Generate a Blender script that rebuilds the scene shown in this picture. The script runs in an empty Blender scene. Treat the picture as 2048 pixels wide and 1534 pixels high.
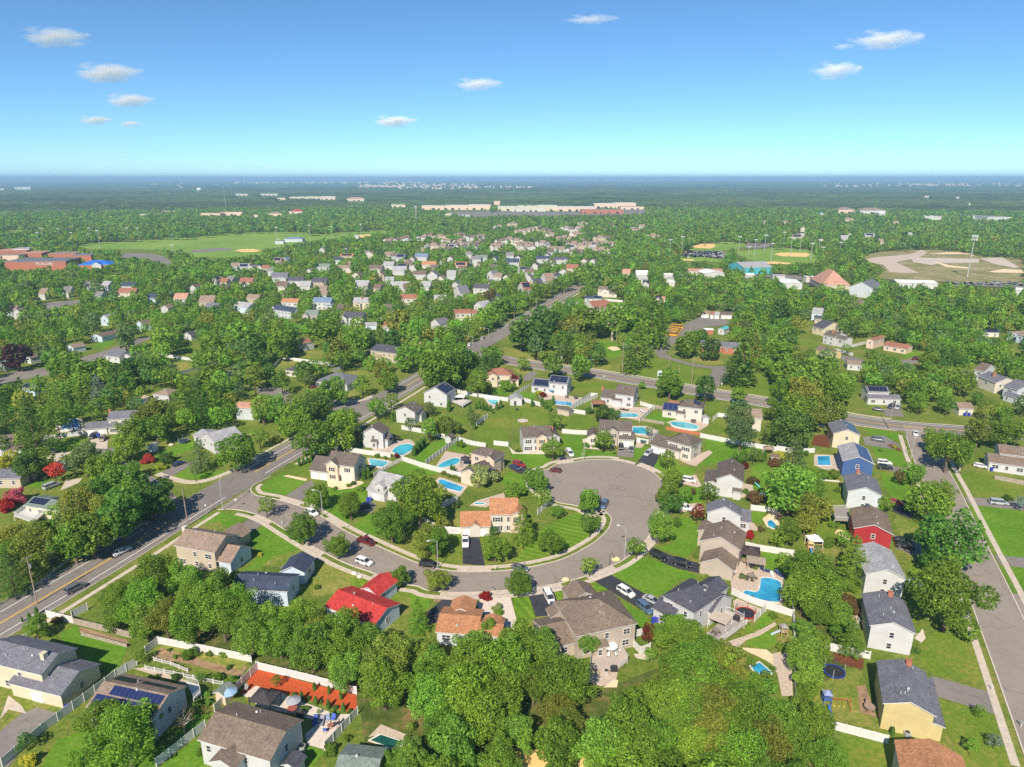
import bpy, bmesh, math, random
import numpy as np
from mathutils import Vector, Matrix
from mathutils.geometry import tessellate_polygon
R = math.radians
rnd = random.Random(7)
sc = bpy.context.scene
col = sc.collection
# ------------------------------------------------------------------ camera
CAM_H = 95.0
FPX = 1365.0                       # focal length in pixels of the 2048 px wide photograph
PITCH = math.atan(410.0 / FPX)
cam_d = bpy.data.cameras.new("camera"); cam = bpy.data.objects.new("camera", cam_d); col.objects.link(cam)
cam_d.sensor_width = 36.0; cam_d.lens = 36.0 * FPX / 2048.0
cam_d.clip_start = 1.0; cam_d.clip_end = 90000.0
cam.location = (0, 0, CAM_H); cam.rotation_euler = (R(90) - PITCH, 0, 0)
sc.camera = cam
# ------------------------------------------------------------------ sky and sun
SHADOW_AZ, SUN_EL = R(72), R(41)
w = bpy.data.worlds.new("World"); sc.world = w; w.use_nodes = True
nt = w.node_tree; nt.nodes.clear()
sky = nt.nodes.new("ShaderNodeTexSky"); sky.sky_type = 'NISHITA'; sky.sun_disc = False
sky.sun_elevation = SUN_EL; sky.sun_rotation = R(198)
sky.altitude = 3500; sky.air_density = 1.0; sky.dust_density = 0.0; sky.ozone_density = 6.0
bg = nt.nodes.new("ShaderNodeBackground"); bg.inputs[1].default_value = 0.092
wo = nt.nodes.new("ShaderNodeOutputWorld")
tn = nt.nodes.new("ShaderNodeMix"); tn.data_type = 'RGBA'; tn.blend_type = 'MULTIPLY'; tn.inputs[0].default_value = 1.0; tn.inputs[7].default_value = (0.79, 0.98, 0.98, 1)   # even tint multiplied into the sky colour, less red
nt.links.new(sky.outputs[0], tn.inputs[6]); nt.links.new(tn.outputs[2], bg.inputs[0]); nt.links.new(bg.outputs[0], wo.inputs[0])
sd = bpy.data.lights.new("sun", 'SUN'); sd.energy = 4.1; sd.angle = R(0.55); sd.color = (1.0, 0.90, 0.76)
sun = bpy.data.objects.new("sun", sd); col.objects.link(sun)
sun.rotation_euler = Vector((math.cos(SHADOW_AZ) * math.cos(SUN_EL), math.sin(SHADOW_AZ) * math.cos(SUN_EL), -math.sin(SUN_EL))).to_track_quat('-Z', 'Y').to_euler()
sun.location = (0, 0, 500)
sc.view_settings.view_transform = 'Standard'; sc.view_settings.look = 'None'
sc.view_settings.exposure = 0.68; sc.view_settings.gamma = 1.0
sc.render.engine = 'CYCLES'
cy = sc.cycles
cy.use_denoising = False
cy.max_bounces = 6; cy.diffuse_bounces = 3; cy.glossy_bounces = 2; cy.transmission_bounces = 2
cy.transparent_max_bounces = 8; cy.volume_bounces = 3
cy.sample_clamp_indirect = 6
# ------------------------------------------------------------------ survey: points read off the photograph, put on the ground
CROP = {'C1': (0, 1100, 3.535), 'C2': (320, 1200, 3.938), 'C3': (0, 840, 3.567), 'C4': (320, 980, 3.938), 'C5': (820, 1020, 3.938),
        'C6': (1200, 1060, 4.511), 'C7': (1560, 1160, 4.102), 'C8': (1600, 840, 3.835), 'D1': (500, 780, 4.876), 'D2': (840, 720, 4.876),
        'D3': (1140, 720, 4.096), 'D4': (1300, 880, 4.876), 'D5': (0, 640, 4.452), 'D6': (400, 560, 4.096), 'D7': (860, 520, 4.096),
        'D8': (1300, 560, 5.1125), 'E1': (1580, 560, 4.376), 'E2': (0, 440, 4.876), 'E3': (380, 420, 4.267), 'E4': (760, 380, 3.657),
        'E5': (1260, 440, 4.655), 'E6': (1640, 340, 5.02), 'E7': (0, 320, 2.926), 'E8': (640, 320, 2.926), 'F': (0, 0, 1.0)}
CP, SP = math.cos(PITCH), math.sin(PITCH)
def px(tag, x, y):
    c = CROP[tag]; return c[0] + x / c[2], c[1] + y / c[2]
def at(u, v, z=0.0):
    x = (u - 1024) / FPX; y = -(v - 767) / FPX
    dy = CP + y * SP; dz = -SP + y * CP
    t = (CAM_H - z) / -dz
    return Vector((x * t, dy * t, z))
def g(tag, x, y, z=0.0):
    return at(*px(tag, x, y), z)
def gl(tag, *xy, z=0.0):
    return [g(tag, xy[i], xy[i + 1], z) for i in range(0, len(xy), 2)]
def proj(p):
    x, y, z = p[0], p[1], p[2] - CAM_H
    d = y * CP - z * SP; up = y * SP + z * CP
    return 1024 + FPX * x / d, 767 - FPX * up / d, d
# ------------------------------------------------------------------ naming helpers
THINGS = []
def tag(o, label=None, cat=None, group=None, kind=None):
    if label: o["label"] = label
    if cat: o["category"] = cat
    if group: o["group"] = group
    if kind: o["kind"] = kind
    if cat: THINGS.append(o)
    return o
def empty(name, loc, rz=0.0, s=1.0):
    o = bpy.data.objects.new(name, None); col.objects.link(o)
    o.location = loc; o.rotation_euler = (0, 0, rz); o.scale = (s, s, s); o.empty_display_size = 0.5
    return o
def link(name, me, parent=None, loc=(0, 0, 0), rz=0.0, color=None):
    o = bpy.data.objects.new(name, me); col.objects.link(o)
    if parent: o.parent = parent
    o.location = loc; o.rotation_euler = (0, 0, rz)
    if color: o.color = (*color, 1.0)
    return o
def copy_tree(o, parent=None):
    kids = list(o.children)
    c = o.copy(); col.objects.link(c)
    if parent: c.parent = parent
    for k in kids: copy_tree(k, c)
    return c
class MB:
    def __init__(s): s.v = []; s.f = []; s.m = []
    def face(s, pts, m=0):
        n = len(s.v); s.v += [tuple(p) for p in pts]; s.f.append(tuple(range(n, n + len(pts)))); s.m.append(m)
    def box(s, x0, y0, z0, x1, y1, z1, m=0):
        n = len(s.v)
        s.v += [(x0, y0, z0), (x1, y0, z0), (x1, y1, z0), (x0, y1, z0), (x0, y0, z1), (x1, y0, z1), (x1, y1, z1), (x0, y1, z1)]
        for f in ((3, 2, 1, 0), (4, 5, 6, 7), (0, 1, 5, 4), (1, 2, 6, 5), (2, 3, 7, 6), (3, 0, 4, 7)):
            s.f.append(tuple(n + i for i in f)); s.m.append(m)
    def tube(s, pts, rad, k=6, m=0, cap=True):
        if not isinstance(rad, (list, tuple)): rad = [rad] * len(pts)
        rings = []
        for i, p in enumerate(pts):
            p = Vector(p); a = Vector(pts[max(i - 1, 0)]); b = Vector(pts[min(i + 1, len(pts) - 1)])
            d = (b - a).normalized(); e = d.cross(Vector((0.13, 0.97, 0.2))).normalized(); h = d.cross(e)
            n = len(s.v); rings.append(n)
            for j in range(k):
                q = p + (e * math.cos(2 * math.pi * j / k) + h * math.sin(2 * math.pi * j / k)) * rad[i]
                s.v.append(tuple(q))
        for a, b in zip(rings, rings[1:]):
            for j in range(k):
                s.f.append((a + j, a + (j + 1) % k, b + (j + 1) % k, b + j)); s.m.append(m)
        if cap:
            s.f.append(tuple(rings[0] + j for j in range(k))[::-1]); s.m.append(m)
            s.f.append(tuple(rings[-1] + j for j in range(k))); s.m.append(m)
    def lathe(s, prof, k=16, c=(0, 0), m=0, sx=1.0, sy=1.0):
        rings = []
        for r_, z in prof:
            n = len(s.v); rings.append(n)
            for j in range(k):
                a = 2 * math.pi * j / k
                s.v.append((c[0] + sx * r_ * math.cos(a), c[1] + sy * r_ * math.sin(a), z))
        for a, b in zip(rings, rings[1:]):
            for j in range(k):
                s.f.append((a + j, a + (j + 1) % k, b + (j + 1) % k, b + j)); s.m.append(m)
        s.f.append(tuple(rings[-1] + j for j in range(k))); s.m.append(m)
    def poly(s, pts, z=None, m=0):
        P = [Vector((p[0], p[1], 0)) for p in pts]
        n = len(s.v)
        s.v += [(p[0], p[1], (p[2] if len(p) > 2 else 0) if z is None else z) for p in pts]
        for t in tessellate_polygon([P]):
            a, b, c = [P[i] for i in t]
            if (b - a).cross(c - a).z < 0: t = t[::-1]
            s.f.append(tuple(n + i for i in t)); s.m.append(m)
    def mesh(s, name, mats, smooth=False):
        me = bpy.data.meshes.new(name); me.from_pydata(s.v, [], s.f)
        for m in mats: me.materials.append(m)
        if len(mats) > 1: me.polygons.foreach_set("material_index", s.m)
        if smooth: me.polygons.foreach_set("use_smooth", [True] * len(s.f))
        me.update(); return me
    def obj(s, name, mats, parent=None, loc=(0, 0, 0), rz=0.0, color=None, smooth=False):
        if not isinstance(mats, (list, tuple)): mats = [mats]
        return link(name, s.mesh(name, mats, smooth), parent, loc, rz, color)
# ------------------------------------------------------------------ materials
def lin(r, g_, b):   # sRGB 0-255 to linear
    return tuple(((c / 255) / 12.92 if c / 255 <= 0.04045 else ((c / 255 + 0.055) / 1.055) ** 2.4) for c in (r, g_, b))
class NT:
    def __init__(s, name):
        s.m = bpy.data.materials.new(name); s.m.use_nodes = True; s.t = s.m.node_tree; s.t.nodes.clear()
        s.out = s.n("ShaderNodeOutputMaterial")
    def n(s, typ, **kw):
        nd = s.t.nodes.new(typ)
        for k, v in kw.items(): setattr(nd, k, v)
        return nd
    def l(s, a, b): s.t.links.new(a, b)
    def noise(s, vec, scale, detail=3, rough=0.55):
        n = s.n("ShaderNodeTexNoise"); n.inputs["Scale"].default_value = scale; n.inputs["Detail"].default_value = detail
        n.inputs["Roughness"].default_value = rough; s.l(vec, n.inputs["Vector"]); return n.outputs["Fac"]
    def ramp(s, fac, stops):
        r_ = s.n("ShaderNodeValToRGB"); e = r_.color_ramp.elements
        while len(e) < len(stops): e.new(0.5)
        for i, (p, c) in enumerate(stops): e[i].position = p; e[i].color = (*c, 1)
        s.l(fac, r_.inputs[0]); return r_.outputs[0]
    def mix(s, fac, a, b, mode='MIX'):
        m = s.n("ShaderNodeMix", data_type='RGBA', blend_type=mode)
        for sock, v in ((m.inputs[0], fac), (m.inputs[6], a), (m.inputs[7], b)):
            if hasattr(v, 'is_linked') or hasattr(v, 'links'): s.l(v, sock)
            elif isinstance(v, (int, float)): sock.default_value = v
            else: sock.default_value = (*v, 1)
        return m.outputs[2]
    def maprange(s, v, a, b, c, d):
        m = s.n("ShaderNodeMapRange"); s.l(v, m.inputs[0])
        for i, x in enumerate((a, b, c, d)): m.inputs[i + 1].default_value = x
        return m.outputs[0]
    def principled(s, base, rough=0.9, spec=0.3, metal=0.0, bump=None, bs=0.3, bd=0.05):
        p = s.n("ShaderNodeBsdfPrincipled")
        if isinstance(base, tuple): p.inputs["Base Color"].default_value = (*base, 1)
        else: s.l(base, p.inputs["Base Color"])
        p.inputs["Roughness"].default_value = rough; p.inputs["Specular IOR Level"].default_value = spec; p.inputs["Metallic"].default_value = metal
        if bump is not None:
            b = s.n("ShaderNodeBump"); b.inputs["Strength"].default_value = bs; b.inputs["Distance"].default_value = bd
            s.l(bump, b.inputs["Height"]); s.l(b.outputs[0], p.inputs["Normal"])
        s.l(p.outputs[0], s.out.inputs[0]); return p
def pos(m): return m.n("ShaderNodeNewGeometry").outputs["Position"]
def ocol(m): return m.n("ShaderNodeObjectInfo").outputs["Color"]
def otex(m): return m.n("ShaderNodeTexCoord").outputs["Object"]
def grey(m, f, a, b): return m.ramp(f, [(0.3, (a,) * 3), (0.7, (b,) * 3)])
M = {}
def mk_simple(name, base, rough=0.8, spec=0.3, metal=0.0, var=0.12, scale=1.5):
    m = NT(name); c = m.mix(1.0, m.mix(0.0, base, base), grey(m, m.noise(pos(m), scale), 1 - var, 1 + var), 'MULTIPLY')
    m.principled(c, rough, spec, metal); M[name] = m.m; return m.m
def mk_tinted(name, rough=0.8, spec=0.3, var=0.1, scale=1.2, var2=0.0, scale2=8, metal=0.0, bump=0.0):
    m = NT(name); c = m.mix(1.0, ocol(m), grey(m, m.noise(otex(m), scale), 1 - var, 1 + var), 'MULTIPLY')
    n2 = None
    if var2:
        n2 = m.noise(otex(m), scale2, 2); c = m.mix(1.0, c, grey(m, n2, 1 - var2, 1 + var2), 'MULTIPLY')
    m.principled(c, rough, spec, metal, n2 if bump and n2 is not None else None, bump, 0.03); M[name] = m.m; return m.m
# asphalt, by age
def mk_asphalt(name, a, b):
    m = NT(name); p = pos(m)
    n = m.mix(0.45, m.noise(p, 0.05, 4), m.noise(p, 0.7, 4)); c = m.ramp(n, [(0.35, a), (0.65, b)])
    c = m.mix(1.0, c, grey(m, m.noise(p, 9, 2), 0.9, 1.1), 'MULTIPLY')
    # cracks and patches sealed with tar
    v = m.n("ShaderNodeTexVoronoi", feature='DISTANCE_TO_EDGE'); v.inputs["Scale"].default_value = 0.092
    nv = m.n("ShaderNodeVectorMath", operation='MULTIPLY_ADD'); m.l(m.n("ShaderNodeTexNoise").outputs["Color"], nv.inputs[0])
    nn = nv.inputs[0].links[0].from_node; nn.inputs["Scale"].default_value = 0.25; m.l(p, nn.inputs["Vector"])
    nv.inputs[1].default_value = (5, 5, 5); m.l(p, nv.inputs[2]); m.l(nv.outputs[0], v.inputs["Vector"])
    ck = m.maprange(v.outputs[0], 0.0, 0.014, 0.72, 1.0)
    cc = m.n("ShaderNodeCombineColor"); [m.l(ck, cc.inputs[i]) for i in range(3)]
    c = m.mix(1.0, c, cc.outputs[0], 'MULTIPLY')
    m.principled(c, 0.9, 0.25); M[name] = m.m
mk_asphalt("asphalt", (0.2632, 0.2223, 0.1849), (0.3217, 0.2749, 0.234))
mk_asphalt("asphalt_main", (0.193, 0.1696, 0.1544), (0.2632, 0.2317, 0.2106))
mk_asphalt("asphalt_dark", (0.0351, 0.03627, 0.0468), (0.0585, 0.05967, 0.07254))
mk_asphalt("asphalt_old", (0.1755, 0.158, 0.1462), (0.2808, 0.2515, 0.2223))
mk_simple("concrete", (0.5616, 0.4752, 0.3888), 0.9, 0.2, var=0.14, scale=0.8)
mk_simple("kerbstone", (0.594, 0.5292, 0.4536), 0.9, 0.2, var=0.12, scale=0.8)
mk_simple("pavers", (0.54, 0.432, 0.3456), 0.9, 0.2, var=0.22, scale=2.5)
mk_simple("pavers_pale", (0.6696, 0.5724, 0.486), 0.9, 0.2, var=0.15, scale=2.0)
mk_simple("mulch_red", (0.4752, 0.0918, 0.0324), 1.0, 0.05, var=0.18, scale=2.0)
mk_simple("mulch_brown", (0.162, 0.0594, 0.0324), 1.0, 0.05, var=0.3, scale=1.5)
mk_simple("soil", (0.324, 0.216, 0.1296), 1.0, 0.05, var=0.3, scale=0.8)
mk_simple("sand", (0.7776, 0.6048, 0.3888), 1.0, 0.05, var=0.12, scale=0.4)
mk_simple("infield", (0.81, 0.54, 0.216), 1.0, 0.05, var=0.08, scale=0.2)
mk_simple("line_white", (0.8424, 0.8424, 0.8208), 0.8, 0.2, var=0.14, scale=1.2)
mk_simple("line_yellow", (0.85, 0.5184, 0.0648), 0.8, 0.2, var=0.12, scale=1.2)
mk_simple("vinyl", (0.62, 0.61, 0.60), 0.45, 0.4, var=0.04)
mk_simple("trim", (0.62, 0.61, 0.595), 0.6, 0.3, var=0.03)
mk_simple("old_wood", (0.34, 0.29, 0.24), 0.95, 0.1, var=0.25, scale=2)
mk_simple("bark", (0.16, 0.12, 0.09), 0.95, 0.1, var=0.25, scale=3)
mk_simple("bark_pale", (0.42, 0.37, 0.31), 0.95, 0.1, var=0.25, scale=3)
mk_simple("pole_wood", (0.33, 0.26, 0.20), 0.95, 0.1, var=0.2, scale=2)
mk_simple("pole_metal", (0.55, 0.55, 0.54), 0.5, 0.5, 0.4, var=0.05)
mk_simple("black_metal", (0.03, 0.03, 0.035), 0.5, 0.5, var=0.1)
mk_simple("rubber", (0.02, 0.02, 0.02), 0.8, 0.3, var=0.1)
mk_simple("chrome", (0.6, 0.6, 0.62), 0.25, 0.5, 0.8, var=0.03)
mk_simple("glass_dark", (0.035, 0.04, 0.05), 0.12, 0.6, var=0.25, scale=0.6)
mk_simple("brick", (0.48, 0.15, 0.09), 0.9, 0.2, var=0.2, scale=3)
mk_simple("solar", (0.012, 0.018, 0.05), 0.18, 0.6, var=0.15, scale=2)
mk_simple("solar_blue", (0.02, 0.03, 0.105), 0.22, 0.6, var=0.15, scale=2)
mk_simple("red_plastic", (0.5, 0.05, 0.03), 0.5, 0.4, var=0.05)
mk_simple("tail_lamp", (0.35, 0.01, 0.01), 0.2, 0.5, var=0.02)
mk_simple("head_lamp", (0.75, 0.77, 0.8), 0.1, 0.6, var=0.02)
mk_tinted("siding", 0.6, 0.3, 0.07, 0.4, 0.05, 5)
mk_tinted("shingle", 0.95, 0.12, 0.14, 0.5, 0.28, 2.4, bump=0.35)
mk_tinted("paint", 0.7, 0.3, 0.06, 1.0)
mk_tinted("cloth", 0.85, 0.2, 0.06, 1.0)
mc = mk_tinted("car_paint", 0.28, 0.5, 0.02, 1.0)
mc.node_tree.nodes["Principled BSDF"].inputs["Coat Weight"].default_value = 0.6
def mk_grass(name, a, b, c, stripe=0.0, sc1=0.06, sc2=0.9):
    m = NT(name); p = pos(m)
    n = m.mix(0.5, m.noise(p, sc1, 5, .65), m.noise(p, sc2, 4, .65)); base = m.ramp(n, [(0.38, a), (0.51, b), (0.63, c)])
    base = m.mix(1.0, base, grey(m, m.noise(p, 1.6, 5, 0.8), 0.72, 1.28), 'MULTIPLY')
    if stripe:
        wv = m.n("ShaderNodeTexWave", wave_type='BANDS', bands_direction='X'); wv.inputs["Scale"].default_value = 0.155
        wv.inputs["Distortion"].default_value = 0.5; wv.inputs["Detail Scale"].default_value = 0.3; m.l(otex(m), wv.inputs["Vector"])
        base = m.mix(1.0, base, grey(m, wv.outputs["Fac"], 1 - stripe, 1 + stripe), 'MULTIPLY')
    m.principled(base, 1.0, 0.05, 0, m.noise(p, 6, 2), 0.5, 0.08); M[name] = m.m
GA, GB, GC = (0.1026, 0.1782, 0.01944), (0.1458, 0.2214, 0.02592), (0.2538, 0.243, 0.0486)
mk_grass("grass_rough", (0.0855, 0.1425, 0.02052), (0.1539, 0.2052, 0.0342), (0.285, 0.2508, 0.0684))
mk_grass("lawn", GA, GB, GC)
mk_grass("lawn_rich", (0.0855, 0.1995, 0.01596), (0.1197, 0.2508, 0.02052), (0.1938, 0.285, 0.0342))
mk_grass("lawn_striped", (0.0969, 0.2052, 0.01596), (0.1311, 0.2451, 0.02052), (0.2052, 0.2736, 0.0342), 0.13)
mk_grass("lawn_dry", (0.114, 0.1938, 0.02508), (0.228, 0.2451, 0.0513), (0.3762, 0.3078, 0.0969))
mk_grass("field", (0.15, 0.27, 0.04), (0.20, 0.32, 0.05), (0.28, 0.36, 0.08), 0, 0.01, 0.12)
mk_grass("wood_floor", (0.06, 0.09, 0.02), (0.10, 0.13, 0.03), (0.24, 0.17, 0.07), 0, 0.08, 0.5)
mk_grass("scrub", (0.17, 0.18, 0.06), (0.28, 0.25, 0.11), (0.44, 0.37, 0.25), 0, 0.03, 0.2)
def mk_leaf(name, attr=False, var=0.45, trans=0.48):
    m = NT(name); geo = m.n("ShaderNodeNewGeometry")
    if attr:
        a = m.n("ShaderNodeAttribute"); a.attribute_name = "tint"; base = a.outputs["Color"]
        base = m.mix(1.0, base, m.ramp(geo.outputs["Random Per Island"], [(0.0, (0.62, 0.62, 0.55)), (1.0, (1.38, 1.38, 1.3))]), 'MULTIPLY')
    else:
        base = ocol(m)
        n1 = m.noise(otex(m), 0.45, 2)
        base = m.mix(1.0, base, m.ramp(n1, [(0.3, (0.72, 0.78, 0.8)), (0.7, (1.3, 1.2, 1.1))]), 'MULTIPLY')
        base = m.mix(1.0, base, m.ramp(geo.outputs["Random Per Island"], [(0.0, (1 - var,) * 3), (0.7, (1.1, 1.1, 1.05)), (1.0, (1.6, 1.55, 1.45))]), 'MULTIPLY')
    d = m.n("ShaderNodeBsdfPrincipled"); d.inputs["Roughness"].default_value = 0.62; d.inputs["Specular IOR Level"].default_value = 0.25; m.l(base, d.inputs["Base Color"])
    t = m.n("ShaderNodeBsdfTranslucent"); tc = m.mix(1.0, base, (1.25, 1.35, 0.6), 'MULTIPLY'); m.l(tc, t.inputs[0])
    mx = m.n("ShaderNodeMixShader"); mx.inputs[0].default_value = trans
    m.l(d.outputs[0], mx.inputs[1]); m.l(t.outputs[0], mx.inputs[2]); m.l(mx.outputs[0], m.out.inputs[0]); M[name] = m.m
mk_leaf("leaves"); mk_leaf("leaves_far", True)
def mk_water(name, c, c2):
    m = NT(name); p = pos(m); b = m.ramp(m.noise(p, 0.16, 2), [(0.35, tuple(x * .75 for x in c)), (0.65, c2)]); b = m.mix(1.0, b, grey(m, m.noise(p, 1.8, 3, .7), .8, 1.2), 'MULTIPLY')
    m.principled(b, 0.08, 0.5, 0, m.noise(p, 2.0, 3), 0.35, 0.08); M[name] = m.m
mk_water("pool_turquoise", (0.03, 0.40, 0.52), (0.08, 0.50, 0.60)); mk_water("pool_blue", (0.03, 0.32, 0.58), (0.06, 0.42, 0.66))
mk_water("pool_deep", (0.02, 0.10, 0.55), (0.04, 0.17, 0.62)); mk_water("pool_cover", (0.01, 0.09, 0.08), (0.02, 0.12, 0.10))
HAZE_D = 1.15e-4
# ================================================================== the setting
Z_LAWN, Z_PATIO, Z_DRIVE, Z_ROAD, Z_MARK, Z_WALK = 0.02, 0.045, 0.06, 0.04, 0.075, 0.13
PROT = np.zeros((384, 512), np.float32)        # what the photo shows clear of trees: distance of the thing seen there
def protect(pts3, flat=False):
    q = [proj(p) for p in pts3]
    if min(p[2] for p in q) < 20: return
    us = np.array([p[0] / 4 for p in q]); vs = np.array([p[1] / 4 for p in q]); dist = sum(p[2] for p in q) / len(q)
    x0, x1 = int(max(0, us.min())), int(min(511, us.max() + 1)); y0, y1 = int(max(0, vs.min())), int(min(383, vs.max() + 1))
    if x1 < x0 or y1 < y0: return
    X, Y = np.meshgrid(np.arange(x0, x1 + 1) + 0.5, np.arange(y0, y1 + 1) + 0.5)
    ins = np.zeros(X.shape, bool); j = len(q) - 1
    for i in range(len(q)):
        c = ((vs[i] > Y) != (vs[j] > Y)) & (X < (us[j] - us[i]) * (Y - vs[i]) / (vs[j] - vs[i] + 1e-9) + us[i]); ins ^= c; j = i
    D = np.full(X.shape, dist)
    if flat:        # ground seen: its own distance row by row
        k = -(Y * 4 - 767) / FPX; D = CAM_H / np.maximum(SP - k * CP, 1e-3)
    r_ = PROT[y0:y1 + 1, x0:x1 + 1]; r_[ins] = np.maximum(r_[ins], D[ins])
def smooth_line(pts, n=4):
    P = [Vector((p[0], p[1], 0)) for p in pts]; out = []
    for i in range(len(P) - 1):
        a, b, c, d = P[max(i - 1, 0)], P[i], P[i + 1], P[min(i + 2, len(P) - 1)]
        for k in range(n):
            t = k / n
            out.append(0.5 * ((2 * b) + (c - a) * t + (2 * a - 5 * b + 4 * c - d) * t * t + (3 * b - a - 3 * c + d) * t ** 3))
    out.append(P[-1]); return out
def offset(pts, d):       # + is to the left of the walking direction
    out = []
    for i, p in enumerate(pts):
        a = pts[max(i - 1, 0)]; b = pts[min(i + 1, len(pts) - 1)]
        t = (Vector(b) - Vector(a)); t.z = 0; t.normalize(); out.append(Vector((p[0] - t.y * d, p[1] + t.x * d, 0)))
    return out
def ribbon(name, pts, o0, o1, z, mat, h=0.0, kind='structure'):
    a, b = offset(pts, o0), offset(pts, o1); mb = MB()
    n = len(pts)
    for i in range(n - 1):
        mb.face([(a[i].x, a[i].y, z), (b[i].x, b[i].y, z), (b[i + 1].x, b[i + 1].y, z), (a[i + 1].x, a[i + 1].y, z)][::-1] if o1 > o0 else
                [(a[i].x, a[i].y, z), (b[i].x, b[i].y, z), (b[i + 1].x, b[i + 1].y, z), (a[i + 1].x, a[i + 1].y, z)])
        if h:
            for e in (a, b):
                mb.face([(e[i].x, e[i].y, z - h), (e[i + 1].x, e[i + 1].y, z - h), (e[i + 1].x, e[i + 1].y, z), (e[i].x, e[i].y, z)])
    o = mb.obj(name, M[mat]); tag(o, kind=kind); return o
def sheet(name, pts, z, mat, kind='structure', guard=False, rz=0.0):
    mb = MB(); c = Vector((0, 0, 0))
    if rz:
        c = sum((Vector((p[0], p[1], 0)) for p in pts), Vector()) / len(pts); m = Matrix.Rotation(-rz, 3, 'Z')
        q = [m @ (Vector((p[0], p[1], 0)) - c) for p in pts]
    else: q = pts
    mb.poly([(p[0], p[1]) for p in q], z=z)
    o = mb.obj(name, M[mat], None, c, rz); tag(o, kind=kind)
    if guard: protect([(p[0], p[1], 0) for p in pts], True)
    return o
# ground: one sheet of rings reaching the horizon
mb = MB(); rings = [0, 90, 180, 300, 450, 700, 1100, 2000, 4000, 8000, 16000, 30000, 42000]; K = 48
for i in range(len(rings) - 1):
    for j in range(K):
        a, b = 2 * math.pi * j / K, 2 * math.pi * (j + 1) / K; r0, r1 = rings[i], rings[i + 1]
        q = [(r0 * math.cos(a), r0 * math.sin(a), 0), (r1 * math.cos(a), r1 * math.sin(a), 0), (r1 * math.cos(b), r1 * math.sin(b), 0), (r0 * math.cos(b), r0 * math.sin(b), 0)]
        mb.face(q if r0 else q[1:3] + q[0:1])
bm_ = mb.obj("ground", M["grass_rough"]); tag(bm_, kind='structure')
# --- main road
MR = smooth_line([g('F', *p) for p in ((-90, 1300), (0, 1247), (125, 1174), (250, 1100), (347, 1040), (470, 967), (587, 900), (700, 838), (791, 785), (900, 722), (987, 676), (1077, 620), (1160, 572), (1226, 535), (1290, 497))], 3)
sheet("main_road", offset(MR, 6.6) + offset(MR, -6.2)[::-1], Z_ROAD, "asphalt_main")
q_ = [p for p in MR if proj((p[0], p[1], 0))[0] < 1170]; protect([(p[0], p[1], 0) for p in offset(q_, 6.6) + offset(q_, -6.2)[::-1]], True)
def seg(line, a, b):  # part of a line between two photo columns
    return [p for p in line if a <= proj((p[0], p[1], 0))[0] <= b]
for a, b in ((-90, 348), (470, 700), (760, 940), (1000, 1300)):
    s_ = seg(MR, a, b)
    ribbon("road_marking", s_, -0.28, -0.10, Z_MARK, "line_yellow"); ribbon("road_marking", s_, 0.10, 0.28, Z_MARK, "line_yellow")
for a, b in ((-90, 345), (500, 660), (770, 935), (1010, 1300)):
    ribbon("road_marking", seg(MR, a, b), 4.0, 4.2, Z_MARK, "line_white")
for a, b in ((-90, 430), (500, 930), (1010, 1300)):
    ribbon("road_marking", seg(MR, a, b), -4.2, -4.0, Z_MARK, "line_white")
k1 = seg(MR, -90, 400); ribbon("kerb", k1, -6.2, -6.4, Z_WALK, "kerbstone", 0.12); ribbon("sidewalk", k1, -8.6, -9.9, 0.05, "concrete", 0.05)
k1 = seg(MR, 515, 930); ribbon("kerb", k1, -6.2, -6.4, Z_WALK, "kerbstone", 0.12); ribbon("sidewalk", k1, -8.4, -9.7, 0.05, "concrete", 0.05)
k1 = seg(MR, -90, 290); ribbon("kerb", k1, 6.6, 6.8, Z_WALK, "kerbstone", 0.12)
k1 = seg(MR, 480, 640); ribbon("kerb", k1, 6.6, 6.8, Z_WALK, "kerbstone", 0.12); ribbon("sidewalk", k1, 8.0, 9.2, 0.05, "concrete", 0.05)
k1 = seg(MR, 1010, 1200); ribbon("kerb", k1, -6.2, -6.4, Z_WALK, "kerbstone", 0.12); ribbon("sidewalk", k1, -8.6, -9.8, 0.05, "concrete", 0.05)
ribbon("kerb", k1, 6.6, 6.8, Z_WALK, "kerbstone", 0.12)
# --- cross road beyond the subdivision
CR = smooth_line([g('F', *p) for p in ((945, 698), (1004, 718), (1070, 731), (1190, 748), (1314, 769), (1420, 787), (1545, 808), (1640, 826), (1726, 843), (1820, 854), (1900, 860), (2010, 868), (2130, 878))], 3)
sheet("cross_road", offset(CR, 6.3) + offset(CR, -6.3)[::-1], Z_ROAD + 0.004, "asphalt_main", guard=True)
s_ = seg(CR, 1000, 2100); ribbon("road_marking", s_, -0.25, -0.08, Z_MARK + 0.01, "line_yellow"); ribbon("road_marking", s_, 0.08, 0.25, Z_MARK + 0.01, "line_yellow")
ribbon("road_marking", s_, 4.3, 4.5, Z_MARK, "line_white"); ribbon("road_marking", s_, -4.5, -4.3, Z_MARK, "line_white")
ribbon("kerb", s_, 6.3, 6.5, Z_WALK, "kerbstone", 0.12); ribbon("kerb", seg(CR, 1000, 1810), -6.3, -6.5, Z_WALK, "kerbstone", 0.12)
ribbon("sidewalk", seg(CR, 1010, 1800), 8.0, 9.2, 0.05, "concrete", 0.05)
# crosswalk bars at the signals
for k in range(7):
    c = g('D7', 292 + k * 16, 735 + k * 6); d = Vector((math.cos(R(52)), math.sin(R(52)), 0))
    ribbon("crosswalk_bar", [c - d * 1.6, c + d * 1.6], -0.3, 0.3, Z_MARK + 0.012, "line_white")
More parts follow.
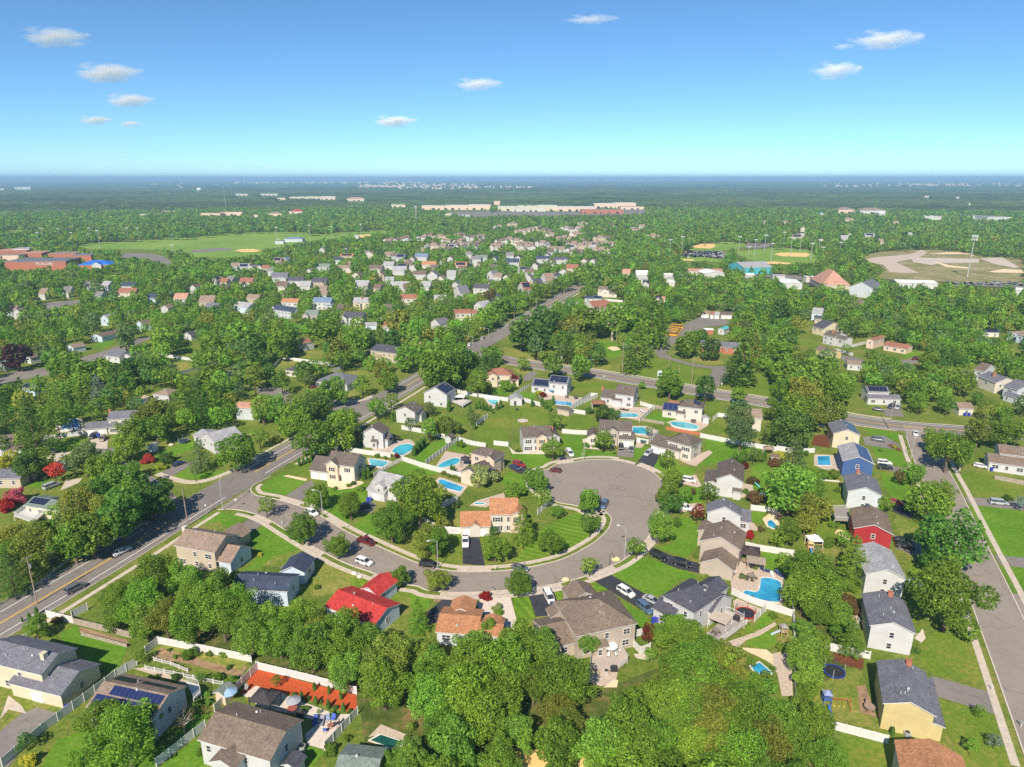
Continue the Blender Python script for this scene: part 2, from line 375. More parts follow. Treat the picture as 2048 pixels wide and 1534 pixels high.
# --- side streets on the left
for nm, P in (("side_street", ('F', 372, 1018, 345, 985, 311, 956, 290, 948, 262, 940, 245, 915, 232, 898, 196, 893, 172, 905, 178, 930, 205, 945, 240, 975, 290, 1000, 330, 1030)),
              ("side_street", ('F', 640, 838, 668, 815, 690, 800, 736, 797, 775, 780, 800, 792, 760, 826, 700, 850)),
              ("side_street", ('F', 664, 812, 690, 803, 640, 795, 590, 790, 552, 772, 512, 776, 520, 796, 570, 806, 620, 812)),
              ("side_street", ('F', 0, 752, 40, 740, 98, 736, 98, 750, 55, 757, 0, 770)),
              ("side_street", ('F', 160, 716, 215, 700, 262, 680, 300, 672, 300, 678, 262, 694, 225, 712, 170, 728))):
    sheet(nm, gl(*P), Z_ROAD + 0.008, "asphalt_main" if P[1] > 300 else "asphalt_old", guard=True)
for P in (('C3', 1100, 392, 1180, 420, 1330, 455, 1480, 440, 1600, 400, 1700, 355, 1855, 265), ('D1', 860, 115, 940, 125, 1060, 115, 1160, 90, 1240, 50)):
    e = smooth_line(gl(*P), 3); ribbon("kerb", e, 0.0, 0.25, Z_WALK, "kerbstone", 0.12); ribbon("sidewalk", e, 0.6, 2.4, 0.09, "concrete", 0.09)
# --- subdivision street and its bulb
LOW = gl('C4', 455, 155, 560, 150, 730, 180, 870, 240, 1000, 320, 1200, 440, 1450, 570, 1700, 660, 1850, 725, 2030, 757) + gl('C5', 150, 632, 400, 650, 750, 632, 1000, 608, 1300, 545, 1540, 458, 1700, 378, 1830, 262) + gl('F', 1300, 1066, 1313, 1035, 1323, 1000, 1326, 975, 1319, 957) + gl('D3', 645, 905, 505, 852, 390, 826, 270, 815, 130, 822, 0, 843) + gl('D2', 1330, 1020, 1250, 1065, 1160, 1090, 1115, 1135)
UP = gl('D1', 450, 690, 200, 838, 60, 910, 10, 950, 8, 985, 60, 1032, 230, 1062, 470, 1132, 620, 1190, 880, 1350, 1080, 1452) + gl('C4', 1600, 390, 1800, 482, 2035, 580) + gl('C5', 320, 482, 640, 487, 900, 460, 1200, 390, 1430, 272, 1545, 175, 1588, 90, 1570, 40, 1500, -10) + gl('D3', 190, 1250, 60, 1195) + gl('D2', 1340, 1385, 1200, 1300, 1115, 1215, 1108, 1160)
LOWs, UPs = smooth_line(LOW, 4), smooth_line(UP, 4)
i0 = 8
sheet("residential_street", LOWs + UPs[::-1][:-i0], Z_ROAD + 0.012, "asphalt", guard=True)
ribbon("kerb", UPs[4:], 0.0, 0.28, Z_WALK, "kerbstone", 0.12)
ribbon("kerb", LOWs, 0.0, -0.28, Z_WALK, "kerbstone", 0.12)
ribbon("sidewalk", UPs[8:], 1.55, 2.9, 0.09, "concrete", 0.09)
ribbon("sidewalk", LOWs[6:96], -1.7, -3.1, 0.09, "concrete", 0.09)
ribbon("sidewalk", LOWs[100:], -1.7, -3.1, 0.09, "concrete", 0.09)
for (ed, sg, tg_, x_, y_, hw) in ((LOWs, -1, 'C4', 830, 222, 3.2), (LOWs, -1, 'C4', 1230, 462, 3.2), (LOWs, -1, 'C4', 1790, 700, 3), (LOWs, -1, 'C5', 400, 650, 4), (LOWs, -1, 'C5', 700, 636, 3), (LOWs, -1, 'C5', 1070, 600, 3), (LOWs, -1, 'C5', 1490, 480, 3.5), (LOWs, -1, 'C5', 1850, 240, 3), (UPs, 1, 'D1', 370, 1100, 3.5),
                                   (UPs, 1, 'D1', 800, 1305, 3.5), (UPs, 1, 'C5', 500, 484, 3.5), (LOWs, -1, 'D3', 450, 838, 3.5), (LOWs, -1, 'D3', 610, 890, 3.5), (LOWs, -1, 'D2', 1400, 985, 3), (LOWs, -1, 'D2', 1115, 1140, 3.5)):
    c_ = g(tg_, x_, y_); q_ = smooth_line([p for p in ed if (p - c_).length < 14], 5); q_ = [p for p in q_ if (p - c_).length < hw + 1]
    if len(q_) > 2: ribbon("driveway_apron", q_, 0.0, sg * 1.7, 0.14, "concrete", 0.0)
# --- right hand street
RC = smooth_line([g('F', *p) for p in ((1832, 852), (1846, 890), (1862, 930), (1884, 975), (1908, 1030), (1936, 1092), (1972, 1170), (2010, 1262), (2046, 1350), (2090, 1460), (2130, 1560))], 3)
sheet("right_street", offset(RC, 4.7) + offset(RC, -4.7)[::-1], Z_ROAD + 0.016, "asphalt", guard=True)
sheet("right_side_street", gl('F', 1995, 1180, 2011, 1187, 2120, 1192, 2160, 1250, 2042, 1241, 2010, 1262), Z_ROAD + 0.02, "asphalt")
ribbon("kerb", RC[2:], 4.7, 4.95, Z_WALK, "kerbstone", 0.12); ribbon("kerb", RC[2:], -4.7, -4.95, Z_WALK, "kerbstone", 0.12)
k1 = RC[2:]; ribbon("sidewalk", k1, -6.1, -7.5, 0.09, "concrete", 0.09)
ribbon("sidewalk", k1, 6.2, 7.6, 0.09, "concrete", 0.09)
# --- school drive and lot in the upper right
sheet("school_drive", gl('D8', 570, 1010, 640, 940, 620, 905, 470, 890, 250, 830, 90, 790, 45, 740, 70, 700, 180, 620, 230, 560, 330, 470, 480, 390, 540, 365, 700, 385, 830, 430, 820, 450, 700, 470, 560, 480, 430, 540, 350, 580, 260, 640, 190, 700, 160, 750, 230, 800, 450, 860, 640, 885, 780, 880, 790, 1000, 740, 1060, 690, 1100), Z_ROAD + 0.02, "asphalt_main", guard=True)
sheet("bus_yard", gl('D8', 130, 560, 150, 500, 230, 460, 330, 480, 330, 560, 200, 610), Z_ROAD + 0.03, "asphalt_old", guard=True)
sheet("right_court", gl('E1', 400, 655, 560, 670, 640, 700, 660, 720, 560, 760, 490, 720), Z_ROAD, "asphalt_old", guard=True)
sheet("right_court", gl('E1', 980, 700, 1100, 690, 1130, 720, 1000, 760), Z_ROAD, "asphalt_old", guard=True)
# --- driveways  (crop, outline, material)
DRV = [('C4', 'asphalt_main', 555, 325, 740, 205, 830, 250, 660, 385), ('C4', 'asphalt_main', 940, 615, 1195, 450, 1285, 512, 1110, 640),
       ('C4', 'asphalt_dark', 1560, 805, 1690, 715, 1845, 770, 1740, 845), ('C5', 'asphalt_dark', 140, 800, 285, 685, 540, 685, 500, 760, 300, 860, 150, 905),
       ('C5', 'asphalt_dark', 930, 665, 1130, 640, 1175, 760, 1190, 830, 990, 840), ('C5', 'asphalt_dark', 1430, 550, 1560, 500, 1960, 720, 1920, 830, 1860, 810),
       ('C5', 'asphalt_dark', 415, 215, 545, 215, 590, 440, 590, 436, 415, 425), ('C6', 'asphalt_dark', 395, 170, 440, 140, 640, 230, 890, 300, 895, 390, 700, 350, 560, 295),
       ('D1', 'asphalt_main', 350, 1030, 540, 910, 600, 880, 640, 950, 500, 1080), ('D1', 'asphalt_main', 1050, 1190, 1130, 1090, 1240, 1110, 1190, 1200),
       ('D2', 'asphalt_dark', 850, 1040, 1000, 1025, 1120, 1080, 1110, 1150, 950, 1100), ('D2', 'asphalt_main', 1330, 960, 1400, 930, 1500, 960, 1460, 1000, 1350, 1010),
       ('D3', 'asphalt_main', 385, 790, 400, 700, 530, 700, 515, 800), ('D3', 'asphalt_dark', 550, 830, 655, 730, 740, 775, 680, 890),
       ('D3', 'pavers', 900, 1010, 930, 960, 1030, 940, 1080, 1030, 1040, 1045), ('D3', 'pavers', 890, 1250, 890, 1190, 1060, 1170, 1100, 1230),
       ('C7', 'asphalt_main', 1235, 785, 1745, 930, 1840, 1130, 1500, 1020, 1290, 960), ('C8', 'asphalt_old', 480, 130, 640, 120, 765, 190, 770, 235, 500, 190),
       ('C8', 'asphalt_main', 700, 350, 820, 375, 840, 415, 640, 385, 570, 350), ('C8', 'asphalt_main', 720, 880, 960, 950, 1130, 1110, 1000, 1110, 780, 1000, 730, 990),
       ('C8', 'asphalt_main', 1260, 590, 1720, 625, 1760, 700, 1300, 650), ('C8', 'asphalt_main', 1490, 1040, 1760, 1060, 1760, 1140, 1530, 1110),
       ('C1', 'asphalt_old', 150, 1160, 260, 1115, 450, 1165, 190, 1370, 60, 1534, -160, 1534, -60, 1330), ('C3', 'asphalt_main', 1130, 385, 1300, 300, 1420, 290, 1230, 400),
       ('C3', 'concrete', 622, 205, 650, 130, 770, 140, 765, 205), ('C3', 'concrete', 290, 260, 350, 220, 420, 235, 520, 225, 400, 300), ('C3', 'concrete', 430, 505, 470, 430, 590, 415, 560, 450),
       ('D2', 'asphalt_main', 1000, 200, 1010, 160, 1080, 110, 1150, 120, 1080, 200), ('E1', 'asphalt_main', 820, 1170, 850, 1120, 960, 1120, 1000, 1200, 840, 1190),
       ('D7', 'concrete', 910, 850, 1000, 790, 1060, 790, 1050, 830, 960, 870), ('D7', 'concrete', 1080, 350, 1230, 365, 1240, 380, 1090, 370), ('C8', 'asphalt_dark', 700, 700, 760, 620, 900, 660, 850, 760)]
for d in DRV:
    sheet("driveway", gl(d[0], *d[2:]), Z_DRIVE, d[1])
# --- patios, beds, paths
PAT = [('F', 'infield', 860, 1445, 920, 1425, 960, 1450, 930, 1480, 880, 1475), ('F', 'infield', 960, 1534, 1010, 1505, 1100, 1495, 1190, 1510, 1260, 1534, 1200, 1570, 1000, 1570), ('C2', 'pavers_pale', 640, 740, 740, 670, 900, 700, 1010, 760, 1250, 850, 1380, 900, 1520, 900, 1300, 1180, 1160, 1140, 1140, 1060, 1250, 960, 1050, 900, 800, 850),
       ('C2', 'mulch_red', 670, 670, 760, 540, 1160, 650, 1545, 750, 1555, 850, 1500, 885, 1200, 800, 1030, 750, 900, 720, 740, 670),
       ('C1', 'mulch_red', 1680, 1030, 1760, 920, 1830, 835, 1838, 940, 1740, 1010), ('C2', 'pavers', 1640, 1080, 1740, 980, 2040, 1100, 2010, 1170, 1960, 1120, 1750, 1060),
       ('C5', 'pavers_pale', 530, 740, 560, 700, 790, 680, 860, 945, 770, 950, 720, 880, 600, 830, 545, 790), ('C5', 'pavers', 1340, 1290, 1450, 1240, 1640, 1260, 1620, 1360, 1500, 1390, 1400, 1350),
       ('C6', 'pavers', 1180, 480, 1260, 250, 1480, 360, 1660, 400, 1700, 480, 1640, 680, 1720, 720, 1500, 660, 1190, 560), ('C6', 'pavers', 1200, 640, 1240, 620, 1470, 720, 1400, 800, 1330, 835, 1220, 790),
       ('C6', 'pavers', 960, 930, 1160, 800, 1330, 830, 1090, 1000, 1040, 990), ('C6', 'pavers', 1110, 1020, 1300, 960, 1450, 900, 1580, 830, 1590, 860, 1450, 950, 1310, 1000, 1250, 1060),
       ('C6', 'pavers', 1500, 1130, 1700, 1080, 1730, 1250, 1740, 1500, 1640, 1500, 1600, 1300), ('C6', 'concrete', 300, 1120, 450, 1110, 490, 1140, 440, 1180, 330, 1160),
       ('D1', 'pavers', 1180, 590, 1440, 490, 1560, 480, 1610, 520, 1560, 620, 1470, 660, 1360, 620), ('D1', 'pavers', 1140, 660, 1340, 680, 1390, 700, 1300, 775, 1160, 750),
       ('D2', 'pavers', 150, 1040, 250, 890, 480, 930, 500, 1000, 380, 1100, 180, 1060), ('D2', 'pavers', 150, 1180, 190, 1140, 470, 1230, 390, 1330, 190, 1250),
       ('D2', 'pavers', 620, 370, 780, 370, 790, 450, 700, 480), ('D2', 'pavers', 1150, 330, 1300, 330, 1600, 370, 1500, 450, 1300, 380, 1180, 400),
       ('D2', 'pavers', 480, 1420, 560, 1370, 840, 1290, 820, 1360, 640, 1440), ('D3', 'pavers', 300, 370, 620, 390, 690, 400, 570, 500, 380, 460),
       ('D3', 'pavers', 790, 510, 900, 480, 1140, 500, 1130, 540, 1060, 580, 840, 540), ('D3', 'pavers', 510, 540, 640, 540, 720, 580, 640, 640, 540, 620), ('D3', 'pavers', 540, 650, 640, 650, 590, 720, 540, 720),
       ('D3', 'pavers', 890, 820, 1000, 790, 1140, 740, 1170, 760, 1030, 870, 980, 860), ('D4', 'pavers', 860, 530, 890, 420, 1000, 440, 1010, 500, 900, 570), ('D4', 'pavers', 900, 790, 1010, 810, 1080, 900, 960, 870),
       ('D4', 'sand', 1095, 770, 1160, 720, 1260, 720, 1260, 880, 1140, 850), ('D4', 'pavers', 1600, 150, 1620, 140, 1840, 150, 1880, 300, 1700, 290, 1600, 250), ('D4', 'concrete', 1180, 870, 1190, 830, 1260, 860),
       ('C8', 'mulch_brown', 85, 190, 110, 120, 210, 110, 230, 215), ('C8', 'sand', 265, 870, 290, 840, 350, 850, 400, 930, 330, 900), ('C7', 'mulch_brown', 375, 590, 440, 600, 690, 650, 680, 735, 560, 710, 390, 640),
       ('C7', 'soil', 630, 870, 700, 860, 790, 1130, 660, 1090), ('C7', 'pavers_pale', 1100, 480, 1170, 400, 1195, 480, 1160, 515), ('C7', 'pavers', 590, 300, 640, 290, 650, 400, 600, 390),
       ('C1', 'concrete', 0, 1200, 60, 1030, 150, 1100, 190, 1160, 60, 1130), ('D1', 'sand', 750, 880, 1090, 890, 1110, 910, 1000, 960, 860, 975, 760, 940), ('D1', 'sand', 320, 840, 370, 830, 560, 870, 540, 890),
       ('D2', 'pavers_pale', 830, 780, 870, 850, 930, 900, 1220, 905, 1230, 920, 900, 915), ('D2', 'concrete', 955, 580, 1000, 572, 1050, 582, 1055, 600, 1000, 612, 950, 602),
       ('D3', 'pavers_pale', 100, 650, 150, 640, 180, 720, 240, 720, 240, 735, 120, 725), ('D5', 'pavers_pale', 500, 910, 640, 870, 720, 880, 790, 940, 750, 985, 520, 1005, 490, 960),
       ('C1', 'soil', 560, 580, 570, 545, 900, 640, 920, 680, 880, 670, 700, 640), ('C1', 'soil', 1090, 770, 1140, 680, 1560, 750, 1750, 830, 1700, 900, 1300, 800), ('C1', 'pavers', 940, 840, 1030, 830, 1340, 930, 1340, 960),
       ('C1', 'lawn_dry', 1130, 690, 1160, 670, 1760, 790, 1700, 850, 1500, 800), ('C1', 'lawn', 1320, 900, 1400, 860, 1700, 930, 1620, 970), ('D7', 'sand', 1450, 720, 1490, 708, 1550, 715, 1560, 735, 1500, 745),
       ('C6', 'sand', 1250, 1060, 1500, 1080, 1560, 1130, 1560, 1220, 1500, 1180), ('C5', 'sand', 1520, 1400, 1600, 1340, 1640, 1340, 1630, 1400), ('D5', 'pavers', 1180, 690, 1290, 670, 1350, 690, 1330, 750, 1190, 760),
       ('C8', 'mulch_brown', 660, 190, 720, 190, 775, 230, 770, 245), ('C5', 'soil', 180, 730, 210, 670, 290, 680, 230, 725), ('C3', 'lawn_dry', 400, 1080, 520, 1000, 640, 940, 500, 1050)]
for k, d in enumerate(PAT):
    nm = {'pavers': 'patio', 'pavers_pale': 'patio', 'mulch_red': 'mulch_bed', 'mulch_brown': 'mulch_bed', 'sand': 'sand_bed', 'soil': 'soil_bed', 'concrete': 'concrete_path'}.get(d[1], 'planting_bed')
    sheet(nm, gl(d[0], *d[2:]), Z_PATIO + 0.0007 * k, d[1])
# --- lawns
LAWN = [('C4', 'lawn_rich', 0, 455, 10, 490, 110, 400), ('C4', 'lawn_rich', 270, 290, 340, 210, 470, 170, 700, 210, 560, 320, 460, 250), ('C4', 'lawn_rich', 670, 390, 840, 270, 1010, 330, 1190, 440, 1150, 470, 830, 600, 640, 660, 780, 520, 750, 450),
        ('C4', 'lawn_dry', 900, 520, 1150, 460, 950, 610, 800, 600), ('C4', 'lawn_dry', 1290, 520, 1380, 580, 1560, 690, 1680, 720, 1540, 800, 1290, 830, 1200, 840, 1215, 660, 1160, 600), ('C4', 'lawn_striped', 1500, 690, 1680, 715, 1560, 800, 1500, 780),
        ('C4', 'lawn', 1850, 780, 2040, 800, 2040, 900, 1900, 880, 1750, 840), ('D1', 'lawn_rich', 95, 950, 200, 880, 330, 800, 560, 880, 350, 1025, 130, 1000), ('D1', 'lawn', 330, 830, 450, 730, 600, 700, 590, 850, 400, 830),
        ('D1', 'lawn_rich', 520, 1080, 640, 1000, 760, 940, 1130, 920, 1130, 1080, 1010, 1200, 960, 1320, 800, 1230), ('D1', 'lawn_rich', 1350, 790, 1480, 700, 1840, 810, 1700, 840, 1500, 830), ('D1', 'lawn_rich', 1590, 660, 1730, 540, 1900, 480, 1930, 520, 1700, 720),
        ('D1', 'lawn', 1800, 260, 1860, 235, 2048, 245, 2048, 350, 1850, 300), ('D1', 'lawn_rich', 1010, 1330, 1130, 1220, 1400, 1200, 1250, 1400, 1200, 1450), ('D2', 'lawn', 510, 700, 780, 500, 1000, 450, 1200, 480, 1290, 560, 1260, 640, 880, 660, 850, 800, 650, 820, 530, 770),
        ('D2', 'lawn', 1380, 560, 1500, 530, 1740, 570, 1740, 620, 1630, 680, 1380, 670), ('D2', 'lawn_rich', 1390, 730, 1600, 740, 1580, 870, 1900, 900, 1920, 950, 1700, 960, 1500, 940, 1400, 830), ('D2', 'lawn_rich', 870, 880, 930, 910, 1240, 910, 1290, 990, 1150, 1075, 1000, 1020, 910, 980),
        ('D2', 'lawn_rich', 770, 1180, 870, 1090, 1090, 1150, 1100, 1290, 900, 1290), ('D2', 'lawn_rich', 290, 880, 340, 800, 480, 830, 480, 910), ('D2', 'lawn_rich', 0, 900, 100, 820, 290, 820, 50, 1000, 0, 1000), ('D2', 'lawn_rich', 690, 290, 940, 280, 840, 350, 700, 320),
        ('D2', 'lawn_rich', 950, 330, 1020, 305, 1130, 330, 1100, 390), ('D2', 'lawn', 1510, 200, 1900, 230, 1740, 330, 1640, 330, 1500, 290), ('D2', 'lawn', 150, 560, 280, 530, 470, 560, 440, 640, 260, 640), ('D3', 'lawn', 40, 170, 370, 200, 360, 215, 240, 280, 40, 240),
        ('D3', 'lawn', 590, 240, 820, 280, 770, 380, 690, 390, 590, 340), ('D3', 'lawn', 1140, 340, 1290, 370, 1280, 440, 1130, 430), ('D3', 'lawn_rich', 610, 480, 700, 420, 850, 480, 870, 500, 790, 530, 640, 510), ('D3', 'lawn', 1110, 590, 1180, 490, 1270, 500, 1270, 620, 1150, 590),
        ('D3', 'lawn_rich', 1110, 640, 1540, 710, 1560, 740, 1470, 770, 1290, 830, 1160, 860, 1040, 880, 1180, 760, 1110, 740), ('D3', 'lawn_rich', 675, 890, 740, 800, 870, 830, 900, 870, 1030, 890, 1010, 950, 900, 960, 830, 1000, 760, 960), ('D3', 'lawn_rich', 1500, 860, 1590, 840, 1650, 900, 1630, 1010, 1540, 1090, 1460, 1000),
        ('D3', 'lawn_rich', 520, 810, 530, 710, 620, 700, 640, 730, 560, 810), ('D3', 'lawn_rich', 870, 1070, 1000, 1030, 1080, 1050, 1080, 1180, 900, 1190, 850, 1130), ('D3', 'lawn_rich', 820, 1430, 880, 1280, 1000, 1300, 1050, 1380, 1040, 1475, 820, 1475), ('D4', 'lawn_rich', 230, 1010, 300, 720, 430, 860, 470, 1000, 440, 1060, 350, 1150, 60, 1050),
        ('D4', 'lawn_rich', 980, 700, 1110, 710, 1110, 800, 1000, 800), ('D4', 'lawn_rich', 1090, 1090, 1390, 1140, 1400, 1250, 1290, 1290, 1100, 1260), ('D4', 'lawn', 1600, 700, 1780, 660, 1900, 900, 1700, 950, 1590, 850), ('D4', 'lawn_dry', 1430, 120, 1600, 160, 1600, 260, 1500, 240),
        ('D4', 'lawn', 1620, 400, 1820, 420, 1880, 600, 1780, 640, 1640, 560), ('C6', 'lawn_rich', 100, 390, 260, 260, 450, 260, 820, 380, 870, 430, 700, 450, 560, 600, 390, 600, 250, 500), ('C5', 'lawn_striped', 1140, 650, 1380, 570, 1450, 560, 1620, 650, 1480, 640, 1330, 730, 1210, 710, 1170, 740),
        ('C5', 'lawn_striped', 805, 690, 940, 670, 985, 840, 930, 920, 860, 930), ('C5', 'lawn_striped', 800, 410, 1060, 130, 1300, 20, 1450, 30, 1490, 90, 1480, 160, 1380, 260, 1150, 350, 960, 390), ('C5', 'lawn', 0, 360, 60, 150, 250, 180, 400, 200, 405, 420, 200, 400),
        ('C5', 'lawn_dry', 270, 110, 360, 10, 400, 30, 400, 130, 330, 140), ('C5', 'lawn_rich', 0, 660, 150, 680, 180, 690, 130, 790, 0, 760), ('C6', 'lawn_rich', 190, 640, 400, 760, 460, 860, 330, 880, 250, 720), ('C6', 'lawn_rich', 1380, 860, 1500, 750, 1570, 820, 1440, 900), ('C6', 'lawn_rich', 1310, 990, 1560, 900, 1600, 1020, 1500, 1080, 1350, 1050),
        ('C6', 'lawn', 1730, 250, 1480, 190, 1470, 350, 1650, 390, 1720, 380), ('C7', 'lawn', 1180, 500, 1270, 420, 1560, 470, 1740, 880, 1500, 820, 1240, 770, 1130, 640), ('C7', 'lawn', 1300, 990, 1500, 1030, 1840, 1140, 2000, 1534, 1530, 1534, 1400, 1300, 1370, 1240), ('C7', 'lawn_dry', 350, 850, 540, 720, 680, 750, 640, 870, 660, 1090, 800, 1140, 820, 1230, 400, 1140, 250, 1000),
        ('C7', 'lawn', 500, 1260, 830, 1340, 930, 1534, 480, 1534), ('C8', 'lawn_rich', 480, 60, 760, 100, 765, 170, 640, 130, 560, 110), ('C8', 'lawn_rich', 540, 190, 660, 200, 780, 250, 810, 365, 600, 310), ('C8', 'lawn_rich', 620, 400, 820, 420, 860, 480, 900, 660, 700, 590, 640, 500),
        ('C8', 'lawn_dry', 720, 780, 740, 730, 930, 820, 930, 880, 780, 900), ('C8', 'lawn', 820, 1090, 960, 1100, 1130, 1160, 950, 1230, 830, 1200), ('C8', 'lawn', 1180, 420, 1470, 390, 1718, 500, 1718, 540, 1640, 600, 1270, 590), ('C8', 'lawn_rich', 1290, 650, 1440, 660, 1718, 700, 1718, 1060, 1500, 1035),
        ('C8', 'lawn_rich', 1540, 1120, 1718, 1135, 1718, 1340, 1640, 1330), ('C8', 'lawn', 100, 700, 240, 680, 240, 830, 360, 900, 200, 940, 110, 860), ('C8', 'lawn', 20, 240, 100, 250, 110, 350, 200, 390, 0, 420), ('C3', 'lawn_rich', 1100, 260, 1250, 180, 1420, 120, 1400, 200, 1260, 250, 1180, 290),
        ('C3', 'lawn_rich', 1230, 410, 1350, 330, 1400, 380, 1560, 360, 1640, 370, 1560, 410, 1400, 425), ('C3', 'lawn_striped', 390, 175, 640, 120, 620, 200, 470, 240, 370, 210), ('C3', 'lawn_rich', 150, 470, 200, 430, 370, 430, 380, 450, 290, 490), ('C3', 'lawn_dry', 1150, 900, 1250, 860, 1250, 900, 1000, 1000),
        ('C1', 'lawn_rich', 430, 590, 540, 530, 560, 590, 900, 690, 830, 850, 780, 870, 600, 800, 560, 690, 440, 640), ('C1', 'lawn_rich', 290, 1534, 400, 1350, 560, 1280, 1100, 1400, 1200, 1420, 1120, 1534), ('C1', 'lawn_rich', 1130, 1534, 1460, 1280, 1400, 1400, 1480, 1534), ('C1', 'lawn_rich', 1230, 1300, 1350, 1170, 1510, 1150, 1260, 1400),
        ('C1', 'lawn', 130, 1100, 170, 1070, 250, 1110, 190, 1140), ('C2', 'lawn_rich', 1090, 1220, 1160, 1145, 1300, 1190, 1200, 1315, 1100, 1315), ('D7', 'lawn_rich', 1350, 680, 1390, 650, 1560, 680, 1580, 760, 1500, 820, 1420, 780), ('D7', 'lawn', 1600, 940, 1820, 870, 2048, 840, 2048, 950, 1880, 975, 1760, 970),
        ('D8', 'lawn', 0, 780, 90, 800, 250, 840, 460, 900, 640, 920, 560, 1010, 480, 1080, 330, 1060, 0, 1000), ('D8', 'lawn', 690, 1110, 790, 1010, 1100, 1020, 1140, 880, 1180, 1040, 1320, 1080, 1270, 1200, 1000, 1160), ('D8', 'lawn_dry', 170, 760, 240, 720, 700, 800, 780, 860, 620, 870, 400, 820), ('D8', 'lawn', 1480, 590, 1600, 600, 1740, 640, 1690, 690, 1480, 660),
        ('D7', 'lawn_rich', 1120, 350, 1180, 315, 1260, 320, 1250, 350), ('D7', 'lawn_rich', 1450, 350, 1600, 350, 1590, 375, 1450, 370), ('D7', 'lawn_dry', 590, 790, 610, 710, 750, 750, 860, 790, 860, 820, 640, 790), ('D7', 'lawn_dry', 1370, 900, 1450, 850, 1500, 870, 1440, 910), ('D2', 'lawn_dry', 900, 80, 990, 90, 1080, 110, 1010, 150, 950, 130),
        ('D6', 'lawn_dry', 820, 625, 900, 580, 1000, 580, 1000, 640, 940, 650), ('D6', 'lawn_dry', 610, 740, 680, 650, 800, 670, 760, 700, 640, 730), ('D6', 'lawn_dry', 1190, 760, 1280, 740, 1450, 760, 1380, 800), ('D6', 'lawn_dry', 1200, 960, 1270, 880, 1290, 960, 1250, 990, 1180, 990), ('D6', 'lawn_rich', 370, 680, 470, 620, 620, 650, 500, 690),
        ('D6', 'lawn_rich', 730, 380, 760, 350, 840, 370, 900, 370, 870, 400), ('D6', 'lawn_rich', 1410, 340, 1420, 320, 1520, 330, 1480, 370), ('D5', 'lawn', 700, 190, 740, 165, 800, 165, 800, 200), ('D5', 'lawn_rich', 800, 240, 900, 200, 1010, 170, 1010, 210, 940, 250), ('D5', 'lawn', 1590, 290, 1620, 240, 1700, 220, 1730, 260, 1700, 300),
        ('D5', 'lawn_dry', 1540, 440, 1560, 370, 1740, 390, 1700, 430, 1600, 450), ('D5', 'lawn_dry', 100, 440, 240, 400, 330, 410, 140, 470), ('D2', 'lawn', 1560, 470, 1660, 380, 1720, 390, 1640, 450, 1620, 480), ('D1', 'lawn_dry', 880, 100, 960, 10, 1060, 20, 1070, 90, 960, 105), ('E1', 'lawn_rich', 970, 640, 1000, 610, 1180, 640, 1130, 680, 1000, 680),
        ('E1', 'lawn', 660, 1150, 700, 1090, 820, 1100, 800, 1170), ('E1', 'lawn_rich', 640, 1290, 900, 1330, 950, 1350, 950, 1410, 700, 1350), ('E1', 'lawn_dry', 530, 550, 650, 530, 660, 545, 540, 565), ('E1', 'lawn', 60, 470, 100, 440, 190, 460, 150, 490), ('E1', 'lawn', 60, 520, 200, 520, 260, 550, 100, 560)]
for k, d in enumerate(LAWN):
    sheet("lawn", gl(d[0], *d[2:]), Z_LAWN + 0.0004 * (k % 40), d[1], rz=R((k * 37) % 90 + 20) if d[1] == 'lawn_striped' else 0.0, guard=True)
# wooded floor under the foreground grove
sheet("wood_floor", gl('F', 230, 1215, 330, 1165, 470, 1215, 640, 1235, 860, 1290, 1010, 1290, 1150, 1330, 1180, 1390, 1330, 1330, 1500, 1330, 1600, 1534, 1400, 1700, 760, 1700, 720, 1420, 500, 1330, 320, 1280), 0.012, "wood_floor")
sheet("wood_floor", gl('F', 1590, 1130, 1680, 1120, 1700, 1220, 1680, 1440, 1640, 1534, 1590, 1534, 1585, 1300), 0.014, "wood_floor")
sheet("wood_floor", gl('F', 0, 1090, 120, 1050, 330, 980, 350, 1000, 300, 1040, 150, 1110, 0, 1190), 0.014, "wood_floor")
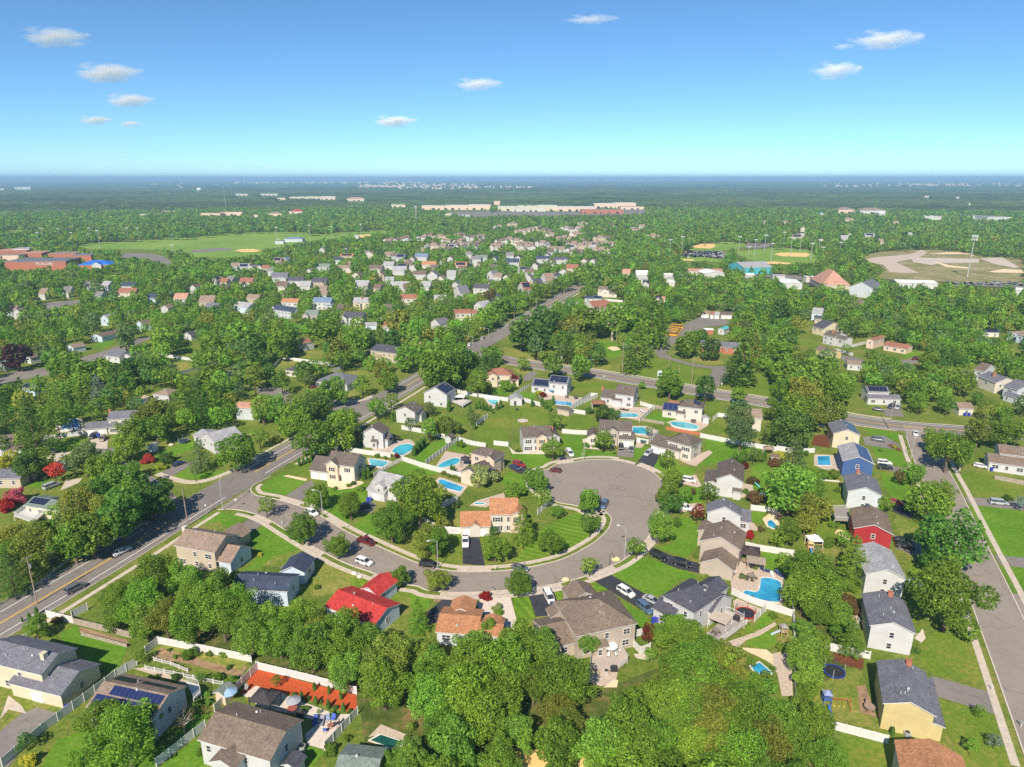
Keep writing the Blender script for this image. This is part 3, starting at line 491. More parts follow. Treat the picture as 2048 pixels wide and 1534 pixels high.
# --- far fields
FLD = [('sports_field', 'field', 'F', 150, 489, 240, 482, 380, 475, 480, 466, 560, 463, 640, 468, 770, 459, 776, 466, 700, 474, 620, 484, 590, 490, 520, 500, 440, 506, 380, 506, 330, 500, 240, 498, 170, 498),
       ('sports_field', 'field', 'E3', 0, 350, 100, 370, 430, 360, 640, 350, 600, 390, 400, 410, 0, 400), ('infield', 'infield', 'E3', 380, 348, 430, 335, 540, 333, 610, 345, 560, 358, 450, 360),
       ('infield', 'infield', 'E3', 1430, 215, 1540, 208, 1555, 222, 1460, 240, 1430, 232), ('tennis_court', 'asphalt_main', 'E3', 0, 345, 240, 325, 350, 330, 350, 343, 20, 365),
       ('parking_lot', 'asphalt_main', 'E2', 1150, 345, 1250, 320, 1480, 330, 1600, 360, 1690, 420, 1660, 450, 1420, 380, 1200, 370), ('parking_lot', 'asphalt_old', 'E2', 390, 830, 480, 805, 800, 780, 790, 810, 560, 870, 420, 865),
       ('sports_field', 'field', 'E5', 960, 300, 1060, 290, 1350, 262, 1660, 275, 1760, 330, 1720, 400, 1500, 415, 1190, 395, 1050, 350), ('infield', 'infield', 'E5', 1340, 320, 1400, 305, 1650, 308, 1680, 325, 1640, 345, 1420, 340),
       ('sports_field', 'field', 'E5', 540, 285, 640, 240, 860, 205, 1040, 215, 1090, 240, 1000, 280, 850, 290), ('infield', 'infield', 'E5', 570, 250, 650, 225, 780, 222, 800, 245, 750, 268, 620, 262), ('sports_field', 'field', 'E5', 430, 360, 490, 330, 700, 345, 900, 380, 890, 400, 500, 385),
       ('infield', 'infield', 'E5', 1190, 396, 1350, 388, 1500, 405, 1480, 415, 1250, 410), ('parking_lot', 'asphalt_main', 'E5', 480, 310, 600, 290, 850, 290, 900, 320, 880, 365, 700, 345, 500, 325), ('parking_lot', 'asphalt_old', 'E5', 1070, 265, 1090, 215, 1310, 220, 1320, 250, 1200, 268),
       ('infield', 'infield', 'E5', 490, 368, 590, 370, 600, 385, 500, 380), ('sandy_lot', 'scrub', 'E6', 400, 900, 520, 840, 700, 820, 1000, 805, 1400, 820, 1580, 870, 1800, 880, 2048, 900, 2200, 1000, 2200, 1170, 1200, 1130, 560, 1095, 660, 1010, 560, 950),
       ('sandy_track', 'pavers', 'E6', 420, 910, 560, 880, 900, 850, 1020, 805, 1080, 830, 1000, 880, 760, 930, 1000, 1040, 700, 1030, 640, 960), ('sandy_track', 'concrete', 'E6', 900, 880, 1300, 890, 1600, 900, 1590, 935, 1200, 940, 1120, 960, 940, 930),
       ('sandy_track', 'sand', 'E6', 1110, 915, 1300, 960, 1500, 985, 1480, 995, 1270, 980), ('sandy_track', 'concrete', 'E6', 1600, 890, 1830, 885, 2000, 980, 1960, 990, 1750, 950), ('sandy_track', 'sand', 'E6', 1690, 1025, 1850, 1000, 2048, 1010, 2048, 1040, 1750, 1035),
       ('sandy_track', 'sand', 'E6', 1080, 845, 1300, 830, 1500, 840, 1560, 868, 1440, 850, 1200, 850), ('parking_lot', 'asphalt_old', 'E6', 1200, 1125, 1640, 1135, 2200, 1165, 2200, 1200, 1600, 1175), ('parking_lot', 'asphalt_main', 'E8', 720, 305, 990, 300, 1500, 310, 1900, 290, 1920, 320, 1500, 325, 900, 335),
       ('parking_lot', 'asphalt_dark', 'E5', 1610, 560, 1800, 555, 1790, 620, 1640, 625), ('parking_lot', 'asphalt_old', 'E5', 440, 480, 700, 520, 1200, 520, 1600, 520, 1600, 570, 1300, 540, 600, 510), ('field_strip', 'field', 'E7', 0, 418, 180, 408, 175, 416, 20, 440), ('river', 'pool_cover', 'E8', 760, 165, 860, 140, 1050, 128, 1500, 135, 1500, 150, 1250, 165, 900, 172)]
for k, d in enumerate(FLD):
    if d[0] == 'river': continue
    sheet(d[0], gl(*d[2:]), 0.05 + 0.03 * k, d[1], guard=True)
# ================================================================== builders
C = {'W': (0.54, 0.54, 0.54), 'WC': (0.60, 0.56, 0.48), 'CR': (0.62, 0.54, 0.39), 'BG': (0.50, 0.42, 0.32), 'TP': (0.44, 0.375, 0.31), 'GY': (0.50, 0.53, 0.56), 'LB': (0.52, 0.62, 0.72),
     'YL': (0.56, 0.46, 0.22), 'RD': (0.36, 0.03, 0.035), 'BL': (0.06, 0.12, 0.29), 'PB': (0.70, 0.52, 0.40), 'BR': (0.42, 0.15, 0.09), 'WB': (0.54, 0.58, 0.61), 'TQ': (0.08, 0.42, 0.50),
     'rg': (0.20, 0.19, 0.195), 'rl': (0.34, 0.34, 0.35), 'rd': (0.085, 0.085, 0.105), 'rb': (0.165, 0.125, 0.10), 'rt': (0.27, 0.20, 0.155), 'ro': (0.43, 0.205, 0.105), 'rr': (0.46, 0.05, 0.045),
     'rk': (0.135, 0.11, 0.095), 'rm': (0.30, 0.135, 0.09), 'rgr': (0.19, 0.23, 0.20), 'rn': (0.055, 0.07, 0.11), 'rbl': (0.16, 0.22, 0.32), 'rw': (0.72, 0.72, 0.70), 'rbb': (0.03, 0.16, 0.60), 'rsl': (0.16, 0.16, 0.185), 'rbn': (0.20, 0.153, 0.118), 'rpk': (0.46, 0.25, 0.18)}
IN = 0.35
_wm = {}
def win_mesh(w_, h_, shut):
    k = (round(w_, 1), round(h_, 1), shut)
    if k in _wm: return _wm[k]
    a = MB(); a.box(-w_ / 2 + .05, -.03, .05, w_ / 2 - .05, .05, h_ - .05); pane = a.mesh("window_pane", [M["glass_dark"]])
    b = MB()
    for x0, z0, x1, z1 in ((-w_ / 2 - .08, -.1, w_ / 2 + .08, .05), (-w_ / 2 - .08, h_ - .05, w_ / 2 + .08, h_ + .1), (-w_ / 2 - .08, .05, -w_ / 2 + .05, h_ - .05), (w_ / 2 - .05, .05, w_ / 2 + .08, h_ - .05), (-w_ / 2 + .05, h_ / 2 - .04, w_ / 2 - .05, h_ / 2 + .04)):
        b.box(x0, -.07, z0, x1, .04, z1)
    if w_ > 1.3: b.box(-.05, -.072, .05, .05, .04, h_ - .05)
    fr = b.mesh("window_frame", [M["trim"]]); sm = None
    if shut:
        s_ = MB(); s_.box(-.21, -.06, -.03, .21, .04, h_ + .03); sm = s_.mesh("shutter", [M["black_metal"]])
    _wm[k] = (pane, fr, sm); return _wm[k]
_dm = {}
def door_mesh(w_, h_):
    k = (w_, h_)
    if k not in _dm:
        a = MB(); a.box(-w_ / 2, -.05, 0, w_ / 2, .04, h_)
        nx = 4 if w_ > 2 else 2
        for i in range(nx):
            for j in range(4):
                x = -w_ / 2 + (i + .5) * w_ / nx; z = (j + .5) * h_ / 4
                a.box(x - w_ / nx * .4, -.075, z - h_ / 4 * .36, x + w_ / nx * .4, -.05, z + h_ / 4 * .36)
        _dm[k] = a.mesh("door_panel", [M["paint"]])
    return _dm[k]
def wing(root, x0, y0, L, D, he, ridge, pitch, wc, rc, wins='SEW', z0=0.0, detail=2, shut=False, garage=0, door=None, roof_mat='shingle'):
    """walls, roof and openings of one block; the roof outline is x0..x0+L, y0..y0+D at eave height he"""
    T = 0.18; i = IN
    if ridge == 'x': rz_ = he + pitch * D / 2; hf = lambda x, y: he + pitch * min(y, D - y)
    elif ridge == 'y': rz_ = he + pitch * L / 2; hf = lambda x, y: he + pitch * min(x, L - x)
    elif ridge == 'hip': rz_ = he + pitch * min(L, D) / 2; hf = lambda x, y: he + pitch * min(x, L - x, y, D - y)
    elif ridge == 'shed': rz_ = he + pitch * D; hf = lambda x, y: he + pitch * y
    else: rz_ = he + .05; hf = lambda x, y: he + .02
    # walls
    wl = MB(); xa, xb, ya, yb = i, L - i, i, D - i; e = T + .02
    c = [(xa, ya), (xb, ya), (xb, yb), (xa, yb)]
    top = [hf(*p) - e for p in c]
    apex = {'x': {1: (xb, D / 2), 3: (xa, D / 2)}, 'y': {0: (L / 2, ya), 2: (L / 2, yb)}}.get(ridge, {})
    for k in range(4):
        p, q = c[k], c[(k + 1) % 4]
        f = [(p[0], p[1], z0), (q[0], q[1], z0), (q[0], q[1], top[(k + 1) % 4])]
        if k in apex: f.append((apex[k][0], apex[k][1], rz_ - e))
        f.append((p[0], p[1], top[k])); wl.face(f)
    if z0 > 0: wl.face([(p[0], p[1], z0) for p in c][::-1])
    wo_ = wl.obj("wall", M["siding"], root, (x0, y0, 0), 0, wc)
    # roof
    rf = MB()
    if ridge == 'x': tops = [[(0, 0, he), (L, 0, he), (L, D / 2, rz_), (0, D / 2, rz_)], [(0, D / 2, rz_), (L, D / 2, rz_), (L, D, he), (0, D, he)]]
    elif ridge == 'y': tops = [[(0, 0, he), (L / 2, 0, rz_), (L / 2, D, rz_), (0, D, he)], [(L / 2, 0, rz_), (L, 0, he), (L, D, he), (L / 2, D, rz_)]]
    elif ridge == 'hip':
        m_ = min(L, D) / 2; a_, b_ = ((m_, D / 2, rz_), (L - m_, D / 2, rz_)) if L >= D else ((L / 2, m_, rz_), (L / 2, D - m_, rz_))
        o = [(0, 0, he), (L, 0, he), (L, D, he), (0, D, he)]
        if L >= D: tops = [[o[0], o[1], b_, a_], [o[1], o[2], b_], [o[2], o[3], a_, b_], [o[3], o[0], a_]]
        else: tops = [[o[0], o[1], a_], [o[1], o[2], b_, a_], [o[2], o[3], b_], [o[3], o[0], a_, b_]]
        tops = [[p for k, p in enumerate(t) if t.index(p) == k] for t in tops]
    elif ridge == 'shed': tops = [[(0, 0, he), (L, 0, he), (L, D, rz_), (0, D, rz_)]]
    else: tops = [[(0, 0, rz_), (L, 0, rz_), (L, D, rz_), (0, D, rz_)]]
    for t in tops:
        rf.face(t, 0)
        if detail: rf.face([(p[0], p[1], p[2] - T) for p in t][::-1], 1)
    # fascia around the outline
    bd = [(0, 0, he)]
    if ridge == 'y': bd.append((L / 2, 0, rz_))
    bd.append((L, 0, he))
    if ridge == 'x': bd.append((L, D / 2, rz_))
    bd.append((L, D, he if ridge != 'shed' else rz_))
    if ridge == 'y': bd.append((L / 2, D, rz_))
    bd.append((0, D, he if ridge != 'shed' else rz_))
    if ridge == 'x': bd.append((0, D / 2, rz_))
    if ridge == 'flat': bd = [(p[0], p[1], rz_) for p in bd]
    for k in range(len(bd)):
        p, q = bd[k], bd[(k + 1) % len(bd)]
        rf.face([(p[0], p[1], p[2] - T), (q[0], q[1], q[2] - T), q, p], 1)
    ro = rf.obj("roof", [M[roof_mat], M["trim"]], root, (x0, y0, 0), 0, rc)
    # openings
    def put(face, t, z, mesh, nm, color=None):
        loc = {'S': (x0 + t, y0 + i - .01, z), 'N': (x0 + t, y0 + D - i + .01, z), 'W': (x0 + i - .01, y0 + t, z), 'E': (x0 + L - i + .01, y0 + t, z)}[face]
        return link(nm, mesh, root, loc, {'S': 0, 'N': math.pi, 'W': -math.pi / 2, 'E': math.pi / 2}[face], color)
    if detail >= 2:
        two = he > 4.7
        for fc in wins:
            Lf = (L if fc in 'SN' else D) - 2 * i; gable = (fc in 'SN') == (ridge == 'y')
            n = max(1, int(Lf / (4.6 if gable else 3.4)))
            for st in ([he - 2.25, he - 4.9] if two else [max(z0 + .9, he - 2.1)]):
                if st < z0 + .4: continue
                for k in range(n):
                    if garage and fc == 'S' and st < 2.0: continue
                    if rnd.random() < .12: continue
                    w_ = rnd.choice((0.9, 0.9, 1.5, 1.8)) if not gable else 0.9
                    mp, mf, ms = win_mesh(w_, 1.3, shut)
                    t = i + Lf * (k + .5) / n + rnd.uniform(-.2, .2)
                    wp = put(fc, t, st, mp, "window"); link("frame", mf, wp)
                    if ms: link("shutter", ms, wp, (-w_ / 2 - .34, 0, 0)); link("shutter", ms, wp, (w_ / 2 + .34, 0, 0))
        for k in range(garage):
            put('S', i + (L - 2 * i) * (k + .5) / garage, z0, door_mesh(min(2.6, (L - 2 * i) / garage - .3), 2.1), "garage_door", (0.8, 0.8, 0.8))
        if door is not None:
            put('S', door, z0, door_mesh(0.95, 2.05), "front_door", rnd.choice(((.25, .03, .02), (.05, .05, .06), (.5, .5, .5))))
    return wo_, ro, hf, rz_
def chimney(roof, x, y, top, w_=0.9, brickc=(0.45, 0.16, 0.10), z0=0):
    a = MB(); a.box(x - w_ / 2, y - w_ / 2, z0, x + w_ / 2, y + w_ / 2, top); a.box(x - w_ / 2 - .08, y - w_ / 2 - .08, top, x + w_ / 2 + .08, y + w_ / 2 + .08, top + .12)
    return a.obj("chimney", M["paint"], roof, color=brickc)
def vents(roof, hf, L, D, n=2):
    for k in range(n):
        x, y = rnd.uniform(.25, .75) * L, rnd.uniform(.12, .88) * D; z = hf(x, y); a = MB()
        if k == 0: a.lathe([(.05, z - .1), (.28, z - .05), (.28, z + .2), (.15, z + .3)], 8, (x, y)); a.obj("roof_vent", M["pole_metal"], roof, smooth=False)
        else: a.tube([(x, y, z - .2), (x, y, z + .55)], .07, 6); a.obj("vent_pipe", M["trim"], roof)
def solar(roof, side, u0, u1, v0, v1, L, D, he, pitch, mat='solar', nu=6, nv=3):
    """grid of dark panels lying on one slope; u along the eave, v up the slope (fractions)"""
    half = (D if side in 'SN' else L) / 2; W_ = L if side in 'SN' else D
    mb_ = MB()
    for a_ in range(nu):
        for b_ in range(nv):
            ua, ub = u0 + (u1 - u0) * (a_ + .03) / nu, u0 + (u1 - u0) * (a_ + .97) / nu
            va, vb = v0 + (v1 - v0) * (b_ + .03) / nv, v0 + (v1 - v0) * (b_ + .97) / nv
            def P(u, v):
                d = v * half; z = he + pitch * d + .12
                return {'S': (u * W_, d, z), 'N': (W_ - u * W_, D - d, z), 'W': (d, W_ - u * W_, z), 'E': (L - d, u * W_, z)}[side]
            mb_.face([P(ua, va), P(ub, va), P(ub, vb), P(ua, vb)])
    fr = [P(u0, v0), P(u1, v0), P(u1, v1), P(u0, v1)]
    mb_.face([(p[0], p[1], p[2] - .03) for p in fr], 1)
    mb_.obj("solar_panels", [M[mat], M["chrome"]], roof)
HOUSES = []
LAND = []         # landmarks used to tell look-alikes apart
def house(label, tg, A, B, Cc, he, ridge, pitch, wc, rc, extra=(), cat="house", name="house", land=None, detail=2, wins='SEW', garage=0, door=None, shut=False, guard=True, ang=None, vt=2, sol=(), chim=None, L_=None):
    a, b = g(tg, *A, z=he), g(tg, *B, z=he)
    d = b - a; th = math.atan2(d.y, d.x) if ang is None else R(ang)
    ex, ey = Vector((math.cos(th), math.sin(th), 0)), Vector((-math.sin(th), math.cos(th), 0))
    L = L_ or max(d.dot(ex), 3.0)
    if isinstance(Cc, tuple): D = (g(tg, *Cc, z=he) - b).dot(ey)
    else: D = Cc
    o = Vector((a.x, a.y, 0))
    if D < 0: o = o + ey * D; D = -D
    D = max(D, 3.0)
    root = empty(name, o, th); tag(root, label, cat, "houses of the neighbourhood" if cat == "house" else None)
    wo_, ro, hf, rz_ = wing(root, 0, 0, L, D, he, ridge, pitch, C[wc], C[rc], wins, detail=detail, shut=shut, garage=garage, door=door)
    if vt and detail >= 2: vents(ro, hf, L, D, vt)
    for s_ in sol: solar(ro, s_[0], *s_[1:5], L, D, he, pitch, *(s_[5:]))
    if chim: chimney(ro, chim[0] * L, chim[1] * D, rz_ + (chim[2] if len(chim) > 2 else .9), brickc=C[chim[3]] if len(chim) > 3 else C['BR'])
    boxes = [(0, 0, L, D, he, rz_)]
    for e in extra:
        e = dict(e); k = e.pop('k', 'l')
        if k == 'p':                      # measured corner on the photograph
            w0 = g(tg, *e.pop('P'), z=e['he']) - o; x0, y0 = w0.dot(ex), w0.dot(ey)
        else: x0, y0 = e.pop('x'), e.pop('y')
        if x0 < -50: x0 += 50 + L
        if y0 < -50: y0 += 50 + D
        sl = e.pop('sol', ()); ch = e.pop('chim', None)
        wc2, rc2 = C[e.pop('wc', wc)], C[e.pop('rc', rc)]
        w1, r1, hf1, rz1 = wing(root, x0, y0, e['L'], e['D'], e['he'], e.get('ridge', 'x'), e.get('pitch', .4), wc2, rc2, e.get('wins', 'S'), e.get('z0', 0), detail, shut, e.get('garage', 0), e.get('door'))
        for s_ in sl: solar(r1, s_[0], *s_[1:5], e['L'], e['D'], e['he'], e.get('pitch', .4), *(s_[5:]))
        if ch: chimney(r1, ch[0] * e['L'], ch[1] * e['D'], rz1 + 1)
        boxes.append((x0, y0, e['L'], e['D'], e['he'], rz1))
    if guard:
        for (x0, y0, l_, d_, h_, z_) in boxes:
            P = [o + ex * (x0 + q * l_) + ey * (y0 + r_ * d_) for q, r_ in ((0, 0), (1, 0), (1, 1), (0, 1))]
            protect([(p.x, p.y, h_) for p in P]); f_ = .1 if 'school' in name else .4; protect([(P[0].x, P[0].y, h_ * f_), (P[1].x, P[1].y, h_ * f_), (P[1].x, P[1].y, h_), (P[0].x, P[0].y, h_)])
            m_ = [(P[0] + P[3]) / 2, (P[1] + P[2]) / 2]; protect([(P[0].x, P[0].y, h_), (P[1].x, P[1].y, h_), (m_[1].x, m_[1].y, z_), (m_[0].x, m_[0].y, z_)])
    cen = o + ex * L / 2 + ey * D / 2
    HOUSES.append((cen.x, cen.y, max(L, D) / 2 + 1, root))
    if land: LAND.append((land, cen.x, cen.y, root))
    return root, o, ex, ey, L, D
# ------------------------------------------------------------------ trees
def np_mesh(name, V, F, mat, islands=None, tint=None, mats=None, mi=None):
    me = bpy.data.meshes.new(name); n = len(V); k = F.shape[1]
    me.vertices.add(n); me.vertices.foreach_set("co", V.astype(np.float32).ravel())
    me.loops.add(F.size); me.loops.foreach_set("vertex_index", F.astype(np.int32).ravel())
    me.polygons.add(len(F)); me.polygons.foreach_set("loop_start", np.arange(0, F.size, k, dtype=np.int32))
    for m_ in (mats or [mat]): me.materials.append(m_)
    if mi is not None: me.polygons.foreach_set("material_index", mi.astype(np.int32))
    if tint is not None:
        a = me.color_attributes.new("tint", 'FLOAT_COLOR', 'POINT'); a.data.foreach_set("color", tint.astype(np.float32).ravel())
    me.update(calc_edges=True); return me
def unit(v): return v / (np.linalg.norm(v, axis=1, keepdims=True) + 1e-9)
def cards(P, N, size, rs, aspect=1.0):
    """leaf cards at points P facing roughly N"""
    n = len(P); t = unit(np.cross(N, rs.normal(size=(n, 3)))); b = np.cross(N, t)
    s = (size * rs.uniform(.6, 1.35, n))[:, None]
    t = t * s; b = b * s * aspect
    j = lambda: rs.uniform(.7, 1.25, (n, 1))
    V = np.stack([P - t * j() - b * .25, P - b * j() * .9 + t * .15, P + t * j() + b * .2, P + b * j() * .9 - t * .1], 1).reshape(-1, 3)
    return V, np.arange(n * 4).reshape(-1, 4)
def blob_points(rs, lobes, rad, n, up=.25):
    """points on the outer shell of a set of spheres"""
    w_ = rad ** 2; k = rs.choice(len(lobes), size=int(n * 2.2), p=w_ / w_.sum())
    d = unit(rs.normal(size=(len(k), 3))); P = lobes[k] + d * rad[k][:, None] * rs.uniform(.82, 1.06, (len(k), 1))
    D2 = ((P[:, None, :] - lobes[None]) ** 2).sum(2); inside = (D2 < (rad * .80)[None] ** 2).sum(1) > 0
    P, d = P[~inside][:n], d[~inside][:n]
    return P, d
def limb_mesh(mb_, H, zc, Rr, lobes, rs, k=6, trunk_r=.03):
    tr = trunk_r * H
    pts = [(0, 0, -.2), (0, 0, H * .16), (rs.normal() * .02 * H, rs.normal() * .02 * H, H * .36), (rs.normal() * .04 * H, rs.normal() * .04 * H, H * .62)]
    mb_.tube(pts, [tr * 1.3, tr, tr * .8, tr * .35], 7)
    idx = rs.choice(len(lobes), size=min(k, len(lobes)), replace=False)
    for i in idx:
        q = lobes[i]; s0 = Vector((0, 0, H * rs.uniform(.22, .45))); e = Vector(q)
        mid = s0.lerp(e, .5) + Vector((rs.normal() * .03 * H, rs.normal() * .03 * H, .03 * H)); mb_.tube([s0, mid, e], [tr * .55, tr * .35, tr * .1], 5)
TREEM = {}
def tree_mesh(kind, var, lod):
    key = (kind, var, lod)
    if key in TREEM: return TREEM[key]
    rs = np.random.RandomState(hash((kind, lod)) % 1 + var * 17 + {'b': 1, 'm': 2, 'a': 3, 'p': 4, 's': 5, 'c': 6, 'h': 7, 'o': 8, 'y': 9, 'd': 10}[kind] * 101)
    n = {0: 9000, 1: 3400, 2: 950}[lod]; ls = {0: .034, 1: .053, 2: .097}[lod]
    tb = MB()
    # everything is built at crown radius 1; H total height
    if kind in 'bmoh':
        H, zc, rv = {'b': (2.25, 1.22, .98), 'm': (2.15, 1.15, .95), 'o': (2.4, 1.4, .95), 'h': (1.2, .55, .6)}[kind]
        m = {'b': 46, 'm': 42, 'o': 52, 'h': 20}[kind]
        d = unit(rs.normal(size=(m * 2, 3))); d = d[d[:, 2] > -.75][:m]; rr = rs.uniform(.42, .97, (len(d), 1))
        lobes = d * rr * np.array([1, 1, rv]) + np.array([0, 0, zc]); rad = rs.uniform(.14, .31, len(d))
        lobes = np.vstack([lobes, [[0, 0, zc]], [[0, 0, zc + .3]]]); rad = np.append(rad, [.56, .42])
        if kind in 'mo':
            lobes[:, :2] *= (1 + .12 * np.sin(3 * np.arctan2(lobes[:, 1], lobes[:, 0]) + var))[:, None]
        P, N0 = blob_points(rs, lobes, rad, n)
        P = P + rs.normal(size=P.shape) * (.02 if kind != 'o' else .035)
        N = unit(N0 * .75 + rs.normal(size=N0.shape) * .5 + np.array([0, 0, .35]))
        V, F = cards(P, N, ls * (1.1 if kind == 'h' else 1), rs)
        limb_mesh(tb, H, zc, 1, lobes, rs, 7 if kind != 'h' else 3, .030 if kind != 'h' else .02)
    elif kind in 'ay':      # airy, light showing through
        H, zc, rv = (2.3, 1.3, 1.0) if kind == 'a' else (2.5, 1.5, 1.0); m = 34
        d = unit(rs.normal(size=(m * 2, 3))); d = d[d[:, 2] > -.7][:m]
        lobes = d * rs.uniform(.4, .9, (len(d), 1)) * np.array([1, 1, rv]) + np.array([0, 0, zc]); rad = rs.uniform(.14, .27, len(d))
        P, N0 = blob_points(rs, lobes, rad, int(n * .8)); P = P + rs.normal(size=P.shape) * .05
        V, F = cards(P, unit(N0 * .4 + rs.normal(size=N0.shape) * .7 + np.array([0, 0, .4])), ls * .9, rs)
        limb_mesh(tb, H, zc, 1, lobes, rs, 14, .026)
    elif kind in 'ps':      # p pine / hemlock with tiered boughs, s spruce
        H = 2.9 if kind == 'p' else 3.0
        Ps, Ns = [], []; tiers = 17 if kind == 's' else 13
        for t in range(tiers):
            f = t / (tiers - 1); z = H * (.10 + .88 * f); rr = (1 - f) ** (.85 if kind == 's' else .62) * (1.0 if t else .85) + .05
            nb = max(4, int((9 if kind == 's' else 8) * (1 - f * .6))); off_ = rs.uniform(0, 6.28)
            for b in range(nb):
                a = off_ + 2 * math.pi * b / nb + rs.normal() * .15; r1 = rr * rs.uniform(.8, 1.12); k_ = int(n / tiers / nb * (1.5 - f))
                u = rs.uniform(.1, 1, k_) ** .7; wd = .20 * r1 + .05
                x = u * r1; yy = rs.normal(size=k_) * wd * (1.1 - u) * 1.0; zz = z + (.10 if kind == 'p' else -.22) * u * r1 + rs.normal(size=k_) * .035 - abs(yy) * .3
                Ps.append(np.stack([x * math.cos(a) - yy * math.sin(a), x * math.sin(a) + yy * math.cos(a), zz], 1))
                Ns.append(unit(np.stack([np.full(k_, math.cos(a) * .35), np.full(k_, math.sin(a) * .35), np.full(k_, .8)], 1) + rs.normal(size=(k_, 3)) * .45))
        P, N = np.vstack(Ps), np.vstack(Ns); V, F = cards(P, N, ls * 1.0, rs, .6)
        tb.tube([(0, 0, -.2), (0, 0, H * .5), (0, 0, H * .97)], [.06, .045, .008], 7); zc = H * .45
    elif kind == 'c':       # columnar arborvitae
        H = 5.0; z = rs.uniform(.05, 1, n) ** .9; a = rs.uniform(0, 6.283, n); prof = np.sqrt(np.clip(np.sin(np.pi * (z * .86 + .13)), 0, 1)) * (1 - .25 * z) * (.93 + .12 * np.sin(a * 5 + z * 9)) * rs.uniform(.85, 1.03, n)
        P = np.stack([prof * np.cos(a), prof * np.sin(a), z * H], 1); N = unit(np.stack([np.cos(a), np.sin(a), np.full(n, .35)], 1) + rs.normal(size=(n, 3)) * .35)
        V, F = cards(P, N, ls * 2.6, rs, .8); tb.tube([(0, 0, -.2), (0, 0, H * .6)], [.12, .05], 6); zc = H / 2
    elif kind == 'd':       # dead or nearly bare
        H, zc = 2.4, 1.5; m = 26
        d = unit(rs.normal(size=(m * 2, 3))); d = d[d[:, 2] > -.2][:m]; lobes = d * rs.uniform(.6, 1, (len(d), 1)) + np.array([0, 0, zc]); rad = np.full(len(d), .12)
        P, N0 = blob_points(rs, lobes, rad, int(n * .12)); V, F = cards(P, unit(rs.normal(size=N0.shape)), ls * .8, rs)
        limb_mesh(tb, H, zc, 1, lobes, rs, 24, .03)
    crown = np_mesh("crown", V, F, M["leaves"]); trunk = tb.mesh("trunk", [M["bark_pale"] if kind in 'dy' else M["bark"]])
    TREEM[key] = (crown, trunk, H, zc); return TREEM[key]
TCOL = {'g': (0.197, 0.340, 0.042), 'G': (0.212, 0.377, 0.044), 'd': (0.119, 0.230, 0.045), 'o': (0.260, 0.323, 0.054), 'y': (0.493, 0.530, 0.067), 'l': (0.230, 0.408, 0.061), 'r': (0.230, 0.029, 0.021), 'R': (0.372, 0.029, 0.024),
        'p': (0.063, 0.032, 0.048), 'k': (0.497, 0.132, 0.215), 'c': (0.513, 0.083, 0.066), 'b': (0.196, 0.287, 0.276), 'n': (0.194, 0.125, 0.053), 'w': (0.30, 0.38, 0.16), 's': (0.188, 0.284, 0.106), 'v': (0.121, 0.266, 0.041)}
LOOK = {'g': 'green', 'G': 'bright green', 'd': 'dark green', 'o': 'olive green', 'y': 'yellow green', 'l': 'light green', 'r': 'wine red', 'R': 'crimson', 'p': 'dark purple', 'k': 'pink flowering', 'c': 'coral red flowering', 'b': 'silvery blue', 'n': 'brownish', 'w': 'white flowering', 's': 'grey green', 'v': 'deep green'}
KN = {'b': ('leafy_tree', 'round leafy tree', 'tree'), 'm': ('leafy_tree', 'broad tree', 'tree'), 'o': ('oak_tree', 'tall oak', 'tree'), 'h': ('shrub', 'rounded shrub', 'shrub'), 'a': ('leafy_tree', 'airy tree', 'tree'), 'y': ('leafy_tree', 'open tree with pale limbs', 'tree'),
      'p': ('pine_tree', 'layered pine', 'tree'), 's': ('spruce_tree', 'pointed spruce', 'tree'), 'c': ('arborvitae', 'slim evergreen', 'evergreen'), 'd': ('bare_tree', 'nearly bare tree with pale branches', 'tree')}
KH = {'b': (2.25, 1.22), 'm': (2.15, 1.15), 'o': (2.4, 1.4), 'h': (1.2, .55), 'a': (2.3, 1.3), 'y': (2.5, 1.5), 'p': (2.9, 1.3), 's': (3.0, 1.35), 'c': (5.0, 2.5), 'd': (2.4, 1.5)}
TREES = []      # (x, y, R, kind, colour)
def tree_px(tg, x, y, r_, kind, colr):
    u, v = px(tg, x, y); rp = r_ / CROP[tg][2] * (.42 if kind == 'c' else 1); zc = 5.0; Rr = 4
    for _ in range(6):
        p = at(u, v, zc); d = proj(p)[2]; Rr = rp * d / FPX; zc = KH[kind][1] * Rr
    p = at(u, v, zc)
    TREES.append((p.x, p.y, Rr, kind, colr))
def put_tree(x, y, Rr, kind, colr, group=None):
    dist = math.hypot(x, y); lod = 0 if dist < 185 and Rr > 1.6 else (1 if dist < 330 else 2)
    var = rnd.randrange(5 if kind in 'bmo' else 3)
    crown, trunk, H, zc = tree_mesh(kind, var, lod)
    nm, desc, cat = KN[kind]
    root = empty(nm, (x, y, 0), rnd.uniform(0, 6.28), Rr)
    root.scale = (Rr * rnd.uniform(.93, 1.07), Rr * rnd.uniform(.93, 1.07), Rr * rnd.uniform(.92, 1.1))
    c = TCOL[colr]; q = rnd.uniform(.82, 1.2); h_ = rnd.uniform(.9, 1.15)
    link("crown" if kind != 'h' else "foliage", crown, root, color=(c[0] * q * h_, c[1] * q, c[2] * q))
    link("trunk" if kind != 'h' else "stem", trunk, root)
    size = '' if kind in 'hc' else ('huge ' if Rr > 6.3 else 'large ' if Rr > 4.6 else 'small ' if Rr < 2.4 else '')
    root["_look"] = f"{size}{LOOK[colr]} {desc}"
    tag(root, root["_look"], cat, group or ("shrubs in the gardens" if kind == 'h' else "slim evergreens in the gardens" if kind == 'c' else "trees of the neighbourhood"))
    return root
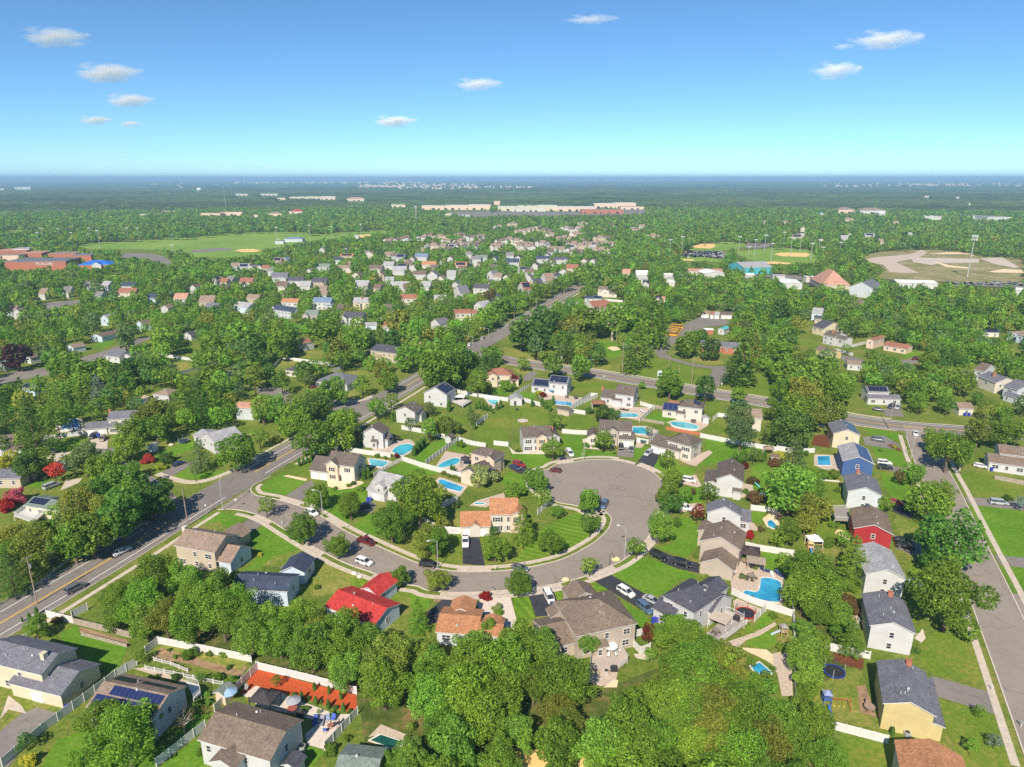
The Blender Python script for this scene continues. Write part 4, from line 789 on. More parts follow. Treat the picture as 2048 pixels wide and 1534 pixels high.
# ------------------------------------------------------------------ vehicles
def car_proto(kind):
    """x forward, origin on the ground at the centre"""
    L, W_, H = {'sedan': (4.7, 1.82, 1.45), 'suv': (4.8, 1.92, 1.75), 'pickup': (5.6, 1.98, 1.85), 'van': (5.1, 1.98, 1.80), 'hatch': (4.2, 1.78, 1.5), 'bus': (9.5, 2.4, 2.9)}[kind]
    root = empty("parked_car", (0, 0, 0)); h = L / 2
    belt = {'sedan': .92, 'suv': 1.05, 'pickup': 1.12, 'van': 1.05, 'hatch': .95, 'bus': 1.5}[kind]
    st = {'sedan': [(-h, .62, .62), (-h + .12, .80, .88), (-h + 1.0, .86, .95), (-.3, .88, belt), (.9, .88, belt), (h - .9, .86, .86), (h - .15, .80, .74), (h, .66, .58)],
          'suv': [(-h, .70, .75), (-h + .1, .84, 1.02), (-h + 1.0, .90, 1.06), (0, .92, belt), (1.0, .92, belt), (h - .8, .90, .98), (h - .12, .84, .88), (h, .7, .65)],
          'hatch': [(-h, .68, .7), (-h + .1, .80, .95), (-h + .8, .85, .98), (0, .86, belt), (.9, .86, .94), (h - .7, .84, .86), (h - .1, .78, .76), (h, .66, .58)],
          'van': [(-h, .74, .8), (-h + .08, .90, 1.05), (-h + 1.0, .93, 1.06), (0, .94, belt), (1.4, .93, 1.04), (h - .7, .90, .92), (h - .1, .84, .82), (h, .7, .62)],
          'pickup': [(-h, .85, .95), (-h + .06, .92, 1.0), (-h + 1.0, .94, 1.02), (0, .95, belt), (1.1, .95, belt), (h - .8, .93, 1.06), (h - .1, .90, .98), (h, .78, .75)],
          'bus': [(-h, 1.0, 1.4), (-h + .1, 1.15, 1.5), (0, 1.2, 1.5), (h - 1.3, 1.2, 1.5), (h - 1.1, 1.05, 1.25), (h - .1, .98, 1.15), (h, .9, 1.0)]}[kind]
    b = MB(); rg_ = []
    for x, hw, z in st:
        n = len(b.v); rg_.append(n)
        for y_, z_ in ((-hw * .93, .28), (-hw, .5), (-hw, z - .12), (-hw * .93, z), (hw * .93, z), (hw, z - .12), (hw, .5), (hw * .93, .28)): b.v.append((x, y_, z_))
    for p, q in zip(rg_, rg_[1:]):
        for j in range(8): b.f.append((p + j, q + j, q + (j + 1) % 8, p + (j + 1) % 8)); b.m.append(0)
    b.f.append(tuple(rg_[0] + j for j in range(8))); b.m.append(0); b.f.append(tuple(rg_[-1] + j for j in range(8))[::-1]); b.m.append(0)
    b.obj("body", M["car_paint"], root)
    cab = {'sedan': (-1.75, -1.0, .35, 1.25, .80, .62), 'suv': (-2.3, -2.0, .55, 1.35, .86, .70), 'hatch': (-1.95, -1.6, .4, 1.2, .80, .62), 'van': (-2.45, -2.25, .9, 1.75, .88, .72), 'pickup': (-.75, -.6, .7, 1.5, .88, .74), 'bus': (-h + .12, -h + .2, h - 1.6, h - 1.35, 1.16, 1.08)}[kind]
    x0, x1, x2, x3, wb, wt = cab; zb = belt - .02; zt = H
    cb = MB()
    lo = [(x0, -wb, zb), (x3, -wb, zb), (x3, wb, zb), (x0, wb, zb)]; hi = [(x1, -wt, zt - .08), (x2, -wt, zt - .08), (x2, wt, zt - .08), (x1, wt, zt - .08)]
    for j in range(4): cb.face([lo[j], lo[(j + 1) % 4], hi[(j + 1) % 4], hi[j]])
    cb.obj("windows", M["glass_dark"], root)
    rb = MB(); a_ = [(x1 - .03, -wt - .02, zt - .09), (x2 + .03, -wt - .02, zt - .09), (x2 + .03, wt + .02, zt - .09), (x1 - .03, wt + .02, zt - .09)]; c_ = [(x1 + .1, -wt + .1, zt), (x2 - .1, -wt + .1, zt), (x2 - .1, wt - .1, zt), (x1 + .1, wt - .1, zt)]
    for j in range(4): rb.face([a_[j], a_[(j + 1) % 4], c_[(j + 1) % 4], c_[j]])
    rb.face(c_)
    for j in range(4):      # pillars
        rb.tube([lo[j], hi[j]], .05, 4)
    for f_ in ((.5,) if kind != 'bus' else (.15, .3, .45, .6, .75, .9)):
        for s_ in (0, 1):
            p = Vector(lo[0 if s_ == 0 else 3]).lerp(Vector(lo[1 if s_ == 0 else 2]), f_); q = Vector(hi[0 if s_ == 0 else 3]).lerp(Vector(hi[1 if s_ == 0 else 2]), f_); rb.tube([p, q], .05 if kind != 'bus' else .1, 4)
    rb.obj("roof", M["car_paint"], root)
    if kind == 'pickup':
        t = MB(); t.box(-h + .12, -.78, .98, -.85, .78, 1.035); t.obj("truck_bed", M["black_metal"], root)
    wx = {'sedan': 1.4, 'suv': 1.45, 'pickup': 1.75, 'van': 1.5, 'hatch': 1.25, 'bus': 3.0}[kind]; wr = .34 if kind in ('sedan', 'hatch') else .38 if kind != 'bus' else .48; wy = st[3][1] if kind != 'bus' else 1.12
    wm = MB(); wm.tube([(0, -.12, 0), (0, .12, 0)], wr, 14); tyre = wm.mesh("tyre", [M["rubber"]])
    rm = MB(); rm.tube([(0, -.135, 0), (0, .135, 0)], wr * .62, 10); rim = rm.mesh("rim", [M["chrome"]])
    for sx in (-1, 1):
        for sy in (-1, 1):
            o = link("wheel", tyre, root, (sx * wx, sy * (wy - .08), wr)); link("rim", rim, o)
    for sy in (-1, 1):
        q = MB(); q.box(h - .2, -.2, .6, h - .02, .2, .74); q.obj("headlight", M["head_lamp"], root, (0, sy * .62 * (1.4 if kind == 'bus' else 1), .04))
        q = MB(); q.box(-h - .01, -.13, .72, -h + .15, .13, .90); q.obj("tail_light", M["tail_lamp"], root, (0, sy * .66 * (1.4 if kind == 'bus' else 1), 0.0))
    return root
PROTO = {}
CARC = {'white': (.80, .80, .80), 'black': (.012, .012, .015), 'silver': (.42, .44, .46), 'grey': (.13, .14, .16), 'blue': (.03, .07, .25), 'navy': (.03, .05, .11), 'red': (.35, .012, .015), 'tan': (.35, .28, .2), 'yellow': (.85, .42, .02), 'dark red': (.14, .01, .012), 'slate blue': (.09, .16, .26), 'light blue': (.25, .42, .6)}
def car(tg, x0, y0, x1, y1, kind, colour, label, moving=False, z=Z_DRIVE):
    a, b = g(tg, x0, y0), g(tg, x1, y1); th = math.atan2(b.y - a.y, b.x - a.x); c = (a + b) / 2
    if kind not in PROTO:
        PROTO[kind] = car_proto(kind); r_ = PROTO[kind]
    else: r_ = copy_tree(PROTO[kind])
    r_.location = (c.x, c.y, z + .01); r_.rotation_euler = (0, 0, th); r_.name = "car_on_road" if moving else ("school_bus" if kind == 'bus' else "pickup_truck" if kind == 'pickup' else "parked_car")
    for k in r_.children:
        if k.name.split('.')[0] in ('body', 'roof'): k.color = (*CARC[colour], 1)
    tag(r_, label, {'bus': 'bus', 'pickup': 'pickup truck', 'van': 'van'}.get(kind, 'car'), "school buses in the yard" if kind == 'bus' else "cars parked on the drives and streets")
    return r_
# ------------------------------------------------------------------ fences, pools, street furniture
_post = {}
def fence(label, tg, xy, h=1.8, mat='vinyl', step=2.4, style='solid', name="garden_fence", posts=True):
    P = gl(tg, *xy); root = empty(name, P[0]); o = P[0]; mb_ = MB()
    near = min(math.hypot(p.x, p.y) for p in P) < 330
    for a, b in zip(P, P[1:]):
        d = b - a; n = max(1, round(d.length / step)); t = d.normalized(); nn = Vector((-t.y, t.x, 0)) * .025
        if style == 'solid':
            q = [a - o - nn, b - o - nn, b - o + nn, a - o + nn]
            n0 = len(mb_.v)
            mb_.v += [(p.x, p.y, .06) for p in q] + [(p.x, p.y, h) for p in q]
            for f in ((0, 1, 5, 4), (1, 2, 6, 5), (2, 3, 7, 6), (3, 0, 4, 7), (4, 5, 6, 7)): mb_.f.append(tuple(n0 + i_ for i_ in f)); mb_.m.append(0)
            if near:
                for zz in (h + .0, .12):
                    mb_.tube([(a - o) + Vector((0, 0, zz)), (b - o) + Vector((0, 0, zz))], .05, 4)
        else:       # rails and pickets
            for zz in (h - .1, .3): mb_.tube([(a - o) + Vector((0, 0, zz)), (b - o) + Vector((0, 0, zz))], .045, 4)
            m_ = max(2, int(d.length / .28))
            for k in range(m_):
                p = a.lerp(b, (k + .5) / m_) - o; mb_.box(p.x - .045, p.y - .045, .1, p.x + .045, p.y + .045, h)
    mb_.obj("panels" if style == 'solid' else "pickets", M[mat], root)
    if posts and near:
        key = (mat, round(h, 1))
        if key not in _post:
            pm = MB(); pm.box(-.08, -.08, 0, .08, .08, h + .1); pm.lathe([(.12, h + .1), (.05, h + .2), (.0, h + .24)], 4); _post[key] = pm.mesh("post", [M[mat]])
        for a, b in zip(P, P[1:]):
            n = max(1, round((b - a).length / step))
            for k in range(n + (1 if b is P[-1] else 0)):
                link("post", _post[key], root, a.lerp(b, k / n) - o)
    tag(root, label, "fence", "garden fences")
    return root
def pool(label, tg, xy, water='pool_turquoise', above=0.0, wallc=None, ring=True):
    P = gl(tg, *xy); P = smooth_line(P + [P[0]], 3)[:-1] if len(P) > 6 else P
    c = sum((Vector((p[0], p[1], 0)) for p in P), Vector()) / len(P); q = [Vector((p[0] - c.x, p[1] - c.y, 0)) for p in P]
    root = empty("swimming_pool", c); z = Z_PATIO + .08 + above
    mb_ = MB(); mb_.poly([(p.x, p.y) for p in q], z=z); mb_.obj("water", M[water], root)
    if ring:
        mb_ = MB(); o_ = [p * (1 + .38 / max(p.length, 1)) for p in q]; n = len(q)
        zz = z + .06
        for k in range(n):
            a, b, e, d = q[k], q[(k + 1) % n], o_[(k + 1) % n], o_[k]
            mb_.face([(a.x, a.y, zz), (d.x, d.y, zz), (e.x, e.y, zz), (b.x, b.y, zz)]); mb_.face([(d.x, d.y, 0), (e.x, e.y, 0), (e.x, e.y, zz), (d.x, d.y, zz)]); mb_.face([(a.x, a.y, z - .05), (b.x, b.y, z - .05), (b.x, b.y, zz), (a.x, a.y, zz)])
        mb_.obj("coping", M["paint"], root, color=wallc or (.72, .66, .58))
    tag(root, label, "swimming pool", "garden swimming pools"); return root
def street_lamp(tg, x, y, h, dirn, label):
    p = g(tg, x, y); root = empty("street_lamp", p, R(dirn)); a = MB(); a.tube([(0, 0, 0), (0, 0, h * .5), (0, 0, h)], [.13, .11, .08], 8); a.obj("pole", M["pole_metal"], root)
    b = MB(); b.tube([(0, 0, h - .3), (.5, 0, h + .35), (1.3, 0, h + .6), (2.0, 0, h + .6)], .055, 6); b.obj("arm", M["pole_metal"], root)
    c = MB(); c.box(1.8, -.16, h + .5, 2.6, .16, h + .7); c.box(1.9, -.12, h + .44, 2.5, .12, h + .5); c.obj("lamp_head", M["trim"], root)
    tag(root, label, "street lamp", "street lamps")
def utility_pole(tg, x, y, h, label, arms=1, rz=0.0, mat="pole_wood", lamp=True):
    p = g(tg, x, y); root = empty("utility_pole", p, rz); a = MB(); a.tube([(0, 0, 0), (0, 0, h)], [.17, .11], 8); a.obj("pole", M[mat], root)
    for k in range(arms):
        z = h - .5 - k * 1.1; b = MB(); b.box(-1.3, .1, z - .07, 1.3, .2, z + .07); b.obj("crossarm", M[mat], root)
        for x_ in (-1.15, -.5, .5, 1.15):
            if math.hypot(p.x, p.y) < 420: i_ = MB(); i_.tube([(x_, .15, z + .07), (x_, .15, z + .3)], .05, 6); i_.obj("insulator", M["trim"], root)
    if arms:
        t = MB(); t.tube([(.3, 0, h - 3.1), (.3, 0, h - 2.1)], .24, 8); t.obj("transformer", M["pole_metal"], root)
    tag(root, label, "utility pole", "utility poles along the roads"); return root
def floodlight(tg, x, y, h, n=4):
    p = g(tg, x, y); root = empty("floodlight_pole", p, rnd.uniform(-.3, .3)); a = MB(); a.tube([(0, 0, 0), (0, 0, h)], [.32, .2], 6); a.obj("pole", M["pole_metal"], root)
    b = MB(); b.box(-2.2, -.15, h - .2, 2.2, .15, h + .15)
    for k in range(n): x_ = -1.9 + 3.8 * k / max(n - 1, 1); b.box(x_ - .45, -.5, h + .15, x_ + .45, .1, h + 1.1)
    b.obj("lamp_rack", M["trim"], root); tag(root, "tall floodlight pole", "floodlight", "sports field floodlights"); return root
def dim(tg, x0, y0, x1, y1): return (g(tg, x1, y1) - g(tg, x0, y0)).length
def trampoline(tg, x, y, r_, label, c=(.03, .05, .25)):
    p = g(tg, x, y, .9); root = empty("trampoline", (p.x, p.y, 0)); a = MB(); a.lathe([(0, .86), (r_ * .82, .86), (r_ * .82, .88)], 24); a.obj("mat", M["black_metal"], root)
    b = MB(); b.lathe([(r_ * .83, .9), (r_, .9), (r_, .84)], 24); n = 24
    b = MB()
    for k in range(n):
        a0, a1 = 2 * math.pi * k / n, 2 * math.pi * (k + 1) / n; r0, r1 = r_ * .83, r_
        b.face([(r0 * math.cos(a0), r0 * math.sin(a0), .9), (r1 * math.cos(a0), r1 * math.sin(a0), .9), (r1 * math.cos(a1), r1 * math.sin(a1), .9), (r0 * math.cos(a1), r0 * math.sin(a1), .9)])
        b.face([(r1 * math.cos(a0), r1 * math.sin(a0), .78), (r1 * math.cos(a1), r1 * math.sin(a1), .78), (r1 * math.cos(a1), r1 * math.sin(a1), .9), (r1 * math.cos(a0), r1 * math.sin(a0), .9)])
    b.obj("pad", M["paint"], root, color=c)
    for k in range(6):
        t = 2 * math.pi * k / 6; q = MB(); q.tube([(r_ * math.cos(t), r_ * math.sin(t), 0), (r_ * math.cos(t), r_ * math.sin(t), 2.6)], .045, 6); q.obj("leg", M["paint"], root, color=c if k % 2 else (.5, .5, .5))
    q = MB()
    for zz in (2.6, 1.8):
        q.tube([(r_ * math.cos(2 * math.pi * k / 16), r_ * math.sin(2 * math.pi * k / 16), zz) for k in range(17)], .02, 4)
    for k in range(24): t = 2 * math.pi * k / 24; q.tube([(r_ * math.cos(t), r_ * math.sin(t), .9), (r_ * math.cos(t), r_ * math.sin(t), 2.6)], .008, 3)
    q.obj("safety_net", M["black_metal"], root); tag(root, label, "trampoline")
def gazebo(tg, x, y, w_, d_, rz, label, top=(.06, .055, .06), flat=False, h=2.5, roofmat="cloth", name="gazebo", slats=False):
    p = g(tg, x, y, h); root = empty(name, (p.x, p.y, 0), R(rz)); a = MB()
    if slats:
        for k in range(9): y_ = -d_ / 2 + d_ * k / 8; a.box(-w_ / 2 - .2, y_ - .04, h, w_ / 2 + .2, y_ + .04, h + .18)
        for x_ in (-w_ / 2, 0, w_ / 2): a.box(x_ - .06, -d_ / 2 - .2, h - .2, x_ + .06, d_ / 2 + .2, h - .003)
    elif flat: a.box(-w_ / 2, -d_ / 2, h, w_ / 2, d_ / 2, h + .15)
    else:
        c = [(-w_ / 2, -d_ / 2, h), (w_ / 2, -d_ / 2, h), (w_ / 2, d_ / 2, h), (-w_ / 2, d_ / 2, h)]; k_ = .22
        m_ = [(x_ * k_, y_ * k_, h + .75) for x_, y_, _ in c]; n_ = [(x_ * k_ * 1.3, y_ * k_ * 1.3, h + .85) for x_, y_, _ in c]
        for j in range(4): a.face([c[j], c[(j + 1) % 4], m_[(j + 1) % 4], m_[j]]); a.face([n_[j], n_[(j + 1) % 4], (0, 0, h + 1.2)]); a.face([(c[j][0], c[j][1], h - .25), (c[(j + 1) % 4][0], c[(j + 1) % 4][1], h - .25), c[(j + 1) % 4], c[j]])
    a.obj("canopy" if not slats else "slatted_top", M[roofmat], root, color=top)
    pm = MB(); pm.box(-.07, -.07, 0, .07, .07, h); me = pm.mesh("post", [M["old_wood"] if slats else M["black_metal"] if sum(top) < .5 else M["trim"]])
    for sx in (-1, 1):
        for sy in (-1, 1): link("post", me, root, (sx * (w_ / 2 - .1), sy * (d_ / 2 - .1), 0))
    tag(root, label, name.replace('_', ' ')); return root
_fur = {}
def furn(kind):
    if kind in _fur: return copy_tree(_fur[kind])
    if kind == 'table':
        r_ = empty("garden_table", (0, 0, 0)); a = MB(); a.lathe([(0, .72), (.75, .72), (.75, .76), (0.01, .76)], 16); a.obj("tabletop", M["paint"], r_)
        for k in range(4): t = k * math.pi / 2 + .6; a = MB(); a.tube([(.6 * math.cos(t), .6 * math.sin(t), 0), (.4 * math.cos(t), .4 * math.sin(t), .72)], .03, 5); a.obj("leg", M["black_metal"], r_)
    elif kind == 'chair':
        r_ = empty("garden_chair", (0, 0, 0)); a = MB(); a.box(-.25, -.25, .40, .25, .25, .46); a.obj("seat", M["paint"], r_); a = MB(); a.box(-.25, .22, .47, .25, .28, .95); a.obj("backrest", M["paint"], r_)
        for sx in (-1, 1):
            for sy in (-1, 1): a = MB(); a.box(sx * .22 - .02, sy * .22 - .02, 0, sx * .22 + .02, sy * .22 + .02, .4); a.obj("leg", M["black_metal"], r_)
    elif kind == 'lounger':
        r_ = empty("sun_lounger", (0, 0, 0)); a = MB(); a.box(-.33, -.9, .30, .33, .35, .40); a.obj("seat", M["paint"], r_); a = MB(); a.face([(-.33, .36, .4), (.33, .36, .4), (.33, .95, .85), (-.33, .95, .85)]); a.face([(-.33, .36, .32), (-.33, .95, .77), (.33, .95, .77), (.33, .36, .32)]); a.obj("backrest", M["paint"], r_)
        for sx in (-1, 1):
            for y_ in (-.8, .3): a = MB(); a.box(sx * .28 - .025, y_ - .025, 0, sx * .28 + .025, y_ + .025, .3); a.obj("leg", M["pole_metal"], r_)
    elif kind == 'umbrella':
        r_ = empty("patio_umbrella", (0, 0, 0)); a = MB(); a.tube([(0, 0, 0), (0, 0, 2.5)], .03, 6); a.obj("pole", M["pole_metal"], r_); a = MB(); a.lathe([(1.4, 2.05), (.7, 2.35), (.02, 2.6)], 8); a.obj("canopy", M["cloth"], r_)
    elif kind == 'bin':
        r_ = empty("wheelie_bin", (0, 0, 0)); a = MB(); a.box(-.3, -.35, .05, .3, .35, 1.0); a.obj("body", M["paint"], r_); a = MB(); a.box(-.33, -.38, 1.003, .33, .4, 1.08); a.obj("lid", M["paint"], r_)
        for sx in (-1, 1): a = MB(); a.tube([(sx * .26, .36, .12), (sx * .34, .36, .12)], .12, 8); a.obj("wheel", M["rubber"], r_)
    elif kind == 'mailbox':
        r_ = empty("mailbox", (0, 0, 0)); a = MB(); a.box(-.06, -.06, 0, .06, .06, 1.05); a.obj("post", M["trim"], r_); a = MB(); a.box(-.12, -.28, 1.05, .12, .28, 1.2); a.tube([(0, -.28, 1.2), (0, .28, 1.2)], .12, 8); a.obj("box", M["paint"], r_)
    elif kind == 'boulder':
        r_ = empty("boulder", (0, 0, 0)); a = MB(); a.lathe([(.35, 0), (.55, .2), (.45, .5), (.2, .68), (.02, .7)], 9, sx=1.3, sy=.8); o = a.obj("stone", M["paint"], r_)
    elif kind == 'ac':
        r_ = empty("air_conditioner", (0, 0, 0)); a = MB(); a.box(-.42, -.42, .05, .42, .42, .85); a.obj("casing", M["pole_metal"], r_); a = MB(); a.lathe([(.36, .86), (.36, .89), (.01, .90)], 14); a.obj("fan_grille", M["black_metal"], r_)
    elif kind == 'grill':
        r_ = empty("barbecue_grill", (0, 0, 0)); a = MB(); a.box(-.6, -.3, .1, .6, .3, .85); a.obj("cart", M["black_metal"], r_); a = MB(); a.tube([(-.4, 0, .95), (.4, 0, .95)], .28, 10); a.obj("lid", M["black_metal"], r_)
    _fur[kind] = r_; return r_
GRP = {'table': 'garden tables', 'chair': 'garden chairs', 'lounger': 'sun loungers', 'umbrella': 'patio umbrellas', 'bin': 'wheelie bins by the houses', 'mailbox': 'mailboxes along the kerb', 'boulder': 'boulders on the verge', 'ac': 'air conditioners by the walls', 'grill': 'grills on the patios'}
def item(kind, tg, x, y, label, rz=0.0, color=None, z=0.06, s=1.0):
    r_ = furn(kind); p = g(tg, x, y, z); r_.location = (p.x, p.y, z); r_.rotation_euler = (0, 0, R(rz)); r_.scale = (s, s, s)
    nm = {'table': 'garden_table', 'chair': 'garden_chair', 'lounger': 'sun_lounger', 'umbrella': 'patio_umbrella', 'bin': 'wheelie_bin', 'mailbox': 'mailbox', 'boulder': 'boulder', 'ac': 'air_conditioner', 'grill': 'barbecue_grill'}[kind]
    r_.name = nm
    if color:
        for k in r_.children:
            if k.name.split('.')[0] in ('tabletop', 'seat', 'backrest', 'canopy', 'body', 'lid', 'box', 'stone'): k.color = (*color, 1)
    tag(r_, label, {'table': 'table', 'chair': 'chair', 'lounger': 'lounger', 'umbrella': 'umbrella', 'bin': 'bin', 'mailbox': 'mailbox', 'boulder': 'boulder', 'ac': 'air conditioner', 'grill': 'grill'}[kind], GRP[kind])
    return r_
# ================================================================== houses near the camera
def X(**k): return k
house("beige two-winged house with grey roofs at the lower left corner", 'C1', (-150, 779), (290, 885), (560, 693), 5.6, 'x', .42, 'CR', 'rsl', [X(k='p', P=(50, 940), L=12.8, D=9.2, he=3.1, pitch=.42, wins='SE', garage=1)], chim=(.86, .35, .6, 'CR'), wins='SE', land="the beige lower left house")
house("pale blue house with two rows of solar panels on its roof", 'C1', (605, 1105), (1075, 1210), (1365, 970), 4.6, 'x', .42, 'WB', 'rt', wins='SE', sol=[('S', .04, .96, .1, .5, 'solar_blue', 12, 2), ('S', .2, .97, .55, .92, 'solar_blue', 11, 1), ('N', .05, .55, .35, .6, 'solar', 8, 1), ('N', .62, .95, .35, .75, 'solar', 5, 2)], land="the pale blue solar house")
house("white house with a broad brown roof at the bottom edge", 'C2', (290, 1100), (865, 1272), (1140, 945), 5.3, 'x', .38, 'W', 'rbn', [X(x=4.5, y=-2.6, L=5.0, D=6, he=4.6, ridge='y', pitch=.45, wins='', z0=0)], wins='SE', land="the broad brown roofed house", vt=3)
house("single-storey house with a grey-green roof half hidden at the bottom edge", 'C2', (1350, 1400), (1690, 1440), (1820, 1165), 3.4, 'x', .35, 'BG', 'rgr', wins='S', land="the grey-green roofed bungalow")
house("beige house with weathered brown roofs and grey-blue shaded side beside the main road", 'C4', (105, 437), (430, 497), (648, 357), 5.8, 'x', .5, 'BG', 'rt', [X(k='p', P=(445, 560), L=4.2, D=8.5, he=3.2, pitch=.6, wins='E', wc='LB'), X(x=3.5, y=9.5, L=7, D=7, he=3.0, ridge='y', pitch=.6, wins='')], wins='SE', chim=(-.03, .5, .4, 'WC'), land="the brown roofed roadside house")  # low wing's pale blue walls: bluish side shade put into their colour
house("house with a dark navy roof and grey walls behind the foreground trees", 'C4', (560, 775), (1005, 800), (1212, 665), 4.2, 'x', .42, 'LB', 'rn', [X(x=-50 - 6 + 0, y=9, L=6.5, D=7, he=3.4, ridge='y', pitch=.5, wins='E')], wins='E', vt=4, land="the navy roofed house")
house("light blue bungalow with a bright red roof", 'C4', (1290, 915), (1685, 1072), (1885, 888), 3.4, 'x', .36, 'LB', 'rr', [X(x=2.0, y=9, L=6, D=7.5, he=3.2, ridge='y', pitch=.5, wins='E')], wins='SE', vt=4, land="the red roofed bungalow")
house("house with a bright orange-tan roof and short driveway at the middle of the street", 'C5', (195, 960), (715, 1000), 9.1, 3.3, 'x', .30, 'WB', 'ro', [X(x=9.0, y=0, L=5.3, D=6.2, he=3.3, ridge='x', pitch=.3, wins='SE'), X(x=1.4, y=7, L=5.7, D=5.2, he=3.3, ridge='y', pitch=.42, wins=''), X(x=9.6, y=3.4, L=4, D=3.6, he=3.3, ridge='y', pitch=.36, wins='')], wins='S', L_=9.2, vt=3, land="the orange roofed bungalow")
house("large taupe two-storey house with a wide hipped brown roof and garden deck", 'C5', (1310, 997), (1795, 893), 12.8, 5.9, 'hip', .5, 'TP', 'rbn', [X(x=-5.5, y=1.5, L=7, D=10, he=3.2, ridge='x', pitch=.4, wins='S'), X(x=3.6, y=11.5, L=7, D=5.6, he=5.7, ridge='y', pitch=.5, wins=''), X(x=-1.8, y=9.5, L=4.5, D=3.5, he=4.2, ridge='y', pitch=.5, wins=''), X(x=3.5, y=-1.3, L=3.4, D=2.4, he=2.9, ridge='shed', pitch=.5, wins='S')], wins='SE', vt=4, land="the large taupe house")
house("white two-storey house with a complex charcoal hipped roof", 'C6', (555, 590), (850, 752), (1140, 592), 5.9, 'hip', .55, 'W', 'rd', [X(k='p', P=(465, 700), L=5.5, D=7, he=3.2, ridge='x', pitch=.55, wins='S'), X(x=-50 - 6, y=-50 - 5, L=6.5, D=9, he=3.4, ridge='x', pitch=.6, wins='E'), X(x=2.5, y=9, L=5.5, D=5.5, he=5.9, ridge='y', pitch=.55, wins='')], wins='SE', vt=4, land="the charcoal roofed white house")
house("taupe two-storey house with a long brown roof beside the pool with steps", 'D4', (480, 985), (885, 1078), (940, 905), 5.8, 'y', .5, 'TP', 'rbn', [X(k='p', P=(475, 1195), L=8.6, D=7.5, he=3.1, ridge='y', pitch=.55, wins='', garage=0), X(x=-2.2, y=7.5, L=3.2, D=6, he=4.6, ridge='y', pitch=.4, wins='')], wins='', vt=3, land="the taupe gabled house")
house("white two-storey house with a mottled grey roof above the taupe house", 'D4', (550, 705), (900, 748), (975, 668), 5.8, 'y', .52, 'W', 'rsl', [X(x=-50 - 1.5, y=1.5, L=4.2, D=5, he=3.6, ridge='shed', pitch=.3, wins='S')], wins='S', vt=2, land="the mottled grey roofed house")
house("white two-storey house with dark brown roof and projecting bay window", 'D4', (640, 378), (917, 372), 13.5, 5.8, 'y', .52, 'W', 'rk', [X(x=-3.5, y=2, L=5, D=10, he=3.2, ridge='y', pitch=.35, wins=''), X(x=5.2, y=-1.0, L=2.8, D=1.8, he=2.9, ridge='shed', pitch=.5, wins='S')], wins='', ang=-19, vt=2, land="the white bay window house")
house("cream two-storey house with dark hipped roof at the right of the turning circle", 'D3', (790, 657), (1000, 712), (1115, 660), 5.6, 'hip', .6, 'WC', 'rk', [X(k='p', P=(655, 690), L=6.6, D=9, he=3.1, ridge='x', pitch=.62, wins='', garage=2), X(x=1.0, y=-1.2, L=5, D=2.2, he=3.1, ridge='shed', pitch=.4, wins='')], wins='SE', shut=True, door=2.5, land="the cream hipped house")
house("taupe-fronted two-storey house with brown roof above the turning circle", 'D3', (235, 577), (510, 590), 9, 5.6, 'x', .62, 'WC', 'rk', [X(x=-4.2, y=-.8, L=4.5, D=8, he=3.1, ridge='y', pitch=.6, wins='S'), X(x=3.0, y=-1.0, L=4.4, D=5, he=5.7, ridge='y', pitch=.6, wins='S', wc='TP'), X(x=7.4, y=-1.6, L=6.0, D=3.5, he=3.1, ridge='shed', pitch=.5, wins='', garage=1)], wins='SE', shut=True, land="the brown circle house")
house("white two-storey house with brick front gable below the curved lawn", 'D2', (1000, 762), (1340, 716), 9, 5.7, 'x', .62, 'W', 'rk', [X(x=4.8, y=-1.0, L=4.4, D=5, he=5.8, ridge='y', pitch=.62, wins='S', wc='PB'), X(x=9.5, y=2, L=5, D=8, he=4.4, ridge='y', pitch=.6, wins='', chim=(.5, .6))], wins='SW', shut=True, ang=8, L_=11, land="the brick gabled white house")
house("taupe brick house with dark hipped roofs beside the turquoise pool with spa", 'D2', (485, 905), (735, 968), (908, 925), 5.6, 'hip', .6, 'PB', 'rk', [X(k='p', P=(385, 1095), L=7.5, D=9, he=3.9, ridge='y', pitch=.55, wins=''), X(x=-50 - 4.0, y=-1.5, L=4.5, D=5, he=5.6, ridge='y', pitch=.6, wins='S')], wins='SE', vt=2, land="the dark hipped brick house")
house("white two-storey house with grey-brown roof beside the kidney pool", 'D1', (1085, 417), (1300, 432), (1410, 372), 5.8, 'y', .55, 'W', 'rk', [X(x=-50 - 4, y=-50 - 5.5, L=5.2, D=6, he=3.2, ridge='x', pitch=.5, wins='SE'), X(x=3.7, y=-1.0, L=2.6, D=1.8, he=2.9, ridge='shed', pitch=.5, wins='S')], wins='SE', vt=2, land="the kidney pool house")
house("small white house with brown roof right of the main road trees", 'D1', (1412, 197), (1610, 222), (1712, 168), 5.2, 'y', .45, 'W', 'rk', [X(x=-50 - 3.5, y=-50 - 4, L=4.5, D=5, he=3.2, ridge='x', pitch=.45, wins='S')], wins='SE', land="the small white roadside house")
house("beige-fronted two-storey house with brown roofs at the street corner", 'D1', (735, 715), (1018, 752), (1162, 662), 5.8, 'x', .72, 'WC', 'rk', [X(k='p', P=(572, 780), L=7.2, D=9.5, he=3.1, ridge='x', pitch=.72, wins='', garage=2), X(x=.3, y=-1.0, L=4.8, D=5, he=5.9, ridge='y', pitch=.7, wins='S', wc='PB')], wins='SE', shut=True, door=4.9, chim=(.1, .7, .5, 'rk'), land="the beige corner house")
